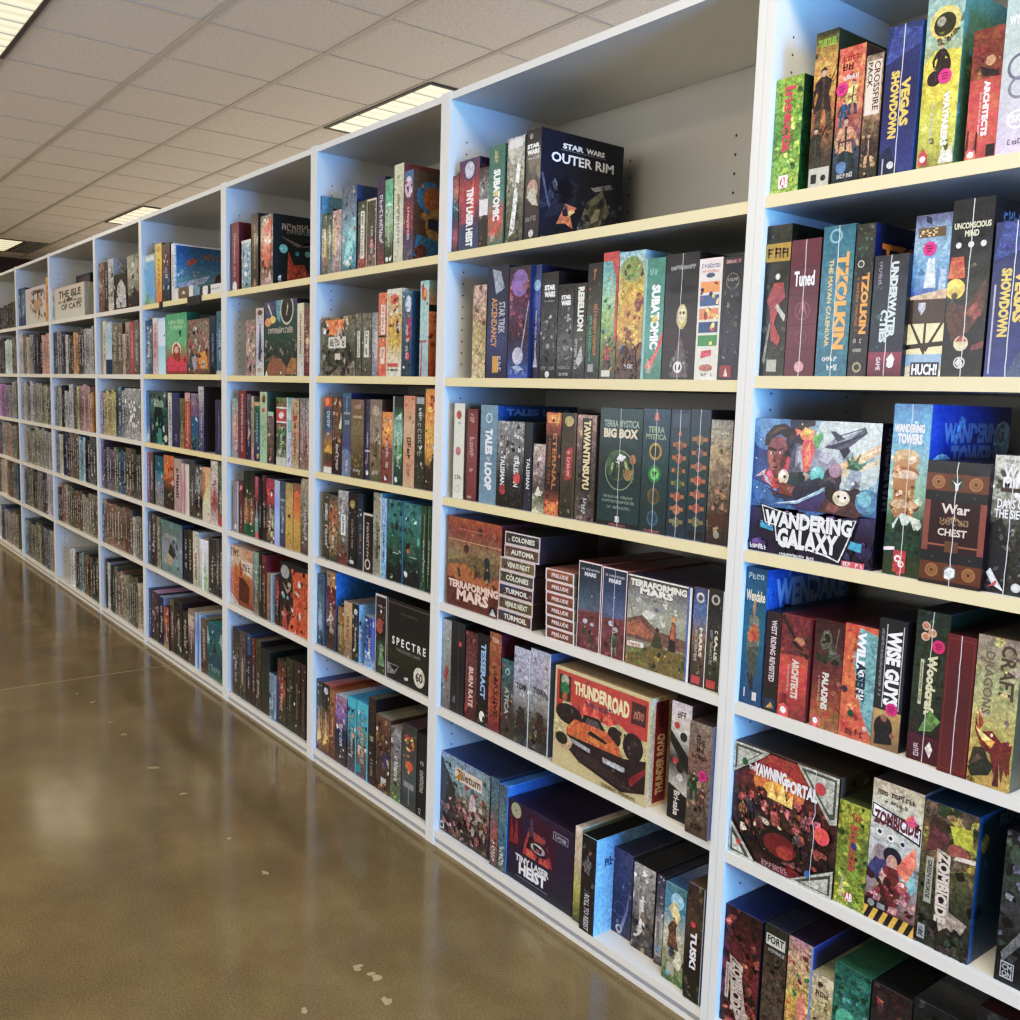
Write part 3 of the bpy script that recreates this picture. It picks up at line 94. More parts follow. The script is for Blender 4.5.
('B', 4, -1.7404, 0.005, 0.7378, 0.107, 0.0287, 0.13, '843,642~3', 'B:edd,0,.9,1,1 B:edd,0,0,1,.08 B:edd,0,0,.04,1 B:edd,.96,0,1,1 N:953,632,.05,.1,.95,.88,6 T:PRELUDE,edd,.22,.33,.8,.66', '653;', 'a76', 'small orange brown box lying flat, lowest in the six box stack'),
('B', 4, -1.7421, 0.005, 0.7671, 0.1069, 0.0287, 0.13, '743,642~3', 'B:edd,0,.9,1,1 B:edd,0,0,1,.08 B:edd,0,0,.04,1 B:edd,.96,0,1,1 N:953,632,.05,.1,.95,.88,6 T:PRELUDE,edd,.22,.33,.8,.66', '653;', 'a76', 'small orange brown box lying flat, second from bottom in the six box stack'),
('B', 4, -1.7438, 0.005, 0.7964, 0.1068, 0.0287, 0.13, '843,642~3', 'B:edd,0,.9,1,1 B:edd,0,0,1,.08 B:edd,0,0,.04,1 B:edd,.96,0,1,1 N:953,632,.05,.1,.95,.88,6 T:PRELUDE,edd,.22,.33,.8,.66', '653;', 'a76', 'small orange brown box lying flat, third from bottom in the six box stack'),
('B', 4, -1.7455, 0.005, 0.8257, 0.1067, 0.0287, 0.13, '943,642~3', 'B:edd,0,.9,1,1 B:edd,0,0,1,.08 B:edd,0,0,.04,1 B:edd,.96,0,1,1 N:953,632,.05,.1,.95,.88,6 T:PRELUDE,edd,.22,.33,.8,.66', '653;', 'a76', 'small orange brown box lying flat, third from top in the six box stack'),
('B', 4, -1.7472, 0.005, 0.855, 0.1066, 0.0287, 0.13, '954,642~3', 'B:edd,0,.9,1,1 B:edd,0,0,1,.08 B:edd,0,0,.04,1 B:edd,.96,0,1,1 N:953,632,.05,.1,.95,.88,6 T:PRELUDE,edd,.22,.33,.8,.66', '653;', 'a76', 'small orange brown box lying flat, second from top in the six box stack'),
('B', 4, -1.7489, 0.005, 0.8843, 0.1065, 0.0287, 0.13, 'a64,642~3', 'B:edd,0,.9,1,1 B:edd,0,0,1,.08 B:edd,0,0,.04,1 B:edd,.96,0,1,1 N:953,632,.05,.1,.95,.88,6 T:PRELUDE,edd,.22,.33,.8,.66', '653;', 'a76', 'small orange brown box lying flat, topmost in the six box stack'),
('B', 4, -1.6464, 0.012, 0.7378, 0.0801, 0.2117, 0.28, '233,345,567,733,622~3', 'S:ccc,.1,.9,.9,.93 T:*MARS,ddd,.25,.835,.75,.885 E:aaa,.6,.62,.03 P:733,0,.42,1,.46,1,.3,0,.3 E:bbc,.35,.32,.1,.03 E:aaa,.65,.3,.08,.02 F:343,565,.35,.06,.22 F:343,464,.65,.04,.18 N:844,522,0,0,1,.4,12 B:edd,.0,0,.03,1 B:edd,.97,0,1,1 B:edd,0,.985,1,1', '843', '', 'dusky red planet box with small astronauts, fourth along fourth shelf, second bookcase from right'),
('B', 4, -1.563, 0.012, 0.7378, 0.0805, 0.2099, 0.28, '234,346,568,733,622~3', 'S:ccc,.1,.9,.9,.93 T:*MARS,ddd,.25,.835,.75,.885 E:aaa,.5,.68,.03 P:733,0,.42,1,.46,1,.3,0,.3 E:bbc,.4,.38,.1,.03 E:aaa,.6,.32,.1,.03 F:353,686,.55,.04,.28 N:844,522,0,0,1,.4,12 B:edd,.0,0,.03,1 B:edd,.97,0,1,1 B:edd,0,.985,1,1 W:', '843', '', 'dusky red planet box with small astronauts, fifth along fourth shelf, second bookcase from right'),
('B', 4, -1.4242, 0.012, 0.7378, 0.1903, 0.2064, 0.28, '543,888,aa9,998,875,665~3', 'N:bba,887,778,.05,.5,.95,.85,22 E:ddc,.35,.6,.1,.05 T:*TERRAFORMING,eed,.04,.885,.92,.96 T:*MARS,eed,.2,.81,.72,.885 S:dcb,.2,.775,.72,.795 P:754,0,.5,.25,.58,.5,.45,1,.42,1,.3,0,.3 P:a64,0,.45,.2,.52,.45,.4,.5,.34,0,.34 P:442,.4,.25,.45,.4,.5,.46,.55,.4,.6,.26 E:433,.5,.46,.03 P:322,.66,.08,.7,.5,.74,.66,.78,.5,.8,.08 P:a53,.7,.4,.72,.58,.76,.58,.78,.4 E:c96,.74,.62,.035 P:763,.0,.1,.4,.26,.9,.28,1,.2,1,.0,0,0 N:553,a93,332,784,.0,.0,1,.26,26 P:ddc,.03,.2,.3,.22,.3,.28,.03,.26 S:b44,.05,.21,.28,.26 B:eed,0,.985,1,1 B:eed,.97,0,1,1 B:46a,.94,0,.97,1', '657', '', 'face-out box with two explorers under pale sky, sixth along fourth shelf, second bookcase from right'),
('B', 4, -1.305, 0.012, 0.7378, 0.04, 0.2109, 0.28, '446,57a,865,543,433~4', 'E:ccc,.45,.9,.28 E:556,.45,.9,.16 T:*MARS,ddc,.5,.3,.72,.6,v S:ccb,.2,.25,.42,.6,v N:876,433,0,.1,1,.5,10 B:b33,.1,.02,.7,.1 B:eee,.95,0,1,1', '655', '', 'slim box with grey emblem and red label, seventh along fourth shelf, second bookcase from right'),
('B', 4, -1.2641, 0.012, 0.7378, 0.0398, 0.214, 0.28, '333,333,443,332~4', 'E:bbb,.45,.9,.28 E:444,.45,.9,.16 T:*MARS,ddc,.5,.3,.72,.6,v S:aab,.2,.25,.42,.6,v N:776,444,0,.1,1,.7,12 B:b33,.1,.02,.7,.1 B:eee,.95,0,1,1', '655', '', 'slim black box with grey emblem, eighth along fourth shelf, second bookcase from right'),
('B', 5, -2.2404, 0.012, 0.4257, 0.0471, 0.2634, 0.28, 'aaa,998,887,766~3', 'N:bba,a55,554,0,.1,1,.8,12 P:a33,.3,.35,.5,.5,.8,.45,.6,.3', '777', '', 'pale grey box at left end, first along fifth shelf, second bookcase from right'),
('B', 5, -2.1812, 0.012, 0.4257, 0.0653, 0.2675, 0.28, '333,222,333~2', 'E:b34,.65,.77,.12 B:555,.5,0,.54,1 S:99a,.15,.1,.35,.2', '222', '', 'black box with red dot sticker, second along fifth shelf, second bookcase from right'),
('B', 5, -2.1167, 0.012, 0.4257, 0.0543, 0.2533, 0.28, '633,744,522~5', 'T:BURN_RATE,ecb,.3,.15,.7,.6,v N:a54,422,0,.6,1,1,10 P:a43,0,.1,.3,.3,.2,.05', '522', '', 'red brown box with pale vertical title, third along fifth shelf, second bookcase from right'),
('B', 5, -2.0612, 0.012, 0.4257, 0.0558, 0.2582, 0.28, '222,322,222~3', 'T:*TESSERACT,9bd,.3,.3,.72,.9,v E:eed,.5,.1,.22,.06 N:865,432,.0,.0,1,.25,8', '222', '', 'black box with pale blue vertical title, fourth along fifth shelf, second bookcase from right'),
('B', 5, -2.0072, 0.012, 0.4257, 0.0515, 0.2742, 0.28, 'a64,953,a53,722~5', 'S:eca,.2,.9,.8,.96 T:MASSIVE,422,.45,.15,.8,.6,v N:c74,733,0,.3,1,.9,12', '723;N:a34,522,0,0,1,1,8', '', 'orange brown box with dark vertical title, fifth along fifth shelf, second bookcase from right'),
('B', 5, -1.951, 0.012, 0.4257, 0.0524, 0.213, 0.28, '477,566,544,443~5', 'E:9bb,.5,.85,.2 T:ATICA,bba,.3,.3,.65,.65,v N:a65,345,0,0,1,1,12', '244', '', 'short teal brown box, sixth along fifth shelf, second bookcase from right'),
('B', 5, -1.891, 0.012, 0.4257, 0.0669, 0.2592, 0.28, 'bbc,aab,999,554,444~4', 'N:ccc,889,0,.5,1,1,10 T:TORR,333,.18,.57,.85,.63 P:433,.1,.1,.4,.4,.7,.38,.9,.1 N:322,644,775,353,0,.0,1,.4,22 B:cde,.95,.0,1,1', '99a;', '334', 'silver city box with black title, seventh along fifth shelf, second bookcase from right'),
('B', 5, -1.817, 0.012, 0.4257, 0.0801, 0.2687, 0.28, 'bbc,aab,999,554,444~4', 'N:ccc,889,0,.5,1,1,10 T:TORR,333,.18,.57,.85,.63 P:433,.1,.1,.4,.4,.7,.38,.9,.1 N:322,644,775,353,0,.0,1,.4,22 B:cde,.95,.0,1,1', '679;', '445', 'silver city box with black title, eighth along fifth shelf, second bookcase from right'),
('B', 5, -1.5823, 0.0, 0.4257, 0.3238, 0.2529, 0.085, 'cb8,cb8~1', 'B:b32,.02,.5,.98,.97 N:c43,a33,.1,.6,.9,.95,10 P:d53,.3,.55,.34,.75,.4,.6,.46,.78,.52,.6,.6,.76,.66,.6,.72,.72,.75,.52 P:822,.25,.5,.28,.72,.31,.5 P:622,.5,.5,.52,.7,.55,.5 P:622,.7,.5,.72,.68,.75,.5 P:cb8,.0,.5,.15,.75,.25,.58,.45,.62,.6,.6,.7,.66,.82,.6,.98,.6,.98,.3,0,.3 B:332,.05,.68,.18,.93 E:aa9,.115,.88,.045 E:374,.115,.8,.05 E:a52,.115,.72,.03 P:522,.82,.72,.96,.72,.96,.92,.82,.92 S:c86,.84,.76,.94,.86 T:*THUNDER,eda,.22,.78,.58,.91 T:*ROAD,eda,.58,.74,.8,.9 S:556,.36,.71,.64,.77 E:322,.17,.56,.15,.1 N:655,222,433,.05,.48,.3,.64,14 P:222,.3,.52,.34,.62,.5,.63,.6,.5 P:655,.35,.54,.37,.6,.48,.6,.54,.52 E:322,.66,.52,.07,.1 E:322,.85,.5,.1,.13 N:655,433,.6,.36,.95,.6,16 P:c62,.15,.42,.24,.54,.58,.54,.72,.44,.74,.36,.16,.34 P:222,.38,.45,.42,.49,.6,.44,.58,.42 P:322,.16,.36,.76,.36,.98,.42,.98,.12,.75,.04,.3,.14,.18,.22 P:aaa,.2,.34,.42,.31,.42,.27,.2,.3 P:bbb,.55,.29,.78,.28,.78,.23,.56,.24 P:433,.2,.25,.5,.24,.9,.1,.7,.08,.3,.16 E:ca8,.12,.28,.1,.08 E:332,.1,.3,.07,.06 P:812,.82,.2,.98,.36,.98,.3,.84,.12 N:322,544,.3,.1,.9,.24,10 S:764,.55,.01,.9,.05', 'ec9;B:922,.2,.03,.7,.96 T:*THUNDER_ROAD,ec9,.3,.1,.6,.66,V S:533,.32,.7,.55,.95,v', '', 'large face-out muscle car box with cream border, ninth along fifth shelf, second bookcase from right'),
('B', 5, -1.3406, 0.012, 0.4257, 0.0568, 0.2646, 0.28, 'dcc,ccc,322,ccc,322~3', 'S:444,.3,.86,.75,.94 E:b33,.3,.8,.14 E:333,.65,.72,.18 E:b33,.3,.5,.14 E:332,.55,.46,.2,.05 P:222,.0,.65,1,.4,1,.55,0,.75 P:222,0,.0,1,.0,1,.22,0,.3 T:Bri-sake,ddd,.3,.04,.6,.25,v E:ddd,.55,.37,.15', '655', '', 'white and black box with red spots, tenth along fifth shelf, second bookcase from right'),
('B', 5, -1.2648, -0.012, 0.4257, 0.0609, 0.2454, 0.28, '876,865,765,543~5', 'T:THE,322,.3,.8,.7,.86 T:IN,322,.35,.74,.65,.79 S:322,.15,.68,.85,.73 K:.68,.55 F:253,343,.3,.3,.28 F:633,543,.7,.22,.24 N:433,a86,.05,.2,.95,.6,12 S:432,.25,.06,.8,.12', '655', '', 'brown box with green figure and pink sticker, eleventh along fifth shelf, second bookcase from right'),
('B', 6, -2.1434, 0.02, 0.0455, 0.2412, 0.2429, 0.28, '89a,8aa,876,544,433~6', 'B:dcb,.3,.74,.85,.9 T:Tiletum,654,.34,.77,.82,.88 P:b83,.32,.76,.43,.9,.45,.76 P:444,0,.95,.3,.62,.35,.3,0,.3 N:654,543,433,.0,.3,.4,.9,24 P:a33,.5,.74,.55,.66,.6,.73 P:a33,.68,.7,.72,.62,.77,.69 P:a33,.84,.68,.88,.6,.93,.66 P:cbb,.6,.45,.62,.62,.68,.68,.74,.6,.76,.44 P:bba,.78,.4,.8,.56,.86,.56,.9,.4 N:ba9,644,a66,433,765,caa,.02,.02,.98,.5,80 E:ccb,.06,.08,.05 E:332,.06,.08,.03', '57a;', '347,346', 'medieval fair town box with cream title plate, first along bottom shelf, second bookcase from right'),
('B', 6, -1.9896, 0.012, 0.0455, 0.0342, 0.2532, 0.28, '578,677,a55,655~5', 'N:478,b55,433,0,0,1,1,14 S:ddc,.2,.05,.8,.3,v', '345;', '346', 'slim teal and red box, first of pair, second along bottom shelf, second bookcase from right'),
('B', 6, -1.9525, 0.012, 0.0455, 0.0362, 0.2463, 0.28, '567,688,478,665~5', 'N:478,a65,433,0,0,1,1,14 S:ddc,.2,.05,.8,.3,v', '48c;', '48c', 'slim teal and red box, second of pair, third along bottom shelf, second bookcase from right'),
('B', 6, -1.8001, 0.015, 0.0455, 0.266, 0.2182, 0.3, '324,324,324,223~2', 'B:413,.02,.4,.75,.95 P:a33,.25,.4,.3,.7,.4,.75,.6,.72,.7,.42 P:c43,.3,.4,.34,.62,.45,.4 P:c43,.5,.4,.56,.6,.66,.4 P:812,.03,.45,.06,.85,.1,.5,.14,.86,.18,.48 P:324,.18,.94,.3,.6,.36,.9 P:546,.35,.9,.36,.7,.42,.6,.4,.88 O:aa8,.13,.89,.08,.03 O:aa8,.13,.89,.05,.04 P:312,.3,.5,.36,.72,.44,.62,.4,.5 P:312,.56,.66,.62,.74,.6,.5,.54,.5 E:423,.5,.56,.15,.09 E:a9a,.48,.56,.11,.06 E:ccb,.47,.57,.09,.045 P:322,.4,.6,.55,.58,.53,.52,.42,.53 P:c55,.44,.56,.52,.555,.48,.53 O:655,.36,.72,.04,.01 O:655,.56,.7,.04,.01 P:223,.48,.5,.46,.42,.5,.42 P:223,.54,.52,.56,.44,.58,.46 B:99a,.7,.8,.92,.9 B:324,.71,.81,.91,.89 S:ccc,.73,.82,.89,.88 T:*TINY_LASER,ddd,.14,.27,.66,.36 T:*HEIST,eee,.2,.12,.62,.27 B:aab,.15,.08,.64,.085', '223;N:225,0,0,1,1,4', '324,324', 'big dark purple box with red stage curtains, fourth along bottom shelf, second bookcase from right'),
('B', 6, -1.6483, 0.012, 0.0455, 0.0251, 0.2454, 0.28, 'dcb,cba,bb6,443~3', 'N:aa8,cc4,.0,0,1,.4,8', 'aa8;', 'cba', 'slim cream and yellow box, fifth along bottom shelf, second bookcase from right'),
('B', 6, -1.5967, 0.0, 0.0455, 0.05, 0.2433, 0.28, '222,322,222~5', 'N:666,853,333,0,.2,1,1,22 T:ROLL_TO_RESIST,ccc,.3,.02,.65,.4,v S:999,.2,.6,.7,.8', '9ce;S:346,.1,.7,.7,.8 T:TI,346,.5,.74,.75,.84 T:SIL,346,.3,.62,.8,.72 P:346,.3,.42,.5,.46,.5,.4,.35,.38 P:346,.3,.3,.55,.36,.5,.28 P:346,.3,.1,.5,.2,.55,.1,.4,.06 P:346,.4,.2,.6,.26,.55,.2', '222', 'black busy box with pale blue cover side, sixth along bottom shelf, second bookcase from right'),
('B', 6, -1.5389, 0.06, 0.0455, 0.0649, 0.214, 0.28, '557,446,335,445~3', 'P:88a,.3,.0,.7,.3,.9,.6,.8,.3,.5,0 O:557,.5,.6,.4,.03 O:668,.4,.3,.3,.03 E:ccc,.4,.07,.16 E:446,.4,.07,.1 N:779,334,0,0,1,1,14', '667;', '446', 'slate blue misty box, seventh along bottom shelf, second bookcase from right'),
('B', 6, -1.4591, 0.05, 0.0455, 0.0687, 0.2123, 0.28, 'bbb,999,666,444~5', 'N:ddd,777,0,.6,1,.95,14 P:ddd,.3,.6,.5,.6,.6,.3,.3,.15,.1,.14,.35,.35 N:433,655,987,0,.0,1,.5,24', '445;', '444', 'black and white waterfall box on bottom shelf, eighth along bottom shelf, second bookcase from right'),
('B', 6, -1.4033, 0.045, 0.0455, 0.0237, 0.2147, 0.28, '446,667,ccc,433~5', 'B:aaa,.15,.1,.75,.5 S:333,.25,.12,.65,.48,v N:ccd,335,0,.5,1,1,12 E:7ac,.4,.18,.3', '557;', '445', 'slim blue silver box with white vertical label, ninth along bottom shelf, second bookcase from right'),
('B', 6, -1.3366, 0.02, 0.0455, 0.0621, 0.2276, 0.28, '589,59b,ccb,aa8,574~4', 'E:adf,.6,.85,.3 P:eda,.2,.75,.5,.85,.8,.7,.6,.6 P:754,.2,.35,.35,.6,.5,.68,.6,.5,.75,.35 F:643,865,.45,.4,.28 P:ddc,.5,.2,.8,.4,.95,.25,.8,.15 S:347,.3,.25,.55,.38 N:8a6,464,.0,.0,1,.15,12 B:bba,.25,.08,.6,.2 E:6ac,.3,.08,.1', '8aa;', '369,ccc', 'blue and white box with rider, tenth along bottom shelf, second bookcase from right'),
('B', 6, -1.2657, 0.005, 0.0455, 0.0479, 0.2635, 0.28, '433,543,322,332~5', 'N:654,775,433,.05,.5,.95,1,14 E:c24,.4,.66,.14 T:*TUSK!,eee,.28,.28,.66,.6,v N:665,433,.0,.0,1,.28,16 B:9ab,.94,0,1,1', '679;', '654,543', 'dark brown box with white title, eleventh along bottom shelf, second bookcase from right'),
('C', 1, -3.0522, 0.012, 1.7228, 0.0125, 0.2654, 0.28, '467,356~2', '', '7ab;B:322,.15,.5,.95,.86 N:532,a75,433,.18,.52,.92,.84,14', '', 'slim grey blue edged box with bird cover, first along top shelf, third bookcase from right'),
('C', 1, -3.0263, 0.012, 1.7228, 0.038, 0.2022, 0.28, '664,554,b85,443~5', 'B:dc8,.1,.3,.75,.75 S:543,.2,.32,.6,.73,v N:b63,775,0,0,1,.25,8', '454', '', 'slim tan box with yellow vertical label, second along top shelf, third bookcase from right'),
('C', 1, -2.9879, 0.012, 1.7228, 0.0358, 0.1955, 0.28, '354,565,788~4', '', '233', '', 'slim dark green box, third along top shelf, third bookcase from right'),
('C', 1, -2.9372, 0.012, 1.7228, 0.0629, 0.2039, 0.28, 'b99,ca9,baa,988~6', 'B:dc8,.05,.3,.35,.7 S:643,.1,.32,.3,.68,v N:caa,977,dcb,0,0,1,1,20', '887', '', 'pink beige mottled box with yellow label, fourth along top shelf, third bookcase from right'),
('C', 1, -2.8547, 0.012, 1.7228, 0.0952, 0.2667, 0.28, '567,789,7ab,5ab,378~4', 'N:889,678,.0,.7,1,1,12 P:9dd,.1,.1,.5,.5,.95,.55,1,.3,.5,.05 N:aee,4ab,.1,.1,.95,.5,14 E:ffe,.4,.1,.1', '457;N:346,234,0,0,1,1,8', '', 'sea blue wave box, taller, fifth along top shelf, third bookcase from right'),
('C', 1, -2.7661, 0.012, 1.7228, 0.0597, 0.2097, 0.28, '453,665,442,a44~5', 'B:eed,.3,.15,.7,.85 S:443,.36,.17,.62,.83,v N:a44,c75,0,0,1,.15,8 B:dcb,.95,0,1,1', '222', '', 'olive box with white vertical title, sixth along top shelf, third bookcase from right'),
('C', 1, -2.7067, 0.012, 1.7228, 0.0554, 0.2092, 0.28, '443,554,544,876~5', 'N:776,332,0,.3,1,1,12 P:c65,.2,.3,.5,.45,.8,.28 N:ddc,a77,322,0,.02,1,.28,14 B:dcb,.93,0,1,1 B:dcb,0,.97,1,1', '333', '', 'dark box with figure and pale frame, seventh along top shelf, third bookcase from right'),
('C', 1, -2.6532, 0.012, 1.7228, 0.0447, 0.2658, 0.28, '435,546,545,733~5', 'S:eee,.3,.25,.8,.8,v N:878,324,0,.8,1,1,8 N:b44,644,0,.02,1,.25,8', '334', '', 'dark violet box with white vertical lettering, eighth along top shelf, third bookcase from right'),
('C', 1, -2.6047, 0.012, 1.7228, 0.0471, 0.2525, 0.28, '7a8,5b8,aca,9b8,453,332~4', 'P:dfe,.2,.7,.6,.74,.9,.68 E:eee,.3,.06,.16 E:eee,.7,.06,.14 N:684,9b7,0,.3,1,.6,10', '465', '', 'misty green sea box, ninth along top shelf, third bookcase from right'),
('C', 1, -2.549, 0.012, 1.7228, 0.0537, 0.2872, 0.28, 'ddb,cca,ddc,cca~3', 'S:664,.35,.15,.65,.7,v N:bb9,aa8,ddb,0,0,1,1,14', '844', '', 'cream box with spaced vertical letters, tenth along top shelf, third bookcase from right'),
('C', 1, -2.4937, 0.012, 1.7228, 0.0527, 0.2597, 0.28, '47a,545,824,546,556~5', 'E:dbc,.5,.82,.4,.12 N:fff,a47,.1,.6,.9,.95,10 P:923,.2,.4,.5,.65,1,.6,.9,.4,.6,.3 E:e25,.5,.32,.14 N:678,445,0,0,1,.3,10', '654,643;E:37a,.2,.72,.16 E:a62,.25,.7,.13 E:457,.75,.8,.22 E:dcb,.8,.6,.16 E:334,.8,.82,.12 E:a84,.35,.4,.2 E:643,.4,.42,.12 E:ddc,.72,.42,.16 P:b32,.4,.1,.5,.3,.8,.35,.95,.1 P:379,.0,.05,.05,.3,.3,.25,.35,.05 E:d89,.5,.1,.12 N:743,a85,335,0,0,1,1,20', '', 'purple comic box with many faced cover, eleventh along top shelf, third bookcase from right'),
('C', 2, -2.9207, 0.012, 1.3836, 0.2363, 0.1961, 0.08, '875,776,665,554,987~6', 'N:775,665,998,443,0,0,1,1,50 P:e84,.1,.95,.3,.7,.45,.68,.6,.75,.7,.95 N:f93,e62,fb4,.12,.68,.68,.95,24 B:ddc,.22,.47,.74,.66 S:653,.26,.5,.7,.64 B:dcb,.42,.27,.58,.38 P:433,.3,.08,.4,.2,.45,.18,.35,.06 N:332,443,.1,.0,.9,.4,20', '554', '', 'face-out grey ruined forest box with orange tree, first along second shelf, third bookcase from right'),
('C', 2, -2.7822, 0.012, 1.3836, 0.0368, 0.1998, 0.28, '887,554,665~5', 'B:ddc,.25,.3,.75,.72 S:443,.35,.32,.65,.7,v', '554', '', 'slim grey box with cream vertical label, second along second shelf, third bookcase from right'),
('C', 2, -2.7304, 0.012, 1.3836, 0.0602, 0.1989, 0.28, '776,665,554~5', 'B:ddc,.25,.3,.75,.72 S:443,.35,.32,.65,.7,v', '445', '', 'grey box with cream vertical label, third along second shelf, third bookcase from right'),
('C', 2, -2.6779, 0.012, 1.3836, 0.0374, 0.1979, 0.28, '999,aaa,889~4', 'B:ddd,.5,.3,.9,.7 S:666,.55,.32,.85,.68,v N:a9b,778,0,0,1,.3,6', '778', '', 'slim pale grey box, fourth along second shelf, third bookcase from right'),
('C', 2, -2.6321, 0.012, 1.3836, 0.051, 0.2562, 0.28, 'd63,c74,d53~4', 'N:e85,a42,0,.5,1,1,10 B:edc,.3,.5,.8,.85 S:c52,.4,.52,.7,.83,v B:311,0,.47,1,.49 B:edc,.3,.15,.8,.35 S:b52,.4,.17,.7,.33,v', 'b53', '', 'orange box with two cream vertical labels, fifth along second shelf, third bookcase from right'),
('C', 2, -2.563, 0.012, 1.3836, 0.0849, 0.2634, 0.28, 'ddc,cb8,da5,ca4,dca,ddc~4', 'E:d53,.5,.88,.3,.06 N:c42,e94,742,553,.05,.45,.95,.92,22 N:db5,ca4,.1,.3,.9,.5,14 B:c33,.1,.11,.8,.15 S:543,.1,.06,.8,.09 B:ddc,0,.0,.06,1', 'ccb', '', 'cream box with orange and yellow crowd painting, sixth along second shelf, third bookcase from right'),
('C', 2, -2.4893, 0.012, 1.3836, 0.0541, 0.2518, 0.28, '478,567,356,245~5', 'E:cde,.6,.85,.3,.1 N:a9b,545,.1,.6,.9,.95,12 P:a25,.4,.45,.6,.7,.95,.68,.9,.42 E:923,.65,.45,.2 E:d36,.6,.24,.2,.05', '257;N:38a,146,0,0,1,1,6', '', 'teal and pink comic box, seventh along second shelf, third bookcase from right'),
('C', 2, -2.3949, 0.012, 1.3836, 0.0459, 0.2752, 0.28, '9cc,acc,9bc~2', 'E:d63,.45,.86,.32,.07 E:e94,.4,.87,.2,.04 P:a33,.1,.95,.4,.98,.3,.8 N:865,.2,.7,.9,.9,5 B:a44,.0,.36,.8,.38 P:b45,.1,.0,.2,.36,.3,.36,.3,0 S:aaa,.5,.05,.9,.2', '7aa,d84,c73,a52;B:222,.0,.68,.95,.75 S:eee,.1,.69,.8,.74 T:SAND,a53,.05,.56,.95,.65 N:a43,e95,943,.0,.0,1,.5,20', '', 'pale cyan box with orange round creature, eighth along second shelf, third bookcase from right'),
('C', 3, -2.9887, 0.012, 1.0523, 0.0589, 0.2593, 0.28, 'b53,257,257,a73,543,a54~3', 'B:b42,0,.88,1,1 E:e83,.4,.94,.25 S:ddc,.35,.48,.75,.82,v P:da3,0,.28,.5,.38,1,.36,1,.26 N:332,763,.0,.12,1,.26,8 B:ddc,0,0,1,.08', '544', '', 'orange topped box with blue panel, first along third shelf, third bookcase from right'),
('C', 3, -2.9235, 0.012, 1.0523, 0.0657, 0.2592, 0.28, '643,753,532,322~6', 'N:c96,432,a75,0,.4,1,1,22 P:ddb,.7,.6,1,.8,1,.6 S:eee,.4,.05,.7,.4,v', '433', '', 'ornate brown and gold box, second along third shelf, third bookcase from right'),
('C', 3, -2.8563, 0.012, 1.0523, 0.0608, 0.2764, 0.28, '468,456,558,679~3', 'S:abc,.4,.75,.6,.95,v S:dde,.2,.74,.9,.78 S:dde,.3,.62,.8,.68 P:78a,0,0,0,.3,.5,.34,1,.26,1,0 S:dde,.4,.05,.7,.2,v', '335', '', 'slate blue box with pale lettering, third along third shelf, third bookcase from right'),
('C', 3, -2.7725, 0.006, 1.0523, 0.0843, 0.2564, 0.28, '865,764,764,653,543~3', 'S:cba,.2,.88,.8,.94 S:dca,.15,.76,.85,.8 N:875,653,.0,.3,1,.75,10 N:a85,984,443,.0,.05,1,.3,20 S:ddd,.2,.08,.8,.12', '432', '', 'plain wood brown box jutting past shelf edge, fourth along third shelf, third bookcase from right'),
('C', 3, -2.7158, 0.012, 1.0523, 0.0283, 0.2577, 0.28, '445,546,435~4', 'B:dce,.0,.35,1,.37 N:a67,768,0,.1,1,.35,8 E:ddd,.5,.09,.3', '334', '', 'slim purple box, fifth along third shelf, third bookcase from right'),
('C', 3, -2.664, 0.012, 1.0523, 0.0728, 0.259, 0.28, '876,987,875,664~4', 'E:ba9,.5,.86,.3,.06 N:a98,765,554,0,0,1,.7,24 P:653,.3,.3,.6,.6,.7,.3 S:dcc,.3,.08,.8,.14', '543', '', 'grey tan painted box, sixth along third shelf, third bookcase from right'),
('C', 3, -2.5931, 0.012, 1.0523, 0.0629, 0.2217, 0.28, 'd83,e93,b63,843,754~4', 'N:eb5,c62,0,.5,1,1,10 N:433,632,.1,.45,.8,.7,8 B:843,0,0,1,.5 N:965,632,322,0,.0,1,.5,14 E:eee,.4,.07,.12', '632', '', 'short orange and brown box, seventh along third shelf, third bookcase from right'),
('C', 3, -2.5571, 0.012, 1.0523, 0.0083, 0.2717, 0.28, '9aa~1', '', '333', '', 'very slim grey box edge, eighth along third shelf, third bookcase from right'),
('C', 3, -2.5279, 0.012, 1.0523, 0.0493, 0.2707, 0.28, '222,364,9cb,595,354,243~4', 'B:222,0,.88,1,1 P:bdc,.1,.75,.9,.83,.8,.73 P:bdb,.2,.3,.9,.36,.9,.3 E:8ba,.6,.66,.3,.06 N:7a8,465,0,.3,1,.75,10 E:ddd,.3,.06,.18', '222', '', 'black topped misty green box, ninth along third shelf, third bookcase from right'),
('C', 3, -2.4663, 0.012, 1.0523, 0.0639, 0.2743, 0.28, 'c86,ca8,c97,ca8~2', 'N:a64,d96,.1,.7,.9,.98,12 S:433,.3,.3,.7,.55,v S:a76,.3,.1,.7,.25,v', 'a76', '', 'salmon pink box with dark vertical lettering, tenth along third shelf, third bookcase from right'),
('C', 3, -2.4064, 0.012, 1.0523, 0.0525, 0.2731, 0.28, '443,332,443~4', 'B:aaa,.1,.92,.9,.99 S:eee,.35,.74,.7,.88,v S:aa9,.25,.35,.75,.72,v N:776,333,0,0,1,.35,10', '222', '', 'black box with grey vertical lettering, eleventh along third shelf, third bookcase from right'),
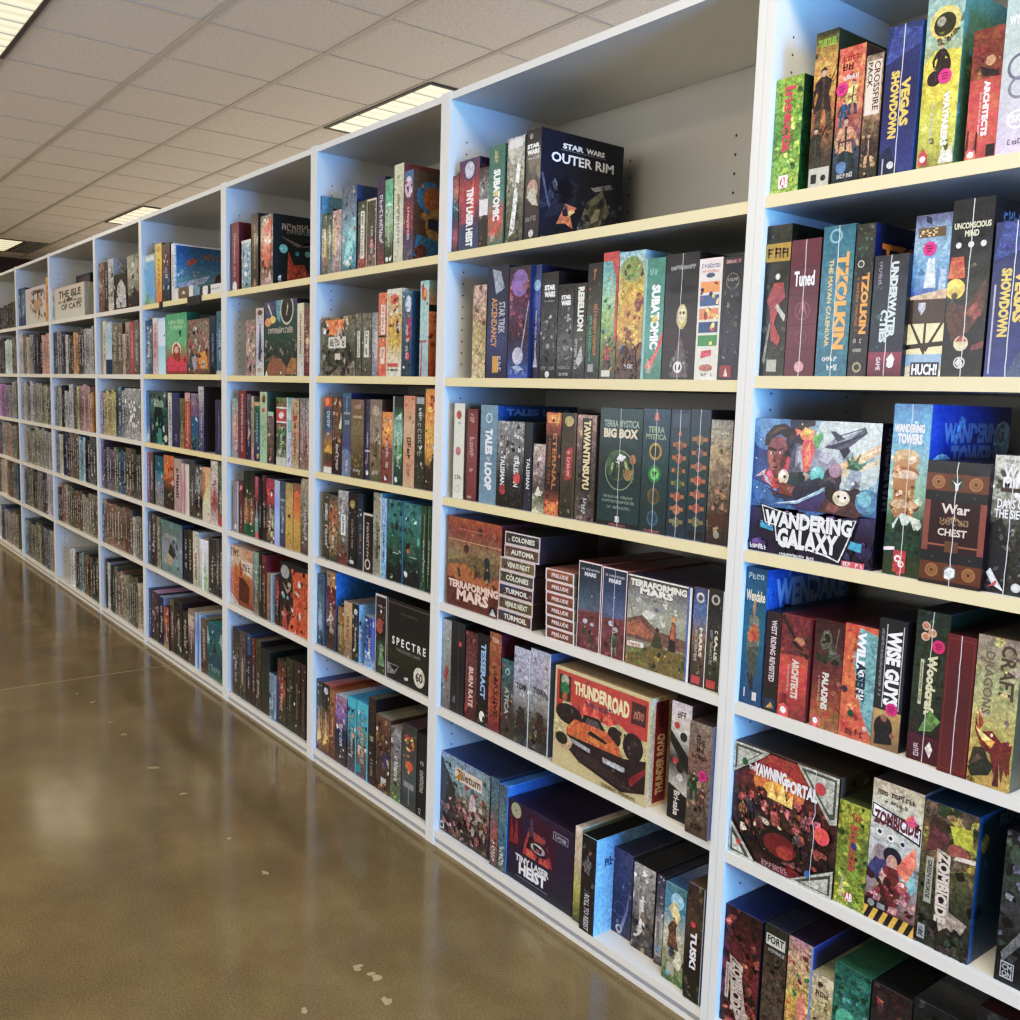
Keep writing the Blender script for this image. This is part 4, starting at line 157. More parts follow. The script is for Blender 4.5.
('C', 3, -2.3493, 0.012, 1.0523, 0.0583, 0.2958, 0.28, 'd93,e83,da3,da4,432,332~4', 'S:322,.2,.88,.9,.95 E:b22,.55,.83,.16,.04 N:eb5,d62,fc6,0,.4,1,.85,18 P:432,.5,.25,1,.42,1,.2 N:543,322,0,.02,1,.25,14', 'a62', '', 'bright orange yellow box with dark foot, twelfth along third shelf, third bookcase from right'),
('C', 4, -2.9986, 0.012, 0.7497, 0.0449, 0.2323, 0.28, '554,665,443~6', 'S:eee,.4,.2,.85,.85,v N:ddd,222,0,0,1,1,14', '333', '', 'black and white mottled box at left end, first along fourth shelf, third bookcase from right'),
('C', 4, -2.9425, 0.012, 0.7497, 0.0642, 0.2303, 0.28, '665,b74,a85,554~6', 'N:d84,c96,465,332,0,.2,1,.8,24', '443', '', 'multicoloured box with orange centre, second along fourth shelf, third bookcase from right'),
('C', 4, -2.8726, 0.012, 0.7497, 0.0705, 0.2522, 0.28, 'bbb,999,776,733~5', 'N:ddd,777,0,.6,1,1,14 B:eee,.3,.4,.75,.68 S:443,.4,.42,.65,.66,v N:a34,633,.1,.0,.9,.22,10', '79b', '', 'grey white box with white label, third along fourth shelf, third bookcase from right'),
('C', 4, -2.8075, 0.012, 0.7497, 0.0554, 0.2512, 0.28, '322,333,222~4', 'E:a95,.5,.85,.3,.06 S:b98,.35,.25,.65,.65,v N:a85,333,.1,.65,.9,.95,8 B:ccc,.2,.05,.7,.1', '222', '', 'black and gold box, fourth along fourth shelf, third bookcase from right'),
('C', 4, -2.7572, 0.012, 0.7497, 0.04, 0.2538, 0.28, '234,345,223~4', 'S:a86,.4,.2,.8,.6,v N:567,222,0,.5,1,1,10', '222', '', 'slim dark navy box, fifth along fourth shelf, third bookcase from right'),
('C', 4, -2.7048, 0.012, 0.7497, 0.0605, 0.1944, 0.28, '222,322,422~2', 'B:ccb,.0,.96,1,1 B:ccb,0,0,.1,1 O:ccc,.5,.14,.3,.1 S:ccc,.35,.18,.65,.85,v N:733,422,.2,.0,1,.15,6', '332', '', 'short black box with white outlined lettering, sixth along fourth shelf, third bookcase from right'),
('C', 4, -2.6456, 0.012, 0.7497, 0.051, 0.2671, 0.28, '998,aa9,887,998~4', 'S:443,.35,.2,.7,.65,v N:a87,776,0,.5,1,1,8 B:ddc,.9,0,1,1', '7ab', '', 'grey beige box with spaced vertical letters, seventh along fourth shelf, third bookcase from right'),
('C', 4, -2.603, 0.012, 0.7497, 0.0315, 0.2549, 0.28, '9bd,8ad,9ce,7ac~4', 'N:cde,478,0,0,1,1,14', '79b', '', 'slim pale blue box, eighth along fourth shelf, third bookcase from right'),
('C', 4, -2.5389, 0.012, 0.7497, 0.0919, 0.2553, 0.28, '377,488,376,254,233,122~4', 'P:254,.2,.3,.5,.62,.85,.35 P:465,.3,.35,.52,.7,.75,.35 N:5a9,276,355,0,.5,1,1,20 B:bcb,.4,.35,.8,.36 P:122,.2,.0,.4,.12,.6,.02 E:cdc,.35,.06,.08 N:265,133,0,0,1,.3,12', '5ad', '', 'teal forest lake box, first of pair, ninth along fourth shelf, third bookcase from right'),
('C', 4, -2.4382, 0.012, 0.7497, 0.0967, 0.2543, 0.28, '377,488,376,254,233,122~4', 'P:254,.2,.3,.5,.62,.85,.35 P:465,.3,.35,.52,.7,.75,.35 N:5a9,276,355,0,.5,1,1,20 B:bcb,.4,.35,.8,.36 E:a64,.3,.42,.08 P:122,.2,.0,.4,.12,.6,.02 N:265,133,0,0,1,.3,12', '5ad', '', 'teal forest lake box, second of pair, tenth along fourth shelf, third bookcase from right'),
('C', 4, -2.3732, 0.012, 0.7497, 0.0289, 0.2548, 0.28, '354,243,254~4', 'B:aa6,.5,.1,.6,.9 N:693,343,0,0,1,1,10', '232', '', 'slim dark green box, third from right panel, eleventh along fourth shelf, third bookcase from right'),
('C', 4, -2.344, 0.012, 0.7497, 0.0242, 0.258, 0.28, '254,243,233~4', 'B:8a6,.3,.05,.4,.95 N:583,243,0,0,1,1,8', '232', '', 'slim dark green box against right panel, twelfth along fourth shelf, third bookcase from right'),
('C', 5, -3.0342, 0.012, 0.4349, 0.0485, 0.2546, 0.28, '455,566,788,566,344~4', 'P:9ab,.1,.3,.4,.5,.8,.45,.9,.2 N:89a,455,0,.1,1,1,16', '58b;', '689', 'grey teal misty box at left end, first along fifth shelf, third bookcase from right'),
('C', 5, -2.9534, 0.012, 0.4349, 0.0727, 0.2793, 0.28, '876,622,745,865,543,544~5', 'B:a86,.1,.8,.9,.98 N:eca,545,b34,0,.3,1,.95,20 P:cba,.2,.35,.5,.5,.8,.4', '28c,258;N:5bf,16a,39d,0,0,1,1,16', '876', 'purple red patterned box with watery blue cover, second along fifth shelf, third bookcase from right'),
('C', 5, -2.8811, 0.012, 0.4349, 0.0431, 0.1687, 0.28, '864,a84,653~4', 'N:ca5,543,0,0,1,1,10', '433', '', 'short yellow brown box, third along fifth shelf, third bookcase from right'),
('C', 5, -2.8304, 0.012, 0.4349, 0.0561, 0.1934, 0.28, 'ca8,ba7,a86,876~3', 'S:a33,.3,.35,.7,.75,v N:987,cba,0,0,1,.3,8', '876;', 'a98', 'tan box with red vertical lettering, fourth along fifth shelf, third bookcase from right'),
('C', 5, -2.7777, 0.012, 0.4349, 0.0465, 0.1966, 0.28, '333,444,432,343~5', 'E:ccc,.5,.86,.25 N:a76,555,0,0,1,.6,14', '9ce;N:247,cde,358,0,0,1,1,8', '999', 'black box with white blue cover, fifth along fifth shelf, third bookcase from right'),
('C', 5, -2.6833, 0.012, 0.4349, 0.0653, 0.1703, 0.28, '248,359,36b,9bd~5', 'N:a55,335,cde,0,.1,.6,1,16 B:46c,.7,.2,1,1', '36b;', 'bcd', 'short bright blue comic box, sixth along fifth shelf, third bookcase from right'),
('C', 5, -2.6129, 0.012, 0.4349, 0.0704, 0.2588, 0.28, '322,433,322,465,332~4', 'B:ccc,0,.97,1,1 B:ccc,0,0,.06,1 B:ccc,.94,0,1,1 S:ccc,.2,.84,.85,.87 E:a54,.4,.6,.3,.1 N:a76,954,.15,.5,.8,.8,10 P:797,.3,.1,.5,.4,.8,.35,.8,.1 N:8a7,342,.1,.05,.9,.35,12', '333', '', 'white framed dark box with planet, seventh along fifth shelf, third bookcase from right'),
('C', 5, -2.4505, 0.012, 0.4349, 0.242, 0.2582, 0.07, '222,222,332,222~0', 'B:766,.02,.955,.98,.965 S:665,.3,.84,.72,.875 T:S_P_E_C_T_R_E,eee,.12,.45,.92,.55 T:THE_BOARD_GAME,888,.22,.38,.8,.42 E:ddc,.78,.17,.13 T:60,322,.7,.11,.86,.23 P:888,.0,.2,.3,.2,.2,.08,.02,.06 P:222,.05,.18,.28,.19,.18,.12 B:ccc,0,.0,.008,1 P:554,.0,.4,.3,.26,.31,.25,0,.38 P:ccc,.42,.09,.52,.11,.52,.07,.44,.06', '222', '', 'face-out black box with spaced white title, eighth along fifth shelf, third bookcase from right'),
('C', 6, -3.0351, 0.012, 0.0455, 0.0467, 0.2601, 0.28, '443,554,b85,643~6', 'N:a98,443,0,.5,1,1,10 P:ec7,.1,.1,.5,.4,.9,.2', '357;', '447', 'dark box with golden foot at left end, first along bottom shelf, third bookcase from right'),
('C', 6, -2.9838, 0.012, 0.0455, 0.0528, 0.2579, 0.28, '333,443,b84,643~5', 'E:ccd,.5,.9,.3,.05 P:ec6,0,.1,.5,.35,1,.2 N:776,443,0,.4,1,.8,8', 'b52;', 'b53,bcd', 'dark box with moon and golden foot, second along bottom shelf, third bookcase from right'),
('C', 6, -2.9349, 0.012, 0.0455, 0.0389, 0.2465, 0.28, 'a74,854,643~5', 'N:ca6,532,0,0,1,1,10 S:fc8,.4,.2,.7,.6,v', 'b63;', 'a63', 'slim yellow brown box, third along bottom shelf, third bookcase from right'),
('C', 6, -2.8718, 0.012, 0.0455, 0.0813, 0.2434, 0.28, 'a89,97b,446,334,433~5', 'N:dbc,86a,b65,0,.5,1,1,16 N:ddc,a87,.2,.05,.8,.25,8 B:235,0,.3,1,.52', '446;', 'cde,aac', 'pale purple and navy box, fourth along bottom shelf, third bookcase from right'),
('C', 6, -2.7938, 0.012, 0.0455, 0.0623, 0.2587, 0.28, '49b,3ab,555,656~5', 'B:4bc,0,.88,1,1 N:c85,8aa,333,0,.2,1,.85,22 B:5bc,.9,0,1,1', '49b;', '3ad', 'turquoise box with characters, first of pair, fifth along bottom shelf, third bookcase from right'),
('C', 6, -2.7221, 0.012, 0.0455, 0.0757, 0.2618, 0.28, '49b,3ab,876,656~5', 'B:4bc,0,.86,1,1 N:c85,dba,8aa,333,0,.2,1,.85,22 B:5bc,.9,0,1,1 B:299,.0,.06,.4,.16', '49b;', '3ad,8cd', 'turquoise box with characters, second of pair, sixth along bottom shelf, third bookcase from right'),
('C', 6, -2.6589, 0.012, 0.0455, 0.0452, 0.2956, 0.28, '433,322,433~5', 'B:998,.2,.5,.7,.56 N:654,332,0,0,1,1,12 S:aa9,.3,.1,.7,.3,v', '322;', '776', 'dark brown box between turquoise and tan boxes, seventh along bottom shelf, third bookcase from right'),
('C', 6, -2.5872, 0.012, 0.0455, 0.0917, 0.2528, 0.28, '754,643,544,643~5', 'N:a85,543,876,0,.3,1,1,20 E:447,.7,.45,.2,.08 N:669,447,.5,.3,.95,.6,8 B:ccc,.4,.12,.75,.2 N:b96,432,0,0,1,.15,8', '543;', '998,ba8', 'brown heroic painting box, eighth along bottom shelf, third bookcase from right'),
('C', 6, -2.5075, 0.012, 0.0455, 0.0625, 0.2394, 0.28, '999,888,776,575~5', 'S:eee,.3,.25,.75,.7,v N:bbb,555,0,.7,1,1,10 N:8a6,bb5,0,.0,1,.15,8', '766;', 'a99', 'grey box with pale vertical title, ninth along bottom shelf, third bookcase from right'),
('C', 6, -2.4288, 0.012, 0.0455, 0.0839, 0.2694, 0.28, '444,555,566,444~2', 'N:d73,dc5,336,b43,.1,.6,.9,.9,18 E:d52,.5,.52,.26,.06 N:d84,c54,.2,.42,.8,.6,8 B:999,.15,.25,.85,.32 B:aaa,.48,.05,.52,.25', '444;', '545,a66', 'grey box with orange and yellow flowers, tenth along bottom shelf, third bookcase from right'),
('C', 6, -2.3581, 0.012, 0.0455, 0.0505, 0.2638, 0.28, '222,333,222~2', 'S:ccc,.3,.3,.75,.68,v S:ccc,.2,.03,.5,.14,v', '222;', '333', 'black box with pale vertical lettering, eleventh along bottom shelf, third bookcase from right'),
('D', 1, -3.8047, 0.012, 1.7218, 0.0863, 0.2655, 0.28, '722,833,722~2', 'S:dbb,.4,.2,.6,.85,v E:eee,.5,.06,.25 B:422,0,0,.15,1', '723', '', 'maroon box with white vertical lettering, first along top shelf, fourth bookcase from right'),
('D', 1, -3.6884, 0.012, 1.7218, 0.0903, 0.187, 0.28, '8ab,9bc,8aa~4', 'N:ddd,67a,4ac,0,.2,1,.9,18 B:ccc,0,.94,1,1', '433', '', 'short pale blue box, second along top shelf, fourth bookcase from right'),
('D', 1, -3.6068, 0.012, 1.7218, 0.0634, 0.2776, 0.28, '433,332,433~1', 'S:ca6,.4,.25,.6,.85,v P:a85,.2,.02,.5,.14,.8,.02', '433', '', 'dark brown box with gold vertical lettering, third along top shelf, fourth bookcase from right'),
('D', 1, -3.4967, 0.012, 1.7218, 0.112, 0.2583, 0.28, '776,865,954,754,b98~5', 'N:ccc,998,.1,.88,.9,1,8 P:d53,.4,.9,.9,.95,.8,.3,.3,.2,.2,.5 N:d64,a43,865,.1,.1,.9,.85,22 P:dbb,.5,.02,.9,.06,.8,.22', '233;S:cbb,.12,.78,.62,.9 S:aaa,.2,.74,.55,.8 P:988,.1,.7,.4,.6,.55,.62,.65,.72,.5,.58,.35,.56 P:c43,.75,.95,.95,1,1,.9,1,0,.6,0,.85,.4,.9,.7 P:c53,.2,.05,.22,.5,.3,.3,.45,.32,.6,.0 N:d74,a33,832,.25,.02,.7,.35,16 E:8dd,.15,.52,.06 E:6bb,.5,.48,.04 E:6bb,.35,.47,.03 E:6bb,.75,.46,.04 F:eee,eee,.1,.02,.14', '', 'thick box with orange monster cover, fourth along top shelf, fourth bookcase from right'),
('D', 2, -3.6457, 0.012, 1.3827, 0.0954, 0.2161, 0.28, 'a98,ba9,a88~6', 'N:ca9,b87,c77,998,0,0,1,1,24', '887', '', 'beige pink mottled box at left end, first along second shelf, fourth bookcase from right'),
('D', 2, -3.5576, 0.012, 1.3827, 0.075, 0.2578, 0.28, 'cba,ccd,bbc,ddc~3', 'E:654,.5,.93,.3,.04 P:556,.3,.25,.5,.85,.7,.5,.6,.2 N:333,aa9,.3,.2,.8,.5,8 S:b65,.2,.06,.7,.12', '333', '', 'cream box with dark robed figure, second along second shelf, fourth bookcase from right'),
('D', 2, -3.3748, 0.012, 1.3827, 0.2814, 0.2774, 0.07, '447,355,354,343,443~3', 'P:557,0,.98,.2,1,.35,.9,.1,.75 P:69a,.35,1,.55,1,.5,.7,.4,.75 O:cca,.7,.87,.2,.03 E:333,.7,.87,.17 P:dda,.68,.78,.72,.96,.74,.9,.7,.8 P:eec,.1,.95,.25,.78,.27,.79,.12,.98 E:ec6,.27,.75,.09,.05 E:d96,.12,.72,.1,.06 S:dcb,.12,.56,.88,.65 N:555,666,332,a99,.0,.25,1,.48,30 P:765,.0,.2,.3,.28,.5,.2 E:964,.4,.08,.3,.16 P:a74,.7,.1,.85,.24,1,.22,1,.02,.7,.02 P:344,.55,.2,.7,.24,.8,.2,.7,.12 N:8bb,7aa,.5,.0,1,.08,8 P:eee,.03,.0,.08,.08,.12,.0', '333', '', 'face-out green planet exploration box, third along second shelf, fourth bookcase from right'),
('D', 2, -3.2046, 0.012, 1.3827, 0.0538, 0.2572, 0.28, 'ddb,dcb,ccb,ddd~2', 'S:755,.35,.3,.65,.85,v N:9aa,dcb,0,.02,1,.3,8', 'bba', '', 'cream box with vertical lettering, fourth along second shelf, fourth bookcase from right'),
('D', 2, -3.1482, 0.012, 1.3827, 0.0509, 0.2437, 0.28, '755,865,844,733~6', 'N:c97,533,0,0,1,1,16 E:ec8,.5,.5,.3,.05', '633', '', 'brown red mottled box by right panel, fifth along second shelf, fourth bookcase from right'),
('D', 3, -3.8027, 0.012, 1.0499, 0.0608, 0.2419, 0.28, '8aa,c98,99a~5', 'N:6aa,c88,0,0,1,1,12 S:ddd,.5,.05,.9,.3,v', '899', '', 'teal and pink box at left end, first along third shelf, fourth bookcase from right'),
('D', 3, -3.7309, 0.012, 1.0499, 0.0743, 0.273, 0.28, '833,733,833~2', 'S:ecc,.35,.1,.65,.95,v', '622', '', 'dark red box with white vertical lettering, second along third shelf, fourth bookcase from right'),
('D', 3, -3.6645, 0.012, 1.0499, 0.0426, 0.2606, 0.28, '667,435,335~4', 'P:dba,.2,.3,.6,.5,.9,.4 N:889,446,0,.5,1,1,8', '445', '', 'slim purple navy box, third along third shelf, fourth bookcase from right'),
('D', 3, -3.6266, 0.012, 1.0499, 0.0254, 0.2534, 0.28, 'ca8,ba7,c88~4', '', '877', '', 'very slim orange beige box, fourth along third shelf, fourth bookcase from right'),
('D', 3, -3.5841, 0.012, 1.0499, 0.0518, 0.2348, 0.28, '375,255,357,335~4', 'B:ca7,.0,.92,1,.98 S:9cc,.3,.3,.7,.8,v E:ca6,.6,.08,.2', '345', '', 'green and navy box, fifth along third shelf, fourth bookcase from right'),
('D', 3, -3.5228, 0.012, 1.0499, 0.0672, 0.2715, 0.28, 'bca,9b9,aca~2', 'E:a83,.5,.9,.3,.06 E:c22,.5,.74,.2,.03 P:543,.3,.85,.6,.98,.7,.86 N:675,8a8,0,.1,1,.6,8', '565', '', 'pale green box with red dot, sixth along third shelf, fourth bookcase from right'),
('D', 3, -3.4571, 0.012, 1.0499, 0.06, 0.1969, 0.28, '655,765,543~4', 'B:aca,.1,.92,.9,1 S:c88,.4,.08,.7,.3,v', '433', '', 'short grey brown box, seventh along third shelf, fourth bookcase from right'),
('D', 3, -3.3614, 0.012, 1.0499, 0.0872, 0.2526, 0.28, '685,a44,564,675,bba~5', 'B:eee,0,.84,1,.86 B:b33,0,.65,1,.82 E:edd,.5,.74,.25,.05 B:eee,0,.63,1,.65 N:5a6,cc8,343,0,.1,1,.6,22 B:ccb,0,0,1,.12', '586', '', 'green and red festive box, eighth along third shelf, fourth bookcase from right'),
('D', 3, -3.297, 0.012, 1.0499, 0.0381, 0.2539, 0.28, '6aa,cdd,abd,cce~3', 'B:7bb,0,.5,1,.68 P:335,.3,.03,.7,.1,.7,.16 B:dde,.0,0,.2,1', 'bcd', '', 'slim white and blue box, ninth along third shelf, fourth bookcase from right'),
('D', 3, -3.2456, 0.012, 1.0499, 0.0613, 0.2507, 0.28, 'ba8,c97,ba8~4', 'N:742,b85,.1,.7,.9,1,8 S:654,.35,.1,.65,.65,v E:a33,.5,.72,.3,.04', '987', '', 'tan box with brown vertical lettering, tenth along third shelf, fourth bookcase from right'),
('D', 3, -3.1838, 0.012, 1.0499, 0.0427, 0.2549, 0.28, '888,a99,a77,987~6', 'N:ccc,666,b44,0,0,1,1,14', '666', '', 'grey red mottled box, first of pair, eleventh along third shelf, fourth bookcase from right'),
('D', 3, -3.1403, 0.012, 1.0499, 0.0395, 0.2558, 0.28, '888,a99,a77,987~6', 'N:ccc,666,b44,0,0,1,1,14', '766', '', 'grey red mottled box, second of pair, twelfth along third shelf, fourth bookcase from right'),
('D', 4, -3.7962, 0.012, 0.7419, 0.0538, 0.2111, 0.28, '889,99a,889~2', 'B:ddd,.8,0,.95,1 B:ddd,.2,.05,.6,.14', '777', '', 'grey violet box at left end, first along fourth shelf, fourth bookcase from right'),
('D', 4, -3.742, 0.012, 0.7419, 0.0465, 0.2094, 0.28, '734,633,643~4', 'E:d88,.5,.9,.3,.05 N:a65,533,0,.0,1,.6,8', '533', '', 'slim maroon box, second along fourth shelf, fourth bookcase from right'),
('D', 4, -3.6903, 0.012, 0.7419, 0.0505, 0.2569, 0.28, '333,343,b74,354~4', 'N:d84,c95,.1,.2,.9,.42,8 B:264,0,0,1,.18 N:666,332,0,.5,1,1,8', '333', '', 'dark green and orange box, first of pair, third along fourth shelf, fourth bookcase from right'),
('D', 4, -3.6349, 0.012, 0.7419, 0.0563, 0.259, 0.28, '333,443,964,343~4', 'N:c84,733,.1,.2,.9,.42,8 B:264,0,0,1,.18 N:a55,333,0,.5,1,.7,8', '332', '', 'dark green and orange box, second of pair, fourth along fourth shelf, fourth bookcase from right'),
('D', 4, -3.5869, 0.012, 0.7419, 0.0339, 0.2467, 0.28, 'b67,a45,433,8a9,c66~4', 'B:9bb,0,.28,1,.33 B:7a9,0,.12,1,.28 E:d56,.5,.06,.4,.06', '433', '', 'slim pink and teal box, fifth along fourth shelf, fourth bookcase from right'),
('D', 4, -3.5536, 0.012, 0.7419, 0.0306, 0.2452, 0.28, '323,334,223~4', 'N:557,323,0,.4,1,.8,6', '222', '', 'very slim dark purple box, sixth along fourth shelf, fourth bookcase from right'),
('D', 4, -3.5134, 0.012, 0.7419, 0.0385, 0.2576, 0.28, '633,332,433~5', 'N:a33,ba8,222,0,.1,1,.95,10', '433', '', 'slim black and red box, seventh along fourth shelf, fourth bookcase from right'),
('D', 4, -3.4565, 0.012, 0.7419, 0.0716, 0.249, 0.28, 'a45,c34,554,ba8,433~5', 'N:d46,ddd,333,0,.7,1,1,12 P:cca,.5,.1,.9,.55,.8,.1 P:322,.1,.2,.4,.5,.6,.3,.9,.2 N:b43,eed,332,0,.0,1,.65,16', '99a', '', 'red and cream comic box, eighth along fourth shelf, fourth bookcase from right'),
('D', 4, -3.396, 0.012, 0.7419, 0.0456, 0.2474, 0.28, 'bcd,9ae,acf,9ae~1', 'N:eee,a55,.1,.9,.9,1,5', '8ac', '', 'plain pale blue box, ninth along fourth shelf, fourth bookcase from right'),
('D', 4, -3.3474, 0.012, 0.7419, 0.0447, 0.2494, 0.28, '456,678,446~5', 'B:9ab,0,.7,1,.73 N:a66,557,0,0,1,.5,10', '445', '', 'slate blue box, tenth along fourth shelf, fourth bookcase from right'),
('D', 4, -3.2908, 0.012, 0.7419, 0.0633, 0.2478, 0.28, 'a96,ca6,ca5,b95~3', 'N:443,b96,.2,.85,.8,1,6 N:a74,322,.2,.05,.8,.25,8 E:643,.5,.5,.2,.03', '876', '', 'tan yellow box, first of pair, eleventh along fourth shelf, fourth bookcase from right'),
('D', 4, -3.2255, 0.012, 0.7419, 0.059, 0.2518, 0.28, '865,d73,ca5,b94~3', 'E:e63,.5,.84,.3,.06 N:443,b95,.2,.9,.8,1,5 N:a74,533,.2,.05,.8,.25,8', '876', '', 'tan yellow box with orange top, twelfth along fourth shelf, fourth bookcase from right'),
('D', 4, -3.1599, 0.012, 0.7419, 0.0693, 0.2748, 0.28, 'ba9,998,776,655~5', 'N:ccb,876,554,0,0,1,1,16', '665', '', 'grey brown painted box by right panel, thirteenth along fourth shelf, fourth bookcase from right'),
('D', 5, -3.741, 0.012, 0.4313, 0.2355, 0.2506, 0.08, 'ca8,cb9,b73,a63,843~3', 'P:c97,.5,1,1,1,1,.8,.6,.85 S:543,.03,.82,.4,.96 P:dcb,.5,.8,.95,.8,.95,.55,.6,.6 S:766,.55,.62,.9,.76 E:c83,.25,.5,.24,.18 P:b63,0,.5,.3,.68,.4,.5,.5,.7,.6,.5,.9,.5,.9,.1,.0,.15 P:632,.4,.5,.6,.5,.85,.4,.85,.1,.4,.12 P:b32,.4,.7,.45,.8,.55,.55,.45,.55 P:cba,0,.0,.0,.2,.3,.1,.4,.02 B:bba,0,0,1,.03', '99d;', 'dcb,c98', 'face-out orange canyon box with cream sky, first along fifth shelf, fourth bookcase from right'),
('D', 5, -3.5923, 0.012, 0.4313, 0.052, 0.2549, 0.28, '9a9,8a9,665,987~4', 'N:bcb,677,0,.2,1,.9,12', '787', '', 'grey green box, second along fifth shelf, fourth bookcase from right'),
('D', 5, -3.5508, 0.012, 0.4313, 0.027, 0.253, 0.28, '333,343~3', '', '222', '', 'very slim dark box, third along fifth shelf, fourth bookcase from right'),
('D', 5, -3.5095, 0.01, 0.4313, 0.0427, 0.2554, 0.28, '733,533,432~4', 'S:ca9,.4,.1,.7,.7,v N:943,422,0,.7,1,1,6', '823', '', 'slim maroon box with red cover, fourth along fifth shelf, fourth bookcase from right'),
('D', 5, -3.4682, 0.012, 0.4313, 0.0391, 0.1883, 0.28, '986,a86,876~3', 'S:654,.4,.2,.7,.8,v', 'bde;', 'dcb', 'short brown tan box with white side, fifth along fifth shelf, fourth bookcase from right'),
('D', 5, -3.3925, 0.012, 0.4313, 0.037, 0.1941, 0.28, '433,a45,322,533~5', 'N:c57,222,0,0,1,.9,10', '322', '', 'short black and red box, sixth along fifth shelf, fourth bookcase from right'),
('D', 5, -3.2501, 0.012, 0.4313, 0.2375, 0.2556, 0.08, '233,433,543~4', 'P:c52,.45,.9,1,.95,1,0,.3,0,.5,.4 N:d63,a42,732,b53,.4,.0,1,.95,40 E:aaa,.2,.86,.16,.1 P:a98,.1,.7,.3,.6,.42,.72,.4,.62,.28,.54 P:b43,.1,.0,.15,.35,.25,.3,.3,.0 P:d63,.4,.1,.55,.55,.62,.5,.5,.1 E:8bb,.15,.5,.05 E:8bb,.3,.48,.04 N:932,633,.1,.0,.5,.3,10', '433;', '544', 'face-out dark box with orange red beast, seventh along fifth shelf, fourth bookcase from right'),
('D', 6, -3.8009, 0.012, 0.0455, 0.0668, 0.2866, 0.28, '443,554,543~5', 'N:864,454,0,0,1,1,12', '347;', '337', 'brown green box at left end, first along bottom shelf, fourth bookcase from right'),
('D', 6, -3.7298, 0.012, 0.0455, 0.067, 0.289, 0.28, '655,765,554~5', 'N:987,545,0,0,1,1,10 B:444,.3,0,.7,.12', '346;', '446', 'grey brown box, second along bottom shelf, fourth bookcase from right'),
('D', 6, -3.6656, 0.012, 0.0455, 0.0572, 0.2903, 0.28, '346,334,433~4', 'B:368,.3,.7,.8,1 N:557,433,0,0,1,.7,8', '347;', '357', 'slim dark blue box, third along bottom shelf, fourth bookcase from right'),
('D', 6, -3.6175, 0.012, 0.0455, 0.0351, 0.2842, 0.28, '733,533,433~4', 'N:a54,422,0,0,1,1,8', '433;', '644', 'slim dark red box, fourth along bottom shelf, fourth bookcase from right'),
('D', 6, -3.5704, 0.012, 0.0455, 0.0531, 0.2839, 0.28, '554,543,443~6', 'N:a98,432,0,0,1,1,14', '322;', '887', 'brown patterned box, fifth along bottom shelf, fourth bookcase from right'),
('D', 6, -3.4984, 0.012, 0.0455, 0.085, 0.262, 0.28, '333,343,433~3', 'N:543,333,0,0,1,1,8', '233;', '555', 'dark plain box above short blue one, sixth along bottom shelf, fourth bookcase from right'),
('D', 6, -3.4242, 0.008, 0.0455, 0.0626, 0.1833, 0.28, '89a,79a,688~4', 'N:bcd,567,0,0,1,1,12 B:9ac,.9,0,1,1', '68a', '', 'short blue grey box jutting forward, seventh along bottom shelf, fourth bookcase from right'),
('D', 6, -3.3502, 0.012, 0.0455, 0.0763, 0.257, 0.28, '433,843,543,332~4', 'P:b64,.2,.2,.6,.7,.9,.5 N:753,332,0,0,1,1,10', '332;', '443', 'dark box with orange flame, eighth along bottom shelf, fourth bookcase from right'),
('D', 6, -3.2785, 0.012, 0.0455, 0.0583, 0.2792, 0.28, '443,332,332~4', 'S:998,.4,.2,.65,.7,v N:654,222,0,0,1,1,8', '222;', '333', 'black box with grey lettering, first of three, ninth along bottom shelf, fourth bookcase from right'),
('D', 6, -3.218, 0.012, 0.0455, 0.0577, 0.2819, 0.28, '433,332,322~4', 'S:a87,.4,.2,.65,.7,v', '222;', '332', 'black box with grey lettering, second of three, tenth along bottom shelf, fourth bookcase from right'),
('D', 6, -3.1659, 0.012, 0.0455, 0.0415, 0.2824, 0.28, '433,322,322~4', 'S:a98,.4,.1,.65,.7,v', '222;', '332', 'black box with grey lettering, third of three, eleventh along bottom shelf, fourth bookcase from right'),
('E', 1, -4.8633, 0.012, 1.7238, 0.1593, 0.237, 0.28, 'bcb,6ac,8bc,9ba~3', 'B:dee,.1,.88,.9,.96 B:6ad,.2,.1,.95,.85 N:8bd,abc,.2,.1,.9,.8,8 P:7a5,0,0,.3,.3,.4,0', '798', '', 'pale blue and green box at left end, first along top shelf, fifth bookcase from right'),
('E', 1, -4.7321, 0.012, 1.7238, 0.0928, 0.2781, 0.28, 'db5,ec4,da5,d74~3', 'E:c93,.5,.9,.3,.05 S:a63,.3,.25,.7,.75,v', '654', '', 'yellow box with orange lettering, second along top shelf, fifth bookcase from right'),
('E', 1, -4.6271, 0.012, 1.7238, 0.1063, 0.2674, 0.28, '444,733,357,333~4', 'S:ccc,.4,.4,.7,.9,v N:89a,444,0,0,1,.4,8', '555', '', 'dark box with red and blue, third along top shelf, fifth bookcase from right'),
('E', 1, -4.5326, 0.012, 1.7238, 0.0419, 0.2577, 0.28, 'eee,ddd~1', '', '269,48b,8bb,7a8;P:eee,0,0,.03,0,.03,1,0,1 B:eee,0,.97,1,1 P:cdf,.05,.3,.6,.5,.5,.35,.1,.2 N:adf,eef,.05,.25,.6,.55,16 S:b84,.45,.76,.9,.88 E:c65,.25,.68,.05 E:c65,.32,.72,.05 P:754,.65,.25,.7,.5,.8,.56,.9,.45,.95,.3,.85,.2 N:a64,643,.65,.22,.95,.55,10', '', 'white edged box with blue sky and ship, fourth along top shelf, fifth bookcase from right'),
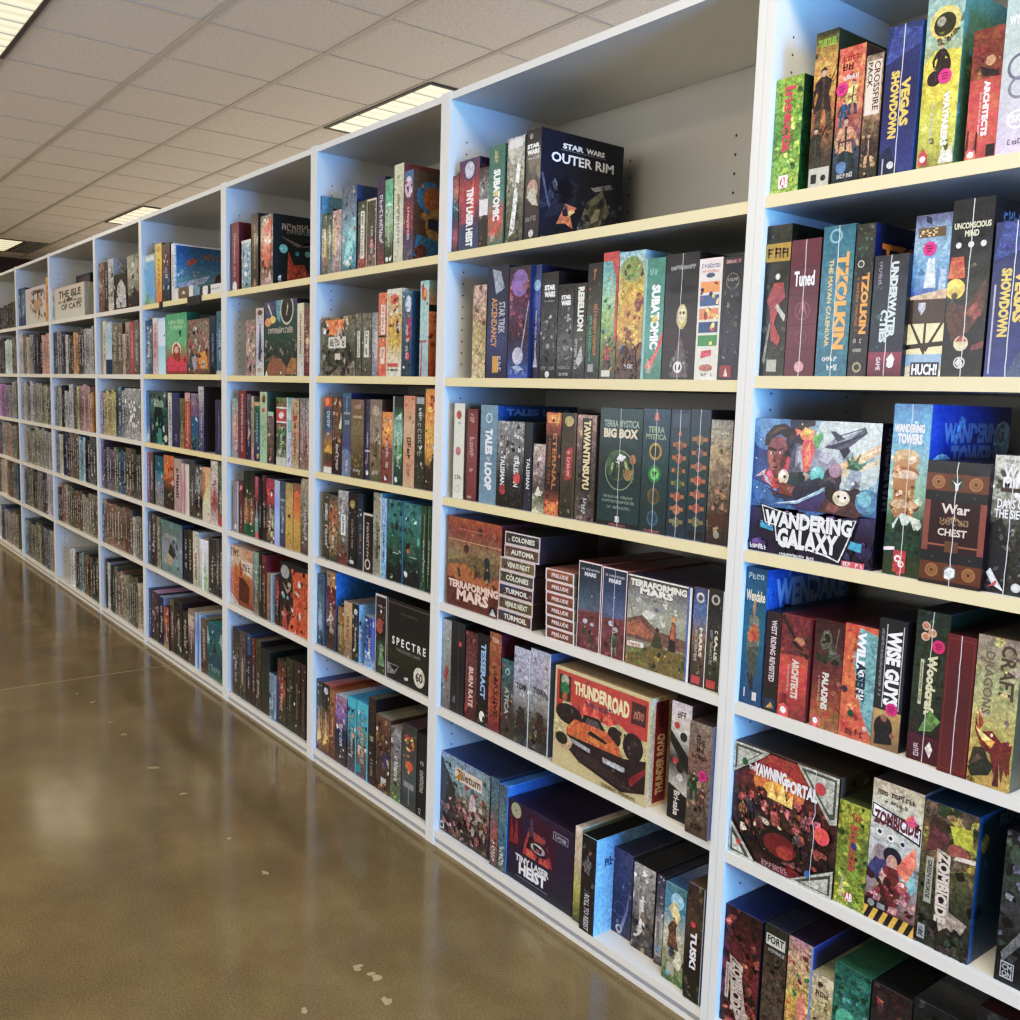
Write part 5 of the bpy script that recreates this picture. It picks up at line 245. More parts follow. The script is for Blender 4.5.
('E', 1, -4.3686, 0.003, 1.7238, 0.2335, 0.0499, 0.022, 'ddd,eed~1', 'E:765,.5,.5,.3 P:eed,.4,.4,.6,.4,.5,.7', 'ccc', '', 'small white flat box with symbol, fifth along top shelf, fifth bookcase from right'),
('E', 1, -4.0883, 0.003, 1.7238, 0.32, 0.0372, 0.022, 'ddd,eee~1', 'E:79a,.15,.5,.18 E:333,.45,.45,.2 E:eee,.45,.45,.1 S:444,.62,.4,.95,.6', 'ccc', '', 'small white flat box with symbols, sixth along top shelf, fifth bookcase from right'),
('E', 2, -4.8894, 0.012, 1.3869, 0.1072, 0.262, 0.28, '678,789,578~4', 'S:bcc,.4,.2,.7,.8,v B:357,0,.9,1,1', '567', '', 'teal grey box at left end, first along second shelf, fifth bookcase from right'),
('E', 2, -4.7924, 0.012, 1.3869, 0.0745, 0.2692, 0.28, 'edd,c99,dcc~3', 'S:b33,.3,.3,.7,.9,v N:b55,ccc,0,0,1,.4,6', 'ccc', '', 'white and red box, second along second shelf, fifth bookcase from right'),
('E', 2, -4.6989, 0.012, 1.3869, 0.1039, 0.2651, 0.28, 'bdf,ade,cef~1', 'B:def,.0,.5,1,.95 B:224,.8,.67,.95,.7', 'ade', '', 'plain pale blue box, third along second shelf, fifth bookcase from right'),
('E', 2, -4.4962, 0.012, 1.3869, 0.2783, 0.2777, 0.06, '5a7,6b8,7b8,a64,933~3', 'S:dec,.12,.82,.85,.9 S:dec,.2,.74,.8,.81 E:edc,.5,.4,.22,.13 P:a42,.3,.1,.35,.45,.5,.52,.68,.42,.7,.1 E:dba,.5,.4,.1,.06 P:d35,.0,.05,.1,.3,.4,.25,.6,.2,.95,.32,1,.05 N:c34,733,.05,.0,.95,.28,14 P:354,.6,.7,.75,.72,.7,.6', '375', '', 'face-out green box with red haired woman, fourth along second shelf, fifth bookcase from right'),
('E', 2, -4.2179, 0.012, 1.3869, 0.2664, 0.24, 0.06, '876,987,876,b74,654~5', 'N:b54,aaa,655,ccb,.0,.4,1,1,34 P:456,.0,.1,.2,.45,.4,.3,.3,.1 P:aab,.2,.3,.4,.35,.45,.1,.3,.05 P:d94,.5,.1,.6,.4,.9,.42,.95,.1 N:c64,444,ba9,.1,.0,.9,.4,16', '555', '', 'face-out grey and orange heroes box, fifth along second shelf, fifth bookcase from right'),
('E', 2, -4.0408, 0.009, 1.3869, 0.0718, 0.246, 0.28, '345,234,345~3', 'S:9ac,.4,.2,.7,.7,v E:222,.5,.03,.4', '334', '', 'dark navy box jutting forward, sixth along second shelf, fifth bookcase from right'),
('E', 2, -3.9692, 0.012, 1.3869, 0.0687, 0.2623, 0.28, '478,68a,477~4', 'S:cdd,.4,.2,.7,.7,v B:ccc,0,0,1,.06', '466', '', 'teal box by right panel, seventh along second shelf, fifth bookcase from right'),
('E', 3, -4.9157, 0.012, 1.049, 0.0546, 0.2569, 0.28, '258,369,469,abb~3', 'B:ccc,.2,.05,.7,.16', '236', '', 'blue box at left end, first along third shelf, fifth bookcase from right'),
('E', 3, -4.7543, 0.012, 1.049, 0.259, 0.2566, 0.06, '566,476,355,233~4', 'E:8a9,.5,.75,.3,.1 P:133,.2,.3,.3,.7,.7,.7,.8,.3 P:498,.35,.0,.4,.5,.6,.55,.7,.0 P:253,.4,.3,.5,.62,.6,.3 N:7a9,344,133,0,.0,1,1,24 E:ddc,.9,.12,.08,.07', '233', '', 'face-out dark teal forest spirit box, second along third shelf, fifth bookcase from right'),
('E', 3, -4.5926, 0.012, 1.049, 0.0533, 0.2511, 0.28, 'ddc,bbb,ccc~3', '', 'bbb', '', 'slim white box, third along third shelf, fifth bookcase from right'),
('E', 3, -4.5167, 0.012, 1.049, 0.0928, 0.2524, 0.28, '447,446,336~2', 'S:aac,.4,.1,.7,.3,v', '335', '', 'plain purple box, fourth along third shelf, fifth bookcase from right'),
('E', 3, -4.4294, 0.012, 1.049, 0.0662, 0.2287, 0.28, '775,664,a85~4', 'N:a96,553,0,0,1,1,8', '443', '', 'olive box, fifth along third shelf, fifth bookcase from right'),
('E', 3, -4.356, 0.012, 1.049, 0.0748, 0.2551, 0.28, 'a64,c54,a43~4', 'B:caa,.1,.85,.9,1 S:ec9,.4,.1,.7,.8,v', '733', '', 'red orange box, sixth along third shelf, fifth bookcase from right'),
('E', 3, -4.2667, 0.012, 1.049, 0.0937, 0.253, 0.28, '989,868,378,456~4', 'N:bab,646,0,.6,1,1,8 B:268,.0,.3,1,.6', '445', '', 'grey purple and blue box, seventh along third shelf, fifth bookcase from right'),
('E', 3, -4.185, 0.012, 1.049, 0.0642, 0.2849, 0.28, 'ccc,989,668,557~4', 'N:ddd,777,0,.85,1,1,6 S:dde,.4,.2,.7,.8,v', '433;N:543,332,0,0,1,1,8 E:954,.5,.4,.2', '', 'grey box with white top, tallest on shelf, eighth along third shelf, fifth bookcase from right'),
('E', 3, -3.9796, 0.012, 1.049, 0.0853, 0.2315, 0.28, '446,335,446~2', 'S:99b,.4,.1,.6,.8,v', '335', '', 'navy box by right panel, ninth along third shelf, fifth bookcase from right'),
('E', 4, -4.9216, 0.012, 0.7445, 0.0429, 0.2517, 0.28, 'a56,747,856~4', '', '544', '', 'slim purple red box at left end, first along fourth shelf, fifth bookcase from right'),
('E', 4, -4.8691, 0.012, 0.7445, 0.0526, 0.2554, 0.28, '765,654,554~4', '', '544', '', 'slim brown box, second along fourth shelf, fifth bookcase from right'),
('E', 4, -4.7538, 0.012, 0.7445, 0.1295, 0.2453, 0.28, '378,489,99a,887~4', 'N:69a,bbb,0,0,1,.4,8 B:267,.0,.7,1,1', '268', '', 'teal and grey box, third along fourth shelf, fifth bookcase from right'),
('E', 4, -4.6163, 0.012, 0.7445, 0.1393, 0.2571, 0.28, 'd74,c63,443,433~4', 'P:d73,0,.5,.5,.6,.6,1,0,1 N:332,654,0,0,1,.5,12 E:dba,.9,.5,.15,.05', '554', '', 'orange topped dark box, fourth along fourth shelf, fifth bookcase from right'),
('E', 4, -4.4954, 0.012, 0.7445, 0.0941, 0.2508, 0.28, 'ba9,caa,b99~2', '', 'baa', '', 'pink beige box, fifth along fourth shelf, fifth bookcase from right'),
('E', 4, -4.3926, 0.012, 0.7445, 0.1014, 0.2332, 0.28, 'dcb,c9a,cba~2', 'B:ddc,.6,0,1,1 B:b79,.3,0,.45,1', 'dcc', '', 'cream and pink striped box, sixth along fourth shelf, fifth bookcase from right'),
('E', 4, -4.3014, 0.012, 0.7445, 0.0726, 0.2581, 0.28, '555,666,544~4', 'N:877,444,0,0,1,1,8', '444', '', 'dark grey box, seventh along fourth shelf, fifth bookcase from right'),
('E', 4, -4.2194, 0.012, 0.7445, 0.0841, 0.2461, 0.28, '333,aaa,222,665~5', 'N:ddd,222,0,.3,1,1,12', '222', '', 'black and white box, eighth along fourth shelf, fifth bookcase from right'),
('E', 4, -4.1265, 0.012, 0.7445, 0.0969, 0.2386, 0.28, 'da8,dc9,ddb,dcb~3', 'P:c84,0,.3,.4,.6,.3,.9,0,.9 N:eed,dca,0,0,1,.4,6', 'cba', '', 'yellow cream box, ninth along fourth shelf, fifth bookcase from right'),
('E', 4, -4.0339, 0.012, 0.7445, 0.0808, 0.273, 0.28, 'ccb,dcc,a45,ccc~4', 'S:933,.4,.2,.7,.7,v N:ddd,988,0,.6,1,1,8', 'bbb', '', 'white and red box, tenth along fourth shelf, fifth bookcase from right'),
('E', 4, -3.9616, 0.012, 0.7445, 0.0573, 0.2548, 0.28, '786,676,575,b45~4', 'B:b34,0,0,1,.15 N:9a9,444,0,.2,1,1,8', '555', '', 'green and red box by right panel, eleventh along fourth shelf, fifth bookcase from right'),
('E', 5, -4.9141, 0.012, 0.4298, 0.0578, 0.265, 0.28, '444,555,444~5', '', '333', '', 'slim dark box at left end, first along fifth shelf, fifth bookcase from right'),
('E', 5, -4.8443, 0.012, 0.4298, 0.0725, 0.2634, 0.28, '655,544,433~5', '', '433', '', 'slim dark brown box, second along fifth shelf, fifth bookcase from right'),
('E', 5, -4.7742, 0.012, 0.4298, 0.0618, 0.2576, 0.28, '887,776,998~5', '', '665', '', 'grey brown box, third along fifth shelf, fifth bookcase from right'),
('E', 5, -4.5871, 0.012, 0.4298, 0.2946, 0.2532, 0.06, '688,788,99a,8aa,788~3', 'S:ccb,.15,.66,.7,.78 P:443,.3,.35,.45,.6,.55,.55,.7,.4,.6,.3 P:ba9,.1,.2,.3,.4,.6,.3,.5,.15 N:7aa,9bb,567,0,.0,1,1,22 N:433,544,.3,.32,.7,.55,8', '357', '', 'face-out grey teal mountain box, fourth along fifth shelf, fifth bookcase from right'),
('E', 5, -4.392, 0.012, 0.4298, 0.053, 0.2422, 0.28, '334,333~3', '', '222', '', 'slim dark box right of mountain box, fifth along fifth shelf, fifth bookcase from right'),
('E', 5, -4.3336, 0.012, 0.4298, 0.0584, 0.2497, 0.28, '443,333~3', '', '222', '', 'slim black box, sixth along fifth shelf, fifth bookcase from right'),
('E', 5, -4.2613, 0.012, 0.4298, 0.0784, 0.2504, 0.28, 'ccb,dcb,bba~4', 'N:a88,dcb,0,0,1,1,8', 'bcd', '', 'cream box, seventh along fifth shelf, fifth bookcase from right'),
('E', 5, -4.1629, 0.012, 0.4298, 0.1087, 0.226, 0.28, 'eef,ddd,cdc,9b8~3', 'B:eef,.3,0,.5,1 N:8b7,ccc,.4,.0,1,.6,8', 'cde;', 'edc', 'short white and green box, eighth along fifth shelf, fifth bookcase from right'),
('E', 5, -4.0612, 0.012, 0.4298, 0.0823, 0.2488, 0.28, '444,554,443~5', 'N:887,333,0,0,1,1,8', '333', '', 'dark box third from right panel, ninth along fifth shelf, fifth bookcase from right'),
('E', 5, -3.9982, 0.012, 0.4298, 0.0368, 0.2531, 0.28, '555,777,444~5', 'N:ddd,333,0,0,1,1,8', '223', '', 'slim black and white box, tenth along fifth shelf, fifth bookcase from right'),
('E', 5, -3.9588, 0.012, 0.4298, 0.0374, 0.2585, 0.28, '335,446,334~4', '', '335', '', 'slim dark navy box by right panel, eleventh along fifth shelf, fifth bookcase from right'),
('E', 6, -4.9214, 0.012, 0.0455, 0.0432, 0.2553, 0.28, '324,435,324~4', 'N:99a,436,0,0,1,.6,8', '235;', '346', 'navy purple box at left end, first along bottom shelf, fifth bookcase from right'),
('E', 6, -4.8408, 0.012, 0.0455, 0.1087, 0.2512, 0.28, '544,655,443~5', 'N:b8a,544,0,.3,1,1,8', '445;', 'c9b', 'dark pinkish box, second along bottom shelf, fifth bookcase from right'),
('E', 6, -4.7466, 0.012, 0.0455, 0.0647, 0.244, 0.28, '346,435,324~4', '', '9ac;', 'abc', 'slim purple black box, third along bottom shelf, fifth bookcase from right'),
('E', 6, -4.654, 0.005, 0.0455, 0.0732, 0.2111, 0.28, 'a43,b64,643,ba8~5', 'N:d84,733,0,0,1,1,8', '433;', '543', 'short red and yellow box, fourth along bottom shelf, fifth bookcase from right'),
('E', 6, -4.5871, 0.012, 0.0455, 0.0597, 0.2585, 0.28, '664,754,543~4', '', '433;', '665', 'brown box, fifth along bottom shelf, fifth bookcase from right'),
('E', 6, -4.5002, 0.012, 0.0455, 0.1026, 0.267, 0.28, '333,544,443~5', 'S:bba,.4,.2,.7,.7,v N:988,333,0,0,1,1,8', '433;', '544', 'dark box with pale lettering, sixth along bottom shelf, fifth bookcase from right'),
('E', 6, -4.4089, 0.012, 0.0455, 0.0699, 0.2356, 0.28, '443,333,443~4', '', '333;', '555', 'dark box, seventh along bottom shelf, fifth bookcase from right'),
('E', 6, -4.3285, 0.012, 0.0455, 0.0797, 0.2601, 0.28, '987,b99,654,655~5', 'B:cba,.0,.7,1,.9', '887;', 'ba9', 'brown and pink box, eighth along bottom shelf, fifth bookcase from right'),
('E', 6, -4.2441, 0.012, 0.0455, 0.0761, 0.2595, 0.28, 'bcd,89c,acf,bcd~2', 'B:58c,.4,0,.7,1', '9be;', 'ddd', 'white and blue box, ninth along bottom shelf, fifth bookcase from right'),
('E', 6, -4.1678, 0.012, 0.0455, 0.0667, 0.25, 0.28, '765,754,643~5', '', '665;', '998', 'plain brown box beside teal one, tenth along bottom shelf, fifth bookcase from right'),
('E', 6, -4.0394, 0.012, 0.0455, 0.1803, 0.2462, 0.07, '367,377,356,476~3', 'P:9bb,.0,.95,.2,.7,.1,.6,0,.6 P:9bb,.9,.9,1,.9,1,.6,.8,.75 P:332,.4,.5,.5,.72,.6,.5 N:6aa,255,.1,.3,.9,.9,14 S:9bb,.1,.12,.85,.28', '256;', '4aa', 'face-out teal box with pale lettering at foot, eleventh along bottom shelf, fifth bookcase from right'),
('F', 1, -5.6923, 0.012, 1.7242, 0.1139, 0.2704, 0.28, '865,976,754~5', 'N:ca8,543,0,0,1,1,10', '543', '', 'brown orange mottled box at left end, first along top shelf, sixth bookcase from right'),
('F', 1, -5.6029, 0.012, 1.7242, 0.0574, 0.2679, 0.28, '443,433~3', '', '433', '', 'slim dark box, second along top shelf, sixth bookcase from right'),
('F', 1, -5.517, 0.012, 1.7242, 0.1025, 0.2762, 0.28, 'ccc,bbb,ddc~5', 'N:888,eee,0,0,1,1,14', 'bbb;N:888,eee,665,0,0,1,1,20', '', 'white and grey patterned box, third along top shelf, sixth bookcase from right'),
('F', 1, -5.3391, 0.009, 1.7242, 0.2299, 0.1829, 0.28, '332,322,433~4', 'P:ccc,.2,.05,.3,.7,.6,.85,.9,.6,.95,.05 N:888,433,eed,.2,.05,.95,.7,14', '333', '', 'black and white box with pale monument, fourth along top shelf, sixth bookcase from right'),
('F', 1, -5.1304, 0.012, 1.7242, 0.1867, 0.2614, 0.28, '998,bba,887,443~4', 'P:433,0,0,0,.3,.3,.2,.6,.4,1,.25,1,0 N:ccb,776,0,.3,1,1,14', '776', '', 'grey misty mountain box by right panel, fifth along top shelf, sixth bookcase from right'),
('F', 2, -5.6619, 0.012, 1.3846, 0.0508, 0.2927, 0.28, 'ddb,dcb~2', '', 'ccb', '', 'slim cream box at left end, first along second shelf, sixth bookcase from right'),
('F', 2, -5.5757, 0.012, 1.3846, 0.1143, 0.2838, 0.28, 'bcd,acd,cde,246~3', 'B:246,0,0,1,.28 N:def,9bc,0,.4,1,1,6', 'abc', '', 'pale blue box with navy foot, second along second shelf, sixth bookcase from right'),
('F', 2, -5.4671, 0.012, 1.3846, 0.0959, 0.2742, 0.28, '998,876,887~5', '', '776', '', 'grey brown box, first of pair, third along second shelf, sixth bookcase from right'),
('F', 2, -5.3726, 0.012, 1.3846, 0.0861, 0.2704, 0.28, '987,765,876~5', '', '765', '', 'grey brown box, second of pair, fourth along second shelf, sixth bookcase from right'),
('F', 2, -5.2995, 0.012, 1.3846, 0.0491, 0.2106, 0.28, 'dcb,ba9~4', '', 'ba9', '', 'short cream box, fifth along second shelf, sixth bookcase from right'),
('F', 2, -5.2314, 0.012, 1.3846, 0.0772, 0.27, 0.28, 'ba9,987,876~5', '', '876', '', 'tan mottled box, sixth along second shelf, sixth bookcase from right'),
('F', 2, -5.16, 0.012, 1.3846, 0.0587, 0.2697, 0.28, 'b55,c56,a55~2', '', 'a55', '', 'red box, seventh along second shelf, sixth bookcase from right'),
('F', 2, -5.087, 0.012, 1.3846, 0.0771, 0.2742, 0.28, '877,988,766~5', '', '777', '', 'grey box by right panel, eighth along second shelf, sixth bookcase from right'),
('G', 1, -6.6614, 0.16, 1.7242, 0.3349, 0.2995, 0.07, '333,433,333~1', 'P:633,.12,.93,.95,.93,.95,.6,.12,.6 S:a44,.16,.66,.9,.9', '333', '', 'wide dark red lettered box behind white one, first along top shelf, seventh bookcase from right'),
('G', 1, -6.4415, 0.012, 1.7242, 0.7746, 0.1973, 0.08, 'dcb,ddc~1', 'T:THE_ISLE,443,.22,.66,.9,.88 S:554,.2,.5,.92,.58 T:OF_CATS,443,.3,.28,.9,.46 E:665,.55,.58,.1,.05 N:998,776,.2,.25,.92,.85,8 B:bba,.0,0,.1,1 S:776,.02,.1,.08,.8,v', 'bba', '', 'face-out white box with dark sketched lettering, second along top shelf, seventh bookcase from right'),
('H', 1, -7.7969, 0.012, 1.7242, 0.0838, 0.2697, 0.28, '334,445~3', '', '333', '', 'slim dark box at left end, first along top shelf, eighth bookcase from right'),
('H', 1, -7.683, 0.012, 1.7242, 0.131, 0.2681, 0.28, '468,79b,357~4', '', '346', '', 'slim blue box, second along top shelf, eighth bookcase from right'),
('H', 1, -7.3048, 0.012, 1.7242, 0.6084, 0.2495, 0.08, 'dcc,ddc~1', 'N:b96,875,c74,564,.25,.15,.95,.85,40 E:ca8,.6,.5,.2,.16 N:d73,c52,.6,.05,1,.5,12 S:654,.3,.8,.9,.92', 'bbb', '', 'face-out white box with round brown drawing, third along top shelf, eighth bookcase from right'),
('H', 1, -6.9516, 0.012, 1.7242, 0.0826, 0.2898, 0.28, 'db6,e94,da4~2', 'S:753,.3,.4,.7,.8,v', 'ca5', '', 'slim yellow orange box by right panel, fourth along top shelf, eighth bookcase from right'),
]
FAR = [
(-5.762, 0.0595, 1.0488, 0.2395, '878'),(-5.7017, 0.0528, 1.0488, 0.2337, 'a96'),(-5.6482, 0.0528, 1.0488, 0.2452, 'ba7'),(-5.5946, 0.0528, 1.0488, 0.2341, 'ba7'),(-5.5411, 0.0394, 1.0488, 0.2514, 'bb7'),
(-5.5009, 0.0394, 1.0488, 0.2384, 'bb7'),(-5.4607, 0.0394, 1.0488, 0.2526, '555'),(-5.4205, 0.0595, 1.0488, 0.2693, '578'),(-5.3603, 0.0595, 1.0488, 0.2531, '888'),(-5.3, 0.2603, 1.0488, 0.2635, 'aaa'),
(-5.762, 0.0574, 0.7419, 0.2701, '755'),(-5.7038, 0.0477, 0.7419, 0.2244, '556'),(-5.6553, 0.0477, 0.7419, 0.2371, '778'),(-5.6068, 0.0477, 0.7419, 0.2282, '767'),(-5.5582, 0.0477, 0.7419, 0.2274, '767'),
(-5.5097, 0.038, 0.7419, 0.2467, '887'),(-5.4709, 0.038, 0.7419, 0.2378, '776'),(-5.4321, 0.0445, 0.7419, 0.2229, '578'),(-5.3868, 0.0445, 0.7419, 0.2379, '467'),(-5.3416, 0.0445, 0.7419, 0.2318, '467'),
(-5.2963, 0.0477, 0.7419, 0.2554, '765'),(-5.2478, 0.0477, 0.7419, 0.2559, '765'),(-5.1993, 0.038, 0.7419, 0.2566, '554'),(-5.1604, 0.038, 0.7419, 0.2532, '554'),(-5.1216, 0.038, 0.7419, 0.2304, '555'),
(-5.0828, 0.038, 0.7419, 0.2345, '666'),(-5.762, 0.0371, 0.4282, 0.2205, '444'),(-5.7241, 0.0466, 0.4282, 0.2497, '876'),(-5.6766, 0.0466, 0.4282, 0.2382, '765'),(-5.6292, 0.0466, 0.4282, 0.2379, '865'),
(-5.5818, 0.0466, 0.4282, 0.2368, '976'),(-5.5344, 0.0561, 0.4282, 0.2433, '765'),(-5.4775, 0.0561, 0.4282, 0.237, '876'),(-5.4206, 0.0466, 0.4282, 0.2351, '765'),(-5.3732, 0.0466, 0.4282, 0.2437, '876'),
(-5.3257, 0.0371, 0.4282, 0.2469, '643'),(-5.2878, 0.0371, 0.4282, 0.2465, '754'),(-5.2499, 0.0561, 0.4282, 0.2435, '666'),(-5.193, 0.0371, 0.4282, 0.2116, 'bba'),(-5.155, 0.0371, 0.4282, 0.2164, '998'),
(-5.1171, 0.0371, 0.4282, 0.2221, '777'),(-5.0791, 0.0371, 0.4282, 0.224, '777'),(-5.7159, 0.0377, 0.0455, 0.2906, '344'),(-5.6775, 0.0569, 0.0455, 0.2749, 'bbb'),(-5.6198, 0.0377, 0.0455, 0.2672, '444'),
(-5.5813, 0.0377, 0.0455, 0.2696, '333'),(-5.5428, 0.0569, 0.0455, 0.2733, '776'),(-5.4852, 0.0569, 0.0455, 0.2506, '887'),(-5.4275, 0.0569, 0.0455, 0.2646, '976'),(-5.3698, 0.0473, 0.0455, 0.2543, '998'),
(-5.3217, 0.0473, 0.0455, 0.2596, '887'),(-5.2736, 0.0377, 0.0455, 0.269, '665'),(-5.2351, 0.0377, 0.0455, 0.2648, '665'),(-5.1967, 0.0377, 0.0455, 0.2671, '554'),(-5.1582, 0.0377, 0.0455, 0.2753, '665'),
(-5.1197, 0.0473, 0.0455, 0.2504, 'ba9'),(-5.0717, 0.0473, 0.0455, 0.2591, 'a98'),(-6.826, 0.0468, 1.3846, 0.2663, '333'),(-6.7784, 0.0468, 1.3846, 0.2618, '333'),(-6.7308, 0.0587, 1.3846, 0.2695, '888'),
(-6.6713, 0.0587, 1.3846, 0.2685, '888'),(-6.6118, 0.0468, 1.3846, 0.251, '445'),(-6.5643, 0.0468, 1.3846, 0.2544, '445'),(-6.5167, 0.0706, 1.3846, 0.2411, 'ccc'),(-6.4453, 0.0587, 1.3846, 0.2418, '554'),
(-6.3858, 0.0587, 1.3846, 0.2312, '554'),(-6.3263, 0.0587, 1.3846, 0.2506, 'c96'),(-6.2668, 0.0587, 1.3846, 0.2467, 'c96'),(-6.2073, 0.0587, 1.3846, 0.2747, '444'),(-6.1478, 0.0587, 1.3846, 0.2686, '555'),
(-6.0883, 0.0587, 1.3846, 0.2647, '999'),(-6.0289, 0.0587, 1.3846, 0.2636, 'aaa'),(-5.9694, 0.0468, 1.3846, 0.2591, 'bbb'),(-5.9218, 0.0468, 1.3846, 0.275, 'aaa'),(-6.826, 0.0522, 1.0488, 0.2506, '777'),
(-6.773, 0.0522, 1.0488, 0.2523, '777'),(-6.7199, 0.039, 1.0488, 0.2511, 'aa9'),(-6.6801, 0.039, 1.0488, 0.2516, 'aa9'),(-6.6403, 0.039, 1.0488, 0.2643, '222'),(-6.6005, 0.039, 1.0488, 0.2618, '333'),
(-6.5608, 0.0522, 1.0488, 0.2315, 'bbb'),(-6.5077, 0.0522, 1.0488, 0.2263, 'aaa'),(-6.4547, 0.0522, 1.0488, 0.2721, 'bbb'),(-6.4016, 0.0522, 1.0488, 0.2739, 'bbb'),(-6.3486, 0.039, 1.0488, 0.2563, '777'),
(-6.3088, 0.039, 1.0488, 0.241, '666'),(-6.269, 0.0522, 1.0488, 0.2631, 'bb8'),(-6.2159, 0.0469, 1.0488, 0.2672, '977'),(-6.1682, 0.0469, 1.0488, 0.2648, 'a88'),(-6.1205, 0.0469, 1.0488, 0.2746, 'b99'),
(-6.0727, 0.0469, 1.0488, 0.2736, 'a88'),(-6.025, 0.0469, 1.0488, 0.2629, 'b99'),(-5.9772, 0.039, 1.0488, 0.2269, 'c96'),(-5.9374, 0.039, 1.0488, 0.2326, 'b85'),(-6.826, 0.0492, 0.7419, 0.2657, '777'),
(-6.776, 0.0492, 0.7419, 0.2627, '777'),(-6.726, 0.0492, 0.7419, 0.2565, 'ccb'),(-6.676, 0.0492, 0.7419, 0.2548, 'ccb'),(-6.626, 0.0575, 0.7419, 0.2941, '335'),(-6.5677, 0.0575, 0.7419, 0.2766, '446'),
(-6.5094, 0.0575, 0.7419, 0.288, '335'),(-6.4511, 0.0492, 0.7419, 0.2815, '876'),(-6.4011, 0.0492, 0.7419, 0.2739, '765'),(-6.3511, 0.0492, 0.7419, 0.2891, '765'),(-6.3011, 0.0492, 0.7419, 0.2872, '765'),
(-6.2511, 0.0492, 0.7419, 0.267, '9bc'),(-6.2011, 0.0492, 0.7419, 0.2489, '8ab'),(-6.1511, 0.0492, 0.7419, 0.2656, 'acd'),(-6.1011, 0.0492, 0.7419, 0.2657, '333'),(-6.0512, 0.0492, 0.7419, 0.2581, '444'),
(-6.0012, 0.0617, 0.7419, 0.2817, '666'),(-5.9387, 0.0617, 0.7419, 0.2725, '666'),(-6.7896, 0.047, 0.4282, 0.2207, '444'),(-6.7417, 0.047, 0.4282, 0.2247, '333'),(-6.6939, 0.047, 0.4282, 0.2543, '855'),
(-6.646, 0.047, 0.4282, 0.2544, '966'),(-6.5982, 0.071, 0.4282, 0.2556, '998'),(-6.5264, 0.047, 0.4282, 0.2539, '665'),(-6.4786, 0.047, 0.4282, 0.2579, '665'),(-6.4307, 0.047, 0.4282, 0.2464, '554'),
(-6.3829, 0.047, 0.4282, 0.2366, '654'),(-6.335, 0.047, 0.4282, 0.2425, '765'),(-6.2872, 0.047, 0.4282, 0.2375, '654'),(-6.2393, 0.047, 0.4282, 0.2514, '654'),(-6.1915, 0.047, 0.4282, 0.2325, '998'),
(-6.1436, 0.047, 0.4282, 0.2226, '998'),(-6.0958, 0.047, 0.4282, 0.2183, '998'),(-6.0479, 0.059, 0.4282, 0.2522, '887'),(-5.9881, 0.059, 0.4282, 0.2502, '887'),(-5.9283, 0.071, 0.4282, 0.2507, '776'),
(-6.5265, 0.0681, 0.0455, 0.2339, 'ccc'),(-6.4577, 0.0681, 0.0455, 0.2435, 'ddd'),(-6.3888, 0.0451, 0.0455, 0.2272, '444'),(-6.3429, 0.0451, 0.0455, 0.2181, '444'),(-6.297, 0.0566, 0.0455, 0.2365, '688'),
(-6.2396, 0.0566, 0.0455, 0.2498, '799'),(-6.1822, 0.0451, 0.0455, 0.2439, '654'),(-6.1363, 0.0451, 0.0455, 0.2506, '765'),(-6.0904, 0.0451, 0.0455, 0.2588, '543'),(-6.0445, 0.0451, 0.0455, 0.2476, '765'),
(-5.9986, 0.0681, 0.0455, 0.2329, '344'),(-5.9297, 0.0681, 0.0455, 0.2598, '444'),(-7.836, 0.0539, 1.3846, 0.2802, 'ba9'),(-7.7813, 0.0539, 1.3846, 0.2933, 'cba'),(-7.7265, 0.0539, 1.3846, 0.256, '998'),
(-7.6718, 0.0539, 1.3846, 0.2564, '776'),(-7.617, 0.0539, 1.3846, 0.2585, 'cba'),(-7.5623, 0.0539, 1.3846, 0.255, 'ba9'),(-7.5076, 0.0539, 1.3846, 0.269, '999'),(-7.4528, 0.0539, 1.3846, 0.2691, '999'),
(-7.3981, 0.0479, 1.3846, 0.2478, '556'),(-7.3494, 0.0479, 1.3846, 0.2473, '445'),(-7.3007, 0.0479, 1.3846, 0.2597, '445'),(-7.2521, 0.0539, 1.3846, 0.2764, '333'),(-7.1973, 0.0539, 1.3846, 0.2653, '222'),
(-7.1426, 0.0539, 1.3846, 0.2603, 'da9'),(-7.0879, 0.0539, 1.3846, 0.2532, 'c98'),(-7.0331, 0.0539, 1.3846, 0.265, 'c98'),(-6.9784, 0.0539, 1.3846, 0.2663, 'da9'),(-7.836, 0.0444, 1.0488, 0.2652, '999'),
(-7.7908, 0.0444, 1.0488, 0.2638, '999'),(-7.7457, 0.0444, 1.0488, 0.2757, 'bbb'),(-7.7005, 0.0444, 1.0488, 0.28, 'bbb'),(-7.6554, 0.0594, 1.0488, 0.2609, '888'),(-7.5951, 0.0594, 1.0488, 0.2536, '888'),
(-7.5349, 0.0444, 1.0488, 0.2896, 'bbb'),(-7.4898, 0.0444, 1.0488, 0.2766, 'bbb'),(-7.4446, 0.0594, 1.0488, 0.2659, '888'),(-7.3844, 0.0594, 1.0488, 0.2691, '999'),(-7.3242, 0.0494, 1.0488, 0.271, '998'),
(-7.274, 0.0494, 1.0488, 0.2695, 'aa9'),(-7.2238, 0.0494, 1.0488, 0.2706, '998'),(-7.1736, 0.0494, 1.0488, 0.2516, '887'),(-7.1234, 0.0494, 1.0488, 0.2574, '998'),(-7.0733, 0.0494, 1.0488, 0.2633, 'aa9'),
(-7.0231, 0.0594, 1.0488, 0.2461, '777'),(-6.9629, 0.0594, 1.0488, 0.2518, '888'),(-7.6672, 0.059, 0.7419, 0.2511, '998'),(-7.6074, 0.059, 0.7419, 0.2532, '887'),(-7.5477, 0.059, 0.7419, 0.2353, '998'),
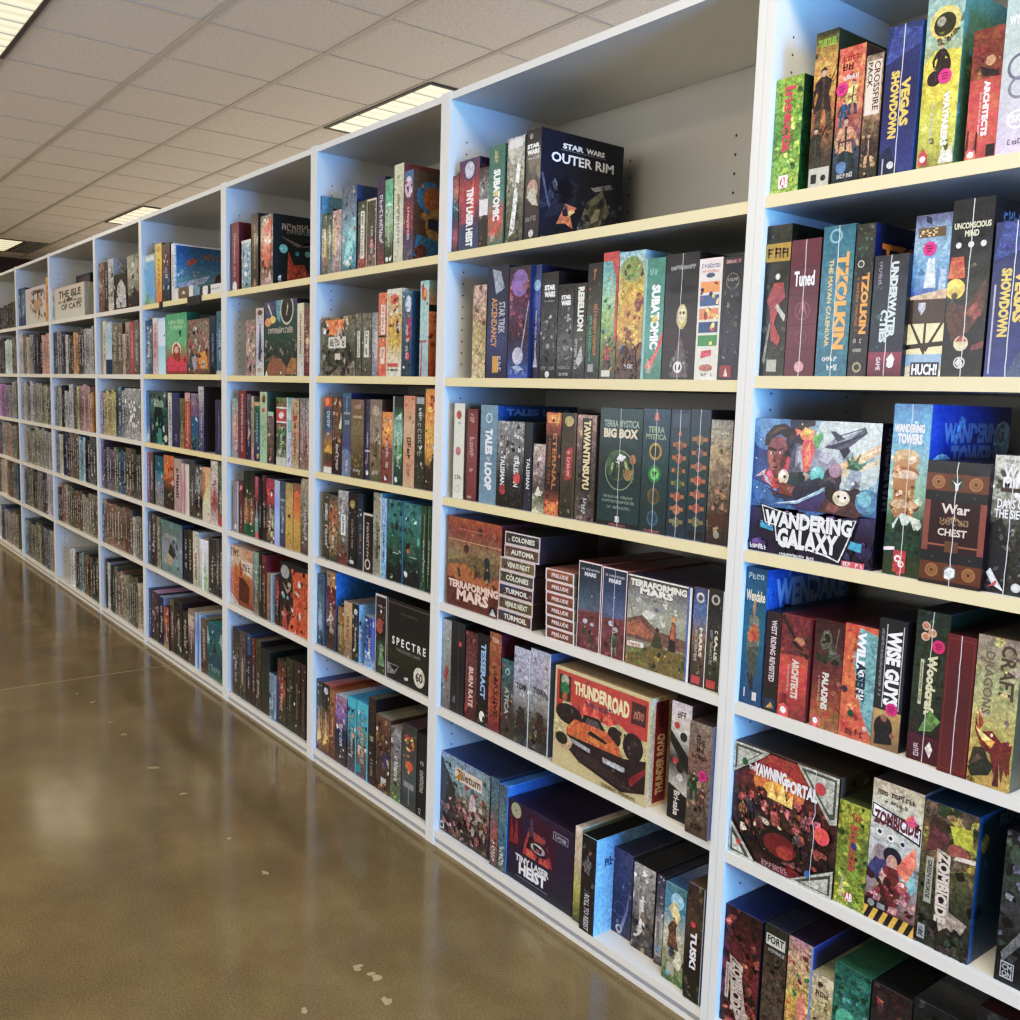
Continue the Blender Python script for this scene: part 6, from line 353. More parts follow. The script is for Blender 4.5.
(-7.4879, 0.059, 0.7419, 0.2439, '998'),(-7.4282, 0.059, 0.7419, 0.2818, '998'),(-7.3684, 0.059, 0.7419, 0.272, 'aa9'),(-7.3086, 0.044, 0.7419, 0.2672, '998'),(-7.2638, 0.044, 0.7419, 0.2596, '998'),
(-7.219, 0.044, 0.7419, 0.2694, 'aa9'),(-7.1742, 0.044, 0.7419, 0.2754, '998'),(-7.1293, 0.0515, 0.7419, 0.2591, 'aaa'),(-7.0771, 0.0515, 0.7419, 0.261, '888'),(-7.0248, 0.0515, 0.7419, 0.2543, 'aaa'),
(-6.9725, 0.0515, 0.7419, 0.2594, '999'),(-7.791, 0.06, 0.4282, 0.2601, '666'),(-7.7302, 0.06, 0.4282, 0.2627, '777'),(-7.6693, 0.0499, 0.4282, 0.2881, '776'),(-7.6187, 0.0499, 0.4282, 0.3027, '776'),
(-7.568, 0.0499, 0.4282, 0.2871, '887'),(-7.5173, 0.0499, 0.4282, 0.2561, '554'),(-7.4666, 0.0499, 0.4282, 0.262, '554'),(-7.4159, 0.0499, 0.4282, 0.2676, '665'),(-7.3652, 0.0499, 0.4282, 0.3113, '888'),
(-7.3145, 0.0499, 0.4282, 0.2969, '777'),(-7.2638, 0.0499, 0.4282, 0.2954, '666'),(-7.2131, 0.06, 0.4282, 0.2947, '444'),(-7.1523, 0.06, 0.4282, 0.2847, '555'),(-7.0915, 0.0448, 0.4282, 0.2987, 'bbc'),
(-7.0458, 0.0448, 0.4282, 0.302, 'bbc'),(-7.0002, 0.0448, 0.4282, 0.3063, 'aab'),(-6.9546, 0.0448, 0.4282, 0.2884, '99a'),(-7.836, 0.0421, 0.0455, 0.2726, '69a'),(-7.7931, 0.0421, 0.0455, 0.2605, '69a'),
(-7.7501, 0.0469, 0.0455, 0.2756, '777'),(-7.7024, 0.0469, 0.0455, 0.2687, '777'),(-7.6547, 0.0469, 0.0455, 0.265, '666'),(-7.607, 0.0469, 0.0455, 0.2537, '776'),(-7.5593, 0.0469, 0.0455, 0.2574, '776'),
(-7.5115, 0.0469, 0.0455, 0.2556, '887'),(-7.4638, 0.0469, 0.0455, 0.286, '776'),(-7.4161, 0.0469, 0.0455, 0.2795, '776'),(-7.3684, 0.0469, 0.0455, 0.2752, '998'),(-7.3207, 0.0469, 0.0455, 0.2927, '554'),
(-7.273, 0.0469, 0.0455, 0.284, '554'),(-7.2253, 0.0469, 0.0455, 0.2764, '776'),(-7.1775, 0.0565, 0.0455, 0.2775, '568'),(-7.1203, 0.0565, 0.0455, 0.2787, '457'),(-7.063, 0.0469, 0.0455, 0.2817, '998'),
(-7.0153, 0.0469, 0.0455, 0.2799, '998'),(-6.9676, 0.0469, 0.0455, 0.285, '998'),(-8.7697, 0.0468, 1.7242, 0.1712, '555'),(-8.7221, 0.0468, 1.7242, 0.1641, '444'),(-8.6745, 0.0468, 1.7242, 0.1642, '444'),
(-8.6269, 0.0468, 1.7242, 0.1691, '333'),(-8.5793, 0.0468, 1.7242, 0.1707, '555'),(-8.5317, 0.0521, 1.7242, 0.1712, '333'),(-8.4789, 0.0521, 1.7242, 0.1691, '444'),(-8.426, 0.0521, 1.7242, 0.1677, '555'),
(-8.3731, 0.0521, 1.7242, 0.1784, '444'),(-8.3202, 0.0521, 1.7242, 0.179, '333'),(-8.2674, 0.0521, 1.7242, 0.1773, '555'),(-8.2145, 0.0455, 1.7242, 0.1843, '443'),(-8.1682, 0.0455, 1.7242, 0.1775, '554'),
(-8.1219, 0.0455, 1.7242, 0.1879, '443'),(-8.0757, 0.0455, 1.7242, 0.1806, '554'),(-8.0294, 0.0455, 1.7242, 0.1906, '554'),(-7.9831, 0.0455, 1.7242, 0.1873, '554'),(-8.8178, 0.0497, 1.3846, 0.2372, '776'),
(-8.7673, 0.0497, 1.3846, 0.2381, '776'),(-8.7169, 0.0497, 1.3846, 0.2412, '887'),(-8.6664, 0.0497, 1.3846, 0.2546, '665'),(-8.6159, 0.0497, 1.3846, 0.246, '776'),(-8.5654, 0.0497, 1.3846, 0.2628, '444'),
(-8.5149, 0.0497, 1.3846, 0.2746, '444'),(-8.4645, 0.0497, 1.3846, 0.2683, '555'),(-8.414, 0.0497, 1.3846, 0.2574, '555'),(-8.3635, 0.0497, 1.3846, 0.2478, 'dee'),(-8.313, 0.0497, 1.3846, 0.2601, 'dee'),
(-8.2626, 0.0497, 1.3846, 0.26, 'cdd'),(-8.2121, 0.0497, 1.3846, 0.2459, 'cdd'),(-8.1616, 0.0497, 1.3846, 0.2566, 'dee'),(-8.1111, 0.0497, 1.3846, 0.274, '776'),(-8.0607, 0.0497, 1.3846, 0.2715, '776'),
(-8.0102, 0.0497, 1.3846, 0.2698, '776'),(-8.856, 0.0513, 1.0488, 0.2567, 'a99'),(-8.8039, 0.0513, 1.0488, 0.2504, 'baa'),(-8.7517, 0.0513, 1.0488, 0.2618, '988'),(-8.6996, 0.0513, 1.0488, 0.2462, '988'),
(-8.6474, 0.0513, 1.0488, 0.2541, 'baa'),(-8.5953, 0.0535, 1.0488, 0.2549, 'b8c'),(-8.541, 0.0535, 1.0488, 0.2546, '96a'),(-8.4867, 0.0535, 1.0488, 0.2564, '96a'),(-8.4323, 0.0535, 1.0488, 0.2577, '96a'),
(-8.378, 0.0535, 1.0488, 0.2464, '999'),(-8.3237, 0.0535, 1.0488, 0.2497, '888'),(-8.2694, 0.0535, 1.0488, 0.2497, '999'),(-8.2151, 0.0535, 1.0488, 0.2497, '777'),(-8.1608, 0.0571, 1.0488, 0.2715, '999'),
(-8.1028, 0.0571, 1.0488, 0.2721, 'aaa'),(-8.0449, 0.0571, 1.0488, 0.283, '888'),(-8.856, 0.0472, 0.7419, 0.2417, '645'),(-8.808, 0.0472, 0.7419, 0.2441, '645'),(-8.7601, 0.0472, 0.7419, 0.249, '867'),
(-8.7121, 0.0472, 0.7419, 0.25, '756'),(-8.6641, 0.0472, 0.7419, 0.241, '756'),(-8.6162, 0.0472, 0.7419, 0.2536, '645'),(-8.5682, 0.0472, 0.7419, 0.2595, '9aa'),(-8.5203, 0.0472, 0.7419, 0.2681, 'abb'),
(-8.4723, 0.0472, 0.7419, 0.2668, '899'),(-8.4243, 0.0472, 0.7419, 0.2651, 'b98'),(-8.3764, 0.0472, 0.7419, 0.2651, 'a87'),(-8.3284, 0.0472, 0.7419, 0.2673, 'a87'),(-8.2804, 0.0472, 0.7419, 0.2588, 'b98'),
(-8.2325, 0.0472, 0.7419, 0.2446, '998'),(-8.1845, 0.0472, 0.7419, 0.2445, '887'),(-8.1366, 0.0472, 0.7419, 0.2487, '998'),(-8.0886, 0.0472, 0.7419, 0.2529, '998'),(-8.0406, 0.0472, 0.7419, 0.2547, '776'),
(-8.856, 0.0518, 0.4282, 0.2636, '776'),(-8.8034, 0.0518, 0.4282, 0.2809, '665'),(-8.7509, 0.0518, 0.4282, 0.2712, '665'),(-8.6983, 0.0518, 0.4282, 0.2827, '776'),(-8.6457, 0.0497, 0.4282, 0.2708, 'cba'),
(-8.5952, 0.0497, 0.4282, 0.277, 'cba'),(-8.5448, 0.0497, 0.4282, 0.2743, 'cba'),(-8.4943, 0.0497, 0.4282, 0.2908, 'dcb'),(-8.4438, 0.0497, 0.4282, 0.2887, 'ba9'),(-8.3934, 0.0497, 0.4282, 0.2977, '765'),
(-8.3429, 0.0497, 0.4282, 0.2924, '765'),(-8.2924, 0.0497, 0.4282, 0.3063, '654'),(-8.2419, 0.0497, 0.4282, 0.2955, '765'),(-8.1915, 0.0497, 0.4282, 0.2966, '876'),(-8.141, 0.0413, 0.4282, 0.3145, '789'),
(-8.099, 0.0413, 0.4282, 0.3151, '678'),(-8.0569, 0.0413, 0.4282, 0.3179, '678'),(-8.856, 0.0504, 0.0455, 0.2591, 'ccc'),(-8.8048, 0.0504, 0.0455, 0.261, 'ddd'),(-8.7536, 0.0504, 0.0455, 0.2649, 'ccc'),
(-8.7024, 0.0504, 0.0455, 0.2778, '346'),(-8.6512, 0.0504, 0.0455, 0.2843, '457'),(-8.6, 0.0504, 0.0455, 0.2844, '457'),(-8.5488, 0.0472, 0.0455, 0.2609, 'aaa'),(-8.5008, 0.0472, 0.0455, 0.2625, '888'),
(-8.4528, 0.0472, 0.0455, 0.2554, '999'),(-8.4049, 0.0472, 0.0455, 0.2518, '999'),(-8.3569, 0.0504, 0.0455, 0.2437, '988'),(-8.3057, 0.0504, 0.0455, 0.2537, '988'),(-8.2545, 0.0504, 0.0455, 0.2583, 'a99'),
(-8.2033, 0.0504, 0.0455, 0.2745, '887'),(-8.1521, 0.0504, 0.0455, 0.2631, '998'),(-8.1009, 0.0504, 0.0455, 0.2601, '887'),
]

scene = bpy.context.scene
COL = scene.collection
DEPTH = 0.385
TOP = 2.15
CEIL = 2.99

# ------------------------------------------------------------------ helpers
def srgb(h, a=1.0):
    h = h.strip()
    if len(h) == 3:
        v = [int(c, 16) / 15.0 for c in h]
    else:
        v = [int(h[i:i + 2], 16) / 255.0 for i in (0, 2, 4)]
    return tuple((x / 12.92 if x <= 0.04045 else ((x + 0.055) / 1.055) ** 2.4) for x in v) + (a,)

def mix(a, b, t):
    return tuple(x + (y - x) * t for x, y in zip(a, b))

class Mesh:
    """collects faces with colours and material slots, links them as one object"""
    def __init__(self):
        self.v, self.f, self.c, self.m = [], [], [], []
    def poly(self, pts, cols, mat=0):
        i = len(self.v)
        self.v += [tuple(p) for p in pts]
        self.c += list(cols) if isinstance(cols, list) else [cols] * len(pts)
        self.f.append(tuple(range(i, i + len(pts))))
        self.m.append(mat)
    def raw(self, verts, faces, col, mat=0):
        i = len(self.v)
        self.v += [tuple(p) for p in verts]
        self.c += [col] * len(verts)
        for f in faces:
            self.f.append(tuple(i + k for k in f))
            self.m.append(mat)
    def box(self, x0, x1, y0, y1, z0, z1, col=(1, 1, 1, 0), mat=0, front_mat=None):
        v = [(x0, y0, z0), (x1, y0, z0), (x1, y1, z0), (x0, y1, z0), (x0, y0, z1), (x1, y0, z1), (x1, y1, z1), (x0, y1, z1)]
        i = len(self.v)
        self.v += v
        self.c += [col] * 8
        for k, f in enumerate(((0, 3, 2, 1), (4, 5, 6, 7), (0, 1, 5, 4), (1, 2, 6, 5), (2, 3, 7, 6), (3, 0, 4, 7))):
            self.f.append(tuple(i + q for q in f))
            self.m.append(front_mat if (k == 2 and front_mat is not None) else mat)
    def build(self, name, mats, parent=None, loc=None, bevel=0.0):
        me = bpy.data.meshes.new(name)
        me.from_pydata(self.v, [], self.f)
        for m in (mats if isinstance(mats, (list, tuple)) else [mats]):
            me.materials.append(m)
        me.polygons.foreach_set('material_index', self.m)
        at = me.color_attributes.new('Col', 'FLOAT_COLOR', 'POINT')
        flat = [x for c in self.c for x in c]
        at.data.foreach_set('color', flat)
        me.update()
        o = bpy.data.objects.new(name, me)
        COL.objects.link(o)
        if parent is not None:
            o.parent = parent
        if loc is not None:
            o.location = loc
        if bevel:
            b = o.modifiers.new('edge', 'BEVEL')
            b.width = bevel
            b.segments = 2
            b.limit_method = 'ANGLE'
        return o

def empty(name, loc):
    o = bpy.data.objects.new(name, None)
    o.empty_display_size = 0.05
    COL.objects.link(o)
    o.location = loc
    return o

def tag(o, label=None, cat=None, group=None, kind=None):
    if label: o['label'] = label
    if cat: o['category'] = cat
    if group: o['group'] = group
    if kind: o['kind'] = kind
    return o

# ------------------------------------------------------------------ materials
def new_mat(name):
    m = bpy.data.materials.new(name)
    m.use_nodes = True
    nt = m.node_tree
    return m, nt, nt.nodes['Principled BSDF']

def node(nt, kind, **kw):
    n = nt.nodes.new(kind)
    for k, v in kw.items():
        if k.startswith('i_'):
            n.inputs[k[2:].replace('_', ' ')].default_value = v
        else:
            setattr(n, k, v)
    return n

def math_node(nt, op, a, b=None, c=None):
    n = nt.nodes.new('ShaderNodeMath')
    n.operation = op
    for i, x in enumerate((a, b, c)):
        if x is None: continue
        if hasattr(x, 'is_linked'): nt.links.new(x, n.inputs[i])
        else: n.inputs[i].default_value = x
    return n.outputs[0]

def mix_col(nt, fac, a, b, blend='MIX'):
    n = nt.nodes.new('ShaderNodeMix')
    n.data_type = 'RGBA'
    n.blend_type = blend
    for s, x in ((n.inputs[0], fac), (n.inputs[6], a), (n.inputs[7], b)):
        if hasattr(x, 'is_linked'): nt.links.new(x, s)
        else: s.default_value = x
    return n.outputs[2]

def simple_mat(name, col, rough=0.5, noise=0.05, scale=20.0, spec=0.5, coat=0.0):
    m, nt, p = new_mat(name)
    tc = node(nt, 'ShaderNodeTexCoord')
    nz = node(nt, 'ShaderNodeTexNoise', i_Scale=scale, i_Detail=4.0)
    nt.links.new(tc.outputs['Object'], nz.inputs['Vector'])
    c = srgb(col) if isinstance(col, str) else col
    lo = tuple(x * (1 - noise) for x in c[:3]) + (1,)
    hi = tuple(min(1, x * (1 + noise)) for x in c[:3]) + (1,)
    nt.links.new(mix_col(nt, nz.outputs[0], lo, hi), p.inputs['Base Color'])
    p.inputs['Roughness'].default_value = rough
    p.inputs['Specular IOR Level'].default_value = spec
    p.inputs['Coat Weight'].default_value = coat
    return m

def printed_mat():
    """printed card under shrink film: colour from the mesh, ink clutter from noise where alpha > 0"""
    m, nt, p = new_mat('printed_card')
    at = node(nt, 'ShaderNodeAttribute', attribute_name='Col')
    tc = node(nt, 'ShaderNodeTexCoord')
    oi = node(nt, 'ShaderNodeObjectInfo')
    off = node(nt, 'ShaderNodeVectorMath', operation='MULTIPLY_ADD')
    nt.links.new(oi.outputs['Random'], off.inputs[0])
    off.inputs[1].default_value = (37.0, 91.0, 53.0)
    nt.links.new(tc.outputs['Object'], off.inputs[2])
    n1 = node(nt, 'ShaderNodeTexNoise', i_Scale=55.0, i_Detail=5.0, i_Roughness=0.65, i_Distortion=1.2)
    vo = node(nt, 'ShaderNodeTexVoronoi', i_Scale=120.0, i_Randomness=1.0)
    for n in (n1, vo):
        nt.links.new(off.outputs[0], n.inputs['Vector'])
    n2 = node(nt, 'ShaderNodeTexNoise', i_Scale=190.0, i_Detail=4.0, i_Roughness=0.6, i_Distortion=0.8)
    nt.links.new(off.outputs[0], n2.inputs['Vector'])
    f = math_node(nt, 'MULTIPLY_ADD', n1.outputs[0], 3.2, -2.65)
    f = math_node(nt, 'ADD', f, math_node(nt, 'MULTIPLY', n2.outputs[0], 4.2))
    f = math_node(nt, 'MAXIMUM', f, 0.10)
    wob = node(nt, 'ShaderNodeVectorMath', operation='MULTIPLY_ADD')
    nt.links.new(n1.outputs[1], wob.inputs[0])
    wob.inputs[1].default_value = (.03, .03, .03)
    nt.links.new(off.outputs[0], wob.inputs[2])
    ve = node(nt, 'ShaderNodeTexVoronoi', i_Scale=42.0, feature='DISTANCE_TO_EDGE')
    nt.links.new(wob.outputs[0], ve.inputs['Vector'])
    ln = node(nt, 'ShaderNodeMapRange')
    ln.inputs[1].default_value = .02; ln.inputs[2].default_value = .09
    ln.inputs[3].default_value = .35; ln.inputs[4].default_value = 1.0
    nt.links.new(ve.outputs[0], ln.inputs[0])
    f = math_node(nt, 'MULTIPLY', f, ln.outputs[0])
    a = at.outputs['Alpha']
    k = math_node(nt, 'MULTIPLY_ADD', math_node(nt, 'SUBTRACT', f, 1.0), a, 1.0)
    gray = node(nt, 'ShaderNodeCombineColor')
    for i in range(3): nt.links.new(k, gray.inputs[i])
    c1 = mix_col(nt, 1.0, at.outputs['Color'], gray.outputs[0], 'MULTIPLY')
    hs = node(nt, 'ShaderNodeHueSaturation')
    sep = node(nt, 'ShaderNodeSeparateColor')
    nt.links.new(vo.outputs['Color'], sep.inputs[0])
    nt.links.new(math_node(nt, 'MULTIPLY_ADD', math_node(nt, 'MULTIPLY', math_node(nt, 'SUBTRACT', sep.outputs[0], 0.5), a), 0.08, 0.5), hs.inputs['Hue'])
    nt.links.new(math_node(nt, 'MULTIPLY_ADD', math_node(nt, 'MULTIPLY', math_node(nt, 'SUBTRACT', sep.outputs[1], 0.4), a), 0.40, 0.84), hs.inputs['Value'])
    nt.links.new(c1, hs.inputs['Color'])
    hs.inputs['Saturation'].default_value = 0.9
    nt.links.new(hs.outputs[0], p.inputs['Base Color'])
    p.inputs['Roughness'].default_value = 0.42
    p.inputs['Specular IOR Level'].default_value = 0.4
    p.inputs['Coat Weight'].default_value = 0.35
    p.inputs['Coat Roughness'].default_value = 0.12
    nb = node(nt, 'ShaderNodeTexNoise', i_Scale=14.0, i_Detail=2.0)
    nt.links.new(off.outputs[0], nb.inputs['Vector'])
    bp = node(nt, 'ShaderNodeBump', i_Strength=0.12, i_Distance=0.01)
    nt.links.new(nb.outputs[0], bp.inputs['Height'])
    nt.links.new(bp.outputs[0], p.inputs['Coat Normal'])
    return m

M = {}
M['print'] = printed_mat()
M['white'] = simple_mat('white_laminate', 'd2d1cb', 0.42, 0.03, 8)
M['cream'] = simple_mat('cream_edge_band', 'd9c99c', 0.45, 0.05, 30)
M['pale'] = simple_mat('off_white_edge_band', 'd3cec2', 0.45, 0.04, 30)
M['back'] = simple_mat('grey_beige_back_board', 'a8a498', 0.6, 0.03, 6)
M['recess'] = simple_mat('grey_plinth', '9a9a9c', 0.6, 0.05, 20)
M['hole'] = simple_mat('dark_pin_hole', '2a2a2c', 0.8)
M['pin'] = simple_mat('clear_plastic_pin', 'd8dce2', 0.2)
M['pink'] = simple_mat('pink_sticker', 'c8387a', 0.5)
M['ink'] = simple_mat('sticker_ink', '3c1024', 0.6)
M['film'] = simple_mat('shrink_seam_highlight', 'cfd2d4', 0.25)  # pale colour standing for the highlight along the film seam
M['black'] = simple_mat('black_plastic', '222326', 0.4)
M['metal'] = simple_mat('painted_metal', 'b9b4a6', 0.4)
M['darkmetal'] = simple_mat('dark_grille', '55504a', 0.5)
M['tbar'] = simple_mat('ceiling_tbar', 'b0a492', 0.5)
M['wallw'] = simple_mat('cream_paint', 'cfc8ba', 0.8, 0.04, 3)
M['walld'] = simple_mat('dark_brown_paint', '3c2a26', 0.7, 0.1, 3)

def lens_mat(name, lo, hi, col):
    m, nt, p = new_mat(name)
    tc = node(nt, 'ShaderNodeTexCoord')
    sp = node(nt, 'ShaderNodeSeparateXYZ')
    nt.links.new(tc.outputs['Object'], sp.inputs[0])
    # bright tubes run along the fixture, cells between
    w = math_node(nt, 'SINE', math_node(nt, 'MULTIPLY', sp.outputs[0], 2 * math.pi / 0.2))
    s = math_node(nt, 'MULTIPLY_ADD', math_node(nt, 'ABSOLUTE', w), hi - lo, lo)
    p.inputs['Base Color'].default_value = (0.5, 0.46, 0.32, 1)
    p.inputs['Emission Color'].default_value = col + (1,)
    nt.links.new(s, p.inputs['Emission Strength'])
    return m
M['lens'] = lens_mat('fluorescent_lens', 19.0, 25.0, (1.0, 0.88, 0.68))
M['lens_dim'] = lens_mat('fluorescent_lens_old_tube', 0.55, 0.85, (1.0, 0.91, 0.58))  # lights in view dimmed to stay cream; unseen ones carry the light

def ceiling_mat():
    m, nt, p = new_mat('mineral_fibre_tile')
    tc = node(nt, 'ShaderNodeTexCoord')
    vo = node(nt, 'ShaderNodeTexNoise', i_Scale=90.0, i_Detail=3.0, i_Roughness=0.7)
    nt.links.new(tc.outputs['Object'], vo.inputs['Vector'])
    big = node(nt, 'ShaderNodeTexNoise', i_Scale=0.8, i_Detail=2.0)
    nt.links.new(tc.outputs['Object'], big.inputs['Vector'])
    r = node(nt, 'ShaderNodeValToRGB')
    r.color_ramp.elements[0].position = 0.36; r.color_ramp.elements[0].color = srgb('a39888')
    r.color_ramp.elements[1].position = 0.47; r.color_ramp.elements[1].color = srgb('d2c7b7')
    nt.links.new(vo.outputs[0], r.inputs[0])
    c = mix_col(nt, big.outputs[0], r.outputs[0], srgb('c8bdac'))
    nt.links.new(c, p.inputs['Base Color'])
    p.inputs['Roughness'].default_value = 0.9
    return m
M['ceil'] = ceiling_mat()

def floor_mat():
    m, nt, p = new_mat('polished_brown_concrete')
    tc = node(nt, 'ShaderNodeTexCoord')
    def noise(s, d=5.0, r=0.6):
        n = node(nt, 'ShaderNodeTexNoise', i_Scale=s, i_Detail=d, i_Roughness=r)
        nt.links.new(tc.outputs['Object'], n.inputs['Vector'])
        return n.outputs[0]
    r = node(nt, 'ShaderNodeValToRGB')
    e = r.color_ramp.elements
    e[0].position = 0.25; e[0].color = srgb('685a41')
    e[1].position = 0.75; e[1].color = srgb('8a7957')
    x = e.new(0.5); x.color = srgb('796849')
    nt.links.new(noise(2.2, 6.0, 0.62), r.inputs[0])
    g = node(nt, 'ShaderNodeValToRGB')
    g.color_ramp.elements[0].position = 0.35; g.color_ramp.elements[0].color = (0.80, 0.80, 0.80, 1)
    g.color_ramp.elements[1].position = 0.65; g.color_ramp.elements[1].color = (1.16, 1.16, 1.16, 1)
    nt.links.new(noise(220.0, 2.0), g.inputs[0])
    c = mix_col(nt, 1.0, r.outputs[0], g.outputs[0], 'MULTIPLY')
    nt.links.new(c, p.inputs['Base Color'])
    rr = math_node(nt, 'MULTIPLY_ADD', noise(5.0, 3.0), 0.14, 0.07)
    nt.links.new(rr, p.inputs['Roughness'])
    p.inputs['Specular IOR Level'].default_value = 0.5
    bp = node(nt, 'ShaderNodeBump', i_Strength=0.05, i_Distance=0.01)
    nt.links.new(noise(9.0, 3.0), bp.inputs['Height'])
    nt.links.new(bp.outputs[0], p.inputs['Normal'])
    return m
M['floor'] = floor_mat()
M['chip'] = simple_mat('pale_paint_chip', 'a4926e', 0.7, 0.2, 60)

# ------------------------------------------------------------------ lettering
_glyphs = {}
def lettering(text):
    """triangulated outlines of a word scaled into the unit square"""
    if text in _glyphs: return _glyphs[text]
    cu = bpy.data.curves.new('word', 'FONT')
    heavy = text.startswith('*')
    cu.body = text.lstrip('*')
    cu.resolution_u = 2
    cu.offset = 0.05 if heavy else 0.026
    o = bpy.data.objects.new('word', cu)
    COL.objects.link(o)
    dg = bpy.context.evaluated_depsgraph_get()
    me = o.evaluated_get(dg).to_mesh()
    vs = [(v.co.x, v.co.y) for v in me.vertices]
    fs = [tuple(p.vertices) for p in me.polygons]
    o.evaluated_get(dg).to_mesh_clear()
    bpy.data.objects.remove(o)
    bpy.data.curves.remove(cu)
    x0 = min(v[0] for v in vs); x1 = max(v[0] for v in vs)
    y0 = min(v[1] for v in vs); y1 = max(v[1] for v in vs)
    vs = [((x - x0) / (x1 - x0 or 1), (y - y0) / (y1 - y0 or 1)) for x, y in vs]
    _glyphs[text] = (vs, fs)
    return _glyphs[text]

# ------------------------------------------------------------------ printed faces
def clamp(x): return min(1.0, max(0.0, x))

class Face:
    """one printed side of a box: origin o, unit directions U and V, outward normal n, size w x h"""
    def __init__(self, mb, o, U, V, n, w, h, rnd):
        self.mb, self.o, self.U, self.V, self.n, self.w, self.h, self.r = mb, Vector(o), Vector(U), Vector(V), Vector(n), w, h, rnd
        self.lay = 0
        self.extra = []
    def pt(self, u, v):
        return self.o + self.U * (clamp(u) * self.w) + self.V * (clamp(v) * self.h) + self.n * (0.0002 + self.lay * 2e-5)
    def poly(self, pts, col):
        self.lay += 1
        cols = col if isinstance(col, list) else [col] * len(pts)
        self.mb.poly([self.pt(u, v) for u, v in pts], cols)
    def rect(self, u0, v0, u1, v1, col): self.poly([(u0, v0), (u1, v0), (u1, v1), (u0, v1)], col)
    def ell(self, u, v, ru, rv, col, n=20, rot=0.0):
        self.poly([(u + ru * math.cos(2 * math.pi * i / n), v + rv * math.sin(2 * math.pi * i / n)) for i in range(n)], col)
    def gradient(self, stops, busy):
        n = len(stops)
        cs = [srgb(s, busy) for s in stops]
        if n == 1:
            self.rect(0, 0, 1, 1, cs[0]); return
        for i in range(n - 1):
            a, b = 1 - i / (n - 1), 1 - (i + 1) / (n - 1)
            self.mb.poly([self.pt(0, b), self.pt(1, b), self.pt(1, a), self.pt(0, a)], [cs[i + 1], cs[i + 1], cs[i], cs[i]])
    def scribble(self, col, u0, v0, u1, v1, vert):
        """a line of lettering too small to read: a run of upright strokes and bars"""
        r = self.r
        self.lay += 1
        W = (v1 - v0) * self.h if vert else (u1 - u0) * self.w
        H = (u1 - u0) * self.w if vert else (v1 - v0) * self.h
        n = max(3, min(30, int(W / max(H * 0.62, 1e-4))))
        for i in range(n):
            if r.random() < 0.08: continue
            a, b = (i + 0.08) / n, (i + 0.9) / n
            lo, hi = r.uniform(0, .12), r.uniform(.72, 1.0)
            strokes = [(a, a + (b - a) * 0.3, lo, hi)]
            k = r.random()
            if k < 0.6: strokes.append((b - (b - a) * 0.28, b, lo if k < 0.4 else 0.45, hi * .95))
            for y in r.sample((lo, 0.38, hi - .2), 2): strokes.append((a, b - (b - a) * r.uniform(0, .3), y, y + 0.16))
            for s0, s1, t0, t1 in strokes:
                if vert: q = [(u0 + (u1 - u0) * t0, v1 - (v1 - v0) * s1), (u0 + (u1 - u0) * t1, v1 - (v1 - v0) * s1), (u0 + (u1 - u0) * t1, v1 - (v1 - v0) * s0), (u0 + (u1 - u0) * t0, v1 - (v1 - v0) * s0)]
                else: q = [(u0 + (u1 - u0) * s0, v0 + (v1 - v0) * t0), (u0 + (u1 - u0) * s1, v0 + (v1 - v0) * t0), (u0 + (u1 - u0) * s1, v0 + (v1 - v0) * t1), (u0 + (u1 - u0) * s0, v0 + (v1 - v0) * t1)]
                self.mb.poly([self.pt(*p) for p in q], col)
    def word(self, text, col, u0, v0, u1, v1, d):
        vs, fs = lettering(text.replace('_', ' '))
        self.lay += 2
        out = []
        for x, y in vs:
            if d == 'v': u, v = u0 + (u1 - u0) * y, v1 - (v1 - v0) * x
            elif d == 'V': u, v = u1 - (u1 - u0) * y, v0 + (v1 - v0) * x
            else: u, v = u0 + (u1 - u0) * x, v0 + (v1 - v0) * y
            out.append(self.pt(u, v))
        self.mb.raw(out, fs, col)
    def blobs(self, cols, u0, v0, u1, v1, n):
        r = self.r
        asp = self.w / self.h
        for _ in range(n):
            u = r.uniform(u0, u1); v = r.uniform(v0, v1)
            c = srgb(r.choice(cols), 0.8)
            j = r.uniform(0.75, 1.25)
            c = tuple(min(1, x * j) for x in c[:3]) + (c[3],)
            size = r.uniform(0.05, 0.16) * min(1.0, ((u1 - u0) * 0.5 + (v1 - v0) / asp * 0.5)) * (1.0 if asp < 0.5 else 0.6)
            k = r.randint(4, 7); rot = r.uniform(0, 6.28); st = r.uniform(0.45, 1.0)
            pts = []
            for i in range(k):
                t = 2 * math.pi * i / k
                rad = size * r.uniform(0.6, 1.25)
                x, y = rad * math.cos(t), rad * st * math.sin(t)
                x, y = x * math.cos(rot) - y * math.sin(rot), x * math.sin(rot) + y * math.cos(rot)
                pts.append((min(u1, max(u0, u + x)), min(v1, max(v0, v + y * asp))))
            self.poly(pts, c)
    def figure(self, c1, c2, u, v, s):
        """a small painted standing figure: legs, coat, arms, belt, head and hair"""
        k = s * self.h / self.w
        r = self.r
        B, T, S, D = srgb(c2, 0.75), srgb(c1, 0.75), srgb('b98', 0.3), srgb('322', .5)
        L = r.uniform(-.05, .05)
        q = lambda pts, c: self.poly([(u + (x + L * y) * k, v + y * s) for x, y in pts], c)
        q([(-.15, 0), (-.05, 0), (-.01, .4), (.03, .4), (.09, 0), (.19, 0), (.12, .5), (-.11, .5)], B)
        q([(-.17, .3), (-.02, .36), (.16, .28), (.1, .55), (.15, .76), (.05, .84), (-.05, .84), (-.14, .76), (-.1, .55)], T)
        q([(-.14, .77), (-.25, .55), (-.2, .36), (-.15, .38), (-.17, .54), (-.08, .66)], T)
        up = r.random() < .5
